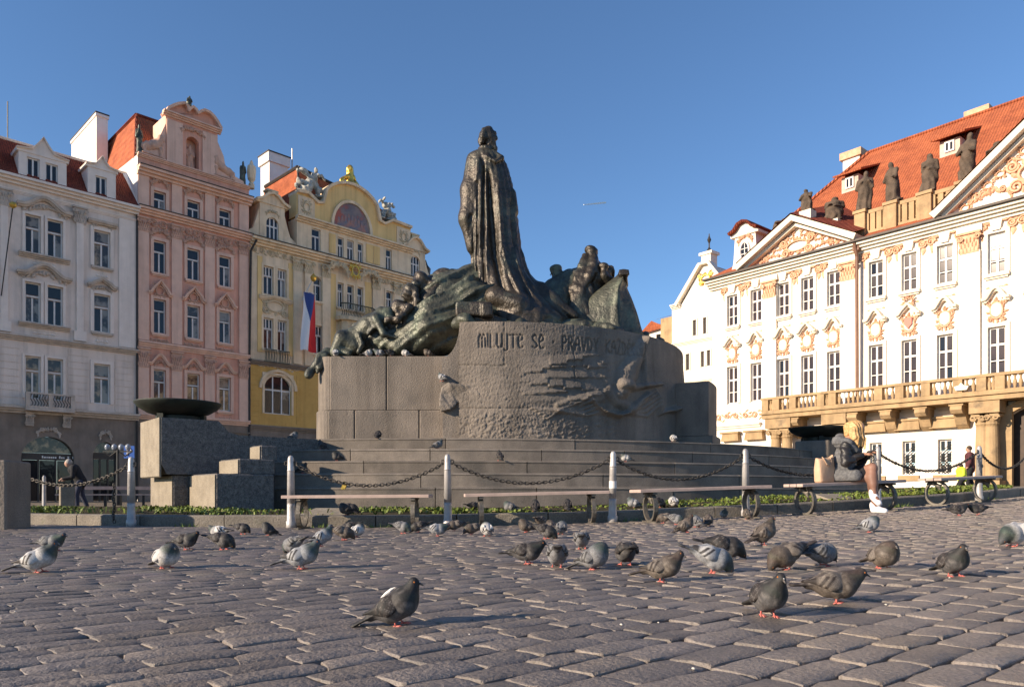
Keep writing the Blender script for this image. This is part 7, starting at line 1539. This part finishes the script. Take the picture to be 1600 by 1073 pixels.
dk = mat('dark_cloth', (.018, .018, .022), (.012, .012, .014), 8, .9); nv = mat('navy_cloth', (.03, .035, .06), None, rough=.9); mr = mat('maroon_cloth', (.11, .03, .035), (.07, .025, .03), 5, .9)
gh = mat('grey_hair', (.33, .30, .27), None, rough=.8); bh_ = mat('brown_hair', (.05, .03, .02), None, rough=.7); yv = mat('yellow_vest', (.62, .72, .04), (.5, .6, .04), 6, .7)
pm_ = passer('grey haired man in a black jacket bending over a small granite block', 126, 22.5, .0, 1.62, 205, dk, nv, gh, .50, .12, .28)
passer('man in a dark maroon coat walking before the palace columns', 1516, 28, .52, 1.78, 150, mr, dk, bh_, .05, .10, .05)
passer('small person in a bright yellow vest walking by the palace wall', 1503, 27, .52, 1.02, 170, yv, dk, bh_, .08, .2, .1)
# ================================================================ PIGEONS
M['plume'] = mat('plumage', (1, 1, 1), None, rough=.62, attr='col', bump=.0015, bscale=260, spec=.35)
M['beak'] = mat('beak_horn', (.10, .085, .075), None, rough=.5); M['pinkleg'] = mat('pink_leg', (.58, .16, .13), (.45, .12, .10), 60, .6); M['eye'] = mat('eye_orange', (.5, .16, .03), None, rough=.2)
COLS = {'dark': dict(head=(.022,.020,.020), neck=(.022,.022,.021), body=(.032,.028,.027), wing=(.028,.022,.020), chk=(.14,.125,.115), bar=(.016,.015,.015), tail=(.032,.029,.028), belly=(.085,.08,.08)),
        'grey': dict(head=(.075,.08,.09), neck=(.05,.065,.062), body=(.20,.205,.215), wing=(.32,.315,.315), chk=(.32,.315,.315), bar=(.03,.028,.03), tail=(.11,.11,.115), belly=(.25,.25,.26)),
        'brown': dict(head=(.050,.038,.032), neck=(.056,.043,.034), body=(.085,.068,.056), wing=(.115,.095,.08), chk=(.20,.17,.14), bar=(.028,.021,.018), tail=(.050,.039,.033), belly=(.115,.093,.076)),
        'white': dict(head=(.06,.06,.066), neck=(.04,.05,.046), body=(.40,.385,.37), wing=(.47,.45,.43), chk=(.47,.45,.43), bar=(.05,.042,.04), tail=(.08,.075,.075), belly=(.42,.40,.385)),
        'check': dict(head=(.05,.052,.06), neck=(.045,.06,.055), body=(.15,.15,.155), wing=(.16,.155,.155), chk=(.05,.047,.047), bar=(.035,.033,.033), tail=(.07,.068,.07), belly=(.19,.185,.19))}
POSES = {'stand': dict(tr=(-.065,0,.105), ch=(.045,0,.142), rc=.064, neck=[(.070,0,.165),(.092,0,.20)], head=(.100,0,.222), fd=(.93,0,-.36), tt=(-.195,0,.048)),
         'proud': dict(tr=(-.06,0,.115), ch=(.030,0,.165), rc=.066, neck=[(.050,0,.195),(.062,0,.235)], head=(.070,0,.262), fd=(.97,0,-.25), tt=(-.17,0,.035)),
         'walk': dict(tr=(-.075,0,.120), ch=(.045,0,.125), rc=.060, neck=[(.085,0,.145),(.115,0,.165)], head=(.130,0,.178), fd=(.92,0,-.38), tt=(-.205,0,.115)),
         'peck': dict(tr=(-.075,0,.135), ch=(.045,0,.112), rc=.062, neck=[(.085,0,.090),(.110,0,.055)], head=(.118,0,.036), fd=(.62,0,-.78), tt=(-.205,0,.165)),
         'hunch': dict(tr=(-.055,0,.090), ch=(.030,0,.118), rc=.070, neck=[(.055,0,.150),(.066,0,.165)], head=(.076,0,.172), fd=(.96,0,-.28), tt=(-.175,0,.045))}
def pigeon_parts(pose, colr):
    p = dict(POSES[pose]); dz = {'stand': .022, 'proud': .026, 'walk': .022, 'hunch': .012, 'peck': .014}[pose]; lw = lambda q, k=1: (q[0], q[1], max(q[2]-dz*k, .03)); p['tr'], p['ch'], p['tt'] = lw(p['tr']), lw(p['ch']), lw(p['tt']); p['neck'] = [lw(q, 1 if pose != 'peck' else .3) for q in p['neck']]; p['head'] = lw(p['head'], 1 if pose != 'peck' else 0)
    c = COLS[colr]; tr, ch = np.array(p['tr']), np.array(p['ch']); hd = Vector(p['head']); fd = Vector(p['fd']).normalized(); tt = np.array(p['tt'])
    s = SDF((-.23, -.10, -.005), (.19, .10, .31), .0062)
    s.cap(tr, .040, ch, p['rc']*1.04, .03); s.cap(ch+(-.012, 0, -.016), p['rc']*.98, tr+(.04, 0, -.010), .058, .03); s.chain([tuple(ch)]+p['neck']+[tuple(hd)], [p['rc']*.85, .041 if pose != 'hunch' else .05, .027, .019], .020)
    s.ell(hd, (.0245, .0195, .0215), .008); s.cap(tuple(hd), .02, tuple(hd+fd*.02), .012, .006)
    td = tt-tr; up = np.array([-td[2], 0, td[0]]); s.cap(tr, .030, tr+td*.45, .026, .02); s.cap(tr+td*.3, .030, tt, .034, .015, flat=((up[0], 0, up[2]), 3.6))
    for sy in (-1, 1): s.cap((ch[0]-.05, sy*.028, ch[2]-.045), .026, (ch[0]-.045, sy*.028, max(.035, ch[2]-.082)), .012, .015)
    ax = ch-tr; axl = np.linalg.norm(ax); ax = ax/axl
    rr = np.random.default_rng(3)
    def bcol(V):
        t = (V-tr)@ax/axl; o = np.tile(np.array(c['body']), (len(V), 1)); hv = np.linalg.norm(V-np.array(hd), axis=1)
        top = V[:, 2]-(tr[2]+(V[:, 0]-tr[0])*(ch[2]-tr[2])/max(ch[0]-tr[0], .01))
        def bl(m, col): o[:] = o*(1-m[:, None])+np.array(col)*m[:, None]
        bl(np.clip(-top/.03, 0, 1), c['belly']); dn = np.minimum(np.linalg.norm(V-np.array(p['neck'][0]), axis=1)/.058, hv/.052); bl(np.clip((1.35-dn)*2.4, 0, 1), c['neck'])
        green = np.clip(np.sin(V[:, 2]*70+V[:, 1]*40), 0, 1)*np.clip((1.2-dn)*2, 0, 1)*.18; o[:, 1] *= 1+green; o[:, 0] *= 1+.14*np.clip(np.sin(V[:, 2]*70+2.5), 0, 1)*np.clip((1.2-dn)*2, 0, 1)
        bl(np.clip((.036-hv)*90, 0, 1), c['head']); tl = (V-tr)@td/(td@td); bl(np.clip((tl-.35)*5, 0, 1), c['tail']); bl(np.clip((tl-.78)*12, 0, 1)*.7, c['bar'])
        mt = wob(V[:, 0], V[:, 1], V[:, 2], 190, 3)+.6*wob(V[:, 0], V[:, 1], V[:, 2], 90, 4); bl(np.clip(mt-.55, 0, 1)*(.55 if colr in ('dark', 'brown', 'check') else .12)*np.clip((dn-.7)*2, 0, 1), c['chk']); return o*(1+.16*rr.standard_normal((len(V), 1))+.10*mt[:, None])
    body = s.mesh('pigeon', M['plume'], bcol)
    wings = []
    a = ch+(.012, 0, .018); b = tr+td*.42
    for sy in (-1, 1):
        w_ = SDF((-.22, -.11, 0), (.12, .11, .26), .0052)
        A = a+(0, sy*p['rc']*.70, 0); B = b+(0, sy*.020, .016); Mid = (A*.5+B*.5)+(0, sy*.026, .004)
        w_.chain([tuple(A+(-.012, -sy*.010, 0)), tuple(Mid), tuple(B)], [.044, .038, .010], .03, flat=((0, 1, .45*sy), 3.2)); w_.cap(tuple(Mid+(0, 0, -.014)), .036, tuple(B+(.02, 0, -.004)), .010, .03, flat=((0, 1, .3*sy), 3.2))
        w_.cap(tuple(Mid), .014, tuple(B+(-.035, -sy*.008, -.004)), .006, .01, flat=((0, 1, 0), 2.0))
        wl = np.linalg.norm(B-A)
        def wcol(V, A=A, B=B):
            t = (V-A)@(B-A)/wl**2; up = V[:, 2]-(A[2]+(B[2]-A[2])*np.clip(t, 0, 1.1)); o = np.tile(np.array(c['wing']), (len(V), 1)); q = t+up*4.5
            def bl(m, col): o[:] = o*(1-m[:, None])+np.array(col)*m[:, None]
            if colr in ('dark', 'brown', 'check'):
                k = np.sin(q*38)*np.sin(up*240+q*15); bl(np.clip(k*2.2-.9, 0, 1)*(t < .72)*.85, c['chk'])
                e = np.abs(np.mod(q*7, 1)-.5); bl(np.clip((.09-e)*16, 0, 1)*(t < .8)*.6, c['chk'])
            for q0, wd_ in ((.50, .055), (.68, .06)): bl(np.clip((wd_-np.abs(q-q0))*60, 0, 1)*(up < .026), c['bar'])
            bl(np.clip((t-.80)*14, 0, 1), c['bar']); return o*(1+.10*rr.standard_normal((len(V), 1)))
        wings.append(w_.mesh('wing', M['plume'], wcol))
    mb = MB(); e = hd+fd*.026; mb.tube([e, e+fd*.012-Vector((0, 0, .001)), e+fd*.022-Vector((0, 0, .005))], [.0065, .005, .0015], 6); beak = mb.mesh('beak', M['beak'], True)
    mb = MB(); mb.lathe([(.001, -.003), (.006, 0), (.001, .004)], 6, e+Vector((.002, 0, .006))); cere = mb.mesh('cere', M['frame_white'])
    mb = MB(); 
    for sy in (-1, 1): q = hd+fd*.008+Vector((0, sy*.0205, .004)); mb.lathe([(.001, -.0048), (.0048, 0), (.001, .0048)], 6, q)
    eye = mb.mesh('eyes', M['eye'])
    legs = []
    for sy in (-1, 1):
        mb = MB(); k = (ch[0]-.045, sy*.028, max(.04, ch[2]-.08)); f = (ch[0]-.035+.012*sy, sy*.03, .006); mb.tube([k, ((k[0]+f[0])/2-.004, f[1], (k[2]+f[2])/2), f], [.0050, .0042, .0045], 6)
        for a_, l_ in ((-.5, .03), (0, .034), (.5, .03), (math.pi, .018)): mb.tube([f, (f[0]+math.cos(a_)*l_*.55, f[1]+math.sin(a_)*l_*.55, .007), (f[0]+math.cos(a_)*l_, f[1]+math.sin(a_)*l_, .002)], [.005, .0045, .002], 5)
        legs.append(mb.mesh('leg', M['pinkleg'], True))
    return body, wings, beak, cere, eye, legs
PC = {}; PSC = .70
def pigeon(px, py, head, pose, colr, label, sc=1.0, loc=None, patch=False):
    if (pose, colr) not in PC: PC[(pose, colr)] = pigeon_parts(pose, colr)
    body, wings, beak, cere, eye, legs = PC[(pose, colr)]
    p = loc if loc is not None else on_ground(px, py)
    sc *= PSC*(1.0 if p.y < 3.3 else 1.0+.27*min(1, (p.y-3.3)/1.2)); o = obj('pigeon', body, None, p+Vector((0, 0, -.004)), (R_(rq.gauss(0, 3)), R_(rq.gauss(0, 5)), R_(head+rq.gauss(0, 6))), (sc, sc*rq.uniform(.96, 1.06), sc*rq.uniform(.97, 1.04)))
    tag(o, label, 'pigeon', 'pigeons round the monument')
    for w_ in wings: obj('wing', w_, o)
    obj('beak', beak, o); obj('cere', cere, o); obj('eyes', eye, o)
    for l in legs: obj('leg', l, o)
    if patch:
        mb = MB(); mb.lathe([(.001, -.024), (.010, -.010), (.011, .008), (.001, .024)], 8); mb.v = [(-.035+q[2]*1.6+q[0]*.2, .026+q[1]*.6, .158+q[2]*.9+q[0]) for q in mb.v]; mb.build('white_feather', M['frame_white'], o)
    return o
PG = [
 (622, 976, -8, 'stand', 'dark', 'big dark pigeon with a white patch on its back, alone in the near foreground', 1.10),
 (1198, 961, -88, 'stand', 'dark', 'dark pigeon facing the camera in the right foreground', 1.08),
 (1305, 941, -4, 'walk', 'brown', 'big grey brown pigeon striding right in the right foreground', 1.12),
 (1490, 899, -92, 'stand', 'dark', 'dark brown pigeon facing the camera near the right edge', 1.0),
 (1380, 887, -70, 'hunch', 'brown', 'brown pigeon facing the camera behind the striding grey brown one', 1.05),
 (1232, 889, 205, 'peck', 'brown', 'mottled brown pigeon preening to the left beside a black tailed one', 1.08),
 (1286, 884, 20, 'peck', 'check', 'checkered pigeon half hidden behind the striding grey brown pigeon', .98),
 (1110, 894, 6, 'peck', 'grey', 'pale grey pigeon with two black wing bars, pecking right of the centre', 1.08),
 (1134, 874, -8, 'peck', 'dark', 'dark brown pigeon pecking right behind the pale barred one', 1.05),
 (1033, 908, -25, 'stand', 'brown', 'brown necked pigeon with spangled wings standing left of the barred one', 1.0),
 (978, 882, 92, 'peck', 'dark', 'black pigeon bent away from the camera, only its rump and tail seen', 1.0),
 (929, 889, -18, 'hunch', 'check', 'plump grey pigeon hunched down with ruffled wings', 1.0),
 (870, 886, 84, 'peck', 'check', 'grey pigeon seen from behind, feeding between two others', .98),
 (824, 880, -6, 'walk', 'dark', 'dark grey pigeon leaning right, leftmost of the middle row', .95),
 (910, 857, 80, 'peck', 'check', 'small bluish pigeon seen from behind, standing alone behind the middle row', .95),
 (852, 841, -15, 'peck', 'dark', 'blackish pigeon pecking in front of the dark cluster by the second bench', 1.0),
 (822, 831, 200, 'hunch', 'brown', 'brown pigeon sitting low in the cluster before the second bench', .98),
 (846, 824, 60, 'peck', 'brown', 'brown pigeon with raised tail at the back of the cluster by the second bench', .98),
 (862, 832, 130, 'hunch', 'brown', 'small brown pigeon tucked in the cluster by the second bench', .9),
 (876, 834, 70, 'hunch', 'check', 'grey pigeon upright at the right end of the cluster by the second bench', .95),
 (761, 837, 120, 'hunch', 'white', 'pale pigeon turning its back with folded white wings near the second bollard from the bench', .98),
 (738, 835, -160, 'peck', 'brown', 'brown pigeon feeding left of the pale folded one', .92),
 (683, 837, 8, 'walk', 'grey', 'light barred pigeon walking right below the steel bollard', .98),
 (655, 831, -170, 'peck', 'dark', 'dark pigeon behind the light barred walker', .92),
 (629, 833, -12, 'peck', 'check', 'grey pigeon pecking right of the weed tuft', .95),
 (711, 829, 190, 'peck', 'brown', 'rusty brown pigeon at the foot of the bollard', .92),
 (502, 853, 35, 'proud', 'grey', 'upright grey pigeon with a dark neck beside a brown clump of birds', .98),
 (536, 843, 10, 'peck', 'brown', 'brown pigeon feeding beside the upright grey one', 1.0),
 (557, 838, 60, 'hunch', 'white', 'white backed pigeon right of the brown feeding one', .95),
 (546, 833, 160, 'peck', 'dark', 'dark pigeon at the back of the left clump', .92),
 (470, 888, 4, 'stand', 'grey', 'light grey pigeon with black bars standing right of the left foreground', 1.02),
 (459, 864, 150, 'peck', 'check', 'grey pigeon half hidden behind the light barred one', .95),
 (260, 887, -35, 'hunch', 'white', 'pale pigeon with a dark neck and bowed head, alone at left', 1.02),
 (292, 858, -5, 'walk', 'dark', 'dark pigeon walking right, left of a black one', .98),
 (348, 858, -8, 'peck', 'dark', 'black pigeon pecking beside the walking dark one', 1.0),
 (341, 840, 165, 'walk', 'white', 'pale speckled pigeon behind the two dark ones at left', .95),
 (379, 834, -15, 'peck', 'dark', 'slim black pigeon with lifted tail near the kerb at left', .92),
 (419, 836, 200, 'hunch', 'dark', 'round dark pigeon near the kerb, left of the first bench', .92),
 (60, 893, 10, 'stand', 'white', 'pale grey pigeon with a dark breast standing at the far left', 1.05),
 (82, 860, -6, 'walk', 'check', 'pigeon with dark head walking right behind the pale far left one', 1.02),
 (1193, 851, 28, 'proud', 'brown', 'upright speckled brown pigeon with raised head, near the middle bench', 1.05),
 (1358, 831, -4, 'hunch', 'grey', 'plump grey pigeon just below the woman\'s white shoes', .95),
 (1072, 831, 25, 'stand', 'brown', 'slim brown pigeon leaning forward in the row by the middle bench', .95),
 (1106, 821, 60, 'hunch', 'brown', 'brown pigeon at the right end of the row by the middle bench', .92),
 (1089, 823, 110, 'hunch', 'check', 'grey pigeon between two brown ones by the middle bench', .92),
 (1038, 817, 150, 'peck', 'brown', 'brown pigeon at the left end of the row by the middle bench', .92),
 (1056, 819, -20, 'peck', 'check', 'speckled grey pigeon pecking by the foot of the middle bench', .9),
 (1132, 809, -80, 'stand', 'grey', 'small bluish pigeon in the shade by the kerb behind the middle bench', .85),
 (1168, 811, 100, 'hunch', 'brown', 'brown pigeon in front of the bollard at the middle bench', .92),
 (1497, 805, 10, 'walk', 'dark', 'left one of two dark pigeons touching beaks at right', .98),
 (1529, 803, 172, 'walk', 'dark', 'right one of two dark pigeons touching beaks at right', .98),
 (1585, 853, 200, 'peck', 'white', 'white barred pigeon preening at the right edge', 1.08),
 (945, 814, 10, 'peck', 'dark', 'black pigeon crouching at the foot of the scuffed bollard', .95),
]
for i, r in enumerate(PG): pigeon(r[0], r[1], r[2], r[3], r[4], r[5], r[6], patch=(i == 0))
def on_step(px, si, inset=.15):
    Rr = STEPS[si][0]-inset; p = ring(Rr, ring_px(px, Rr)); p.z = STEPS[si][2]+.004; return p
def on_bed(px, Rr): p = ring(Rr, ring_px(px, Rr)); p.z = gz(p.x)+.17; return p
UP = [
 (on_step(503, 1), 150, 'stand', 'dark', 'grey pigeon with white barred wing sitting on the second step from the top', 1.1), (on_step(527, 2), 200, 'hunch', 'dark', 'dark pigeon resting on the third step at left'),
 (on_step(472, 3), 20, 'stand', 'dark', 'black pigeon on the fourth step beside the bollard'), (on_step(781, 2), 110, 'stand', 'dark', 'dark pigeon clinging to a step over the second bench'), (on_step(978, 2), 190, 'hunch', 'white', 'pale pigeon on a step right of the scuffed bollard'),
 (on_step(1052, 0), 90, 'hunch', 'white', 'white pigeon sitting on the top step below the relief'), (on_step(590, 0), 90, 'hunch', 'dark', 'small dark bird on the top step below the pedestal'), (on_step(459, 0), 30, 'hunch', 'check', 'grey pigeon at the left end of the top step'),
 (on_step(684, 1), 30, 'stand', 'check', 'grey pigeon on the second step just left of a bollard'),
 (on_bed(541, 17.3), 170, 'hunch', 'dark', 'long dark pigeon lying on the kerb behind the first bench'), (on_bed(548, 16.6), -10, 'peck', 'dark', 'dark pigeon in the grass over the lying one'),
 (on_bed(743, 16.6), 40, 'peck', 'dark', 'dark pigeon in the grass at the left leg of the second bench'), (on_bed(798, 16.9), 160, 'hunch', 'check', 'grey pigeon flattened in the grass under the second bench'), (on_bed(836, 16.9), 80, 'hunch', 'dark', 'small dark pigeon in the grass under the second bench'),
 (on_bed(886, 16.7), 100, 'hunch', 'dark', 'dark pigeon in the grass near the right leg of the second bench'), (on_bed(990, 16.7), 190, 'hunch', 'grey', 'pale pigeon in the grass under the middle bench'), (on_bed(1052, 16.7), 100, 'hunch', 'white', 'whitish pigeon in the grass under the middle bench, near its centre'), (on_bed(1029, 16.9), 30, 'peck', 'dark', 'dark pigeon in the grass beside the ring leg of the middle bench')]
pz_ = 3.665
for (px, hd_, pose, c, lab) in ((575, 10, 'hunch', 'white', 'pale pigeon on the ledge below the crouching bronze man'), (592, 200, 'walk', 'grey', 'grey pigeon walking on the pedestal ledge'), (610, 30, 'peck', 'dark', 'dark pigeon on the pedestal ledge in front of the drapery'), (634, 160, 'hunch', 'white', 'whitish pigeon in the middle of the pedestal ledge'), (669, 200, 'hunch', 'brown', 'brown pigeon at the right end of the pedestal ledge'), (524, 90, 'hunch', 'white', 'pale pigeon at the left corner of the pedestal')):
    p = at(px, 0, 17.10); UP.append((Vector((p.x, 17.10, pz_)), hd_, pose, c, lab))
p = at(691, 0, 16.42); UP.append((Vector((p.x, 16.45, 3.0)), 130, 'stand', 'grey', 'grey pigeon perched on the rough rock jutting from the plinth'))
for r in UP: pigeon(0, 0, r[1], r[2], r[3], r[4], r[5] if len(r) > 5 else 1.1, loc=r[0])

mb = MB(); p0, p1 = at(912, 320, 3000), at(946, 316.5, 3300); mb.tube([p0, p0.lerp(p1, .5), p1], [1.8, 3.4, 4.2], 6); tag(mb.build('contrail', mat('ice_cloud', (.9, .9, .9), rough=1)), 'short thin white contrail in the blue sky right of the statue', 'contrail')
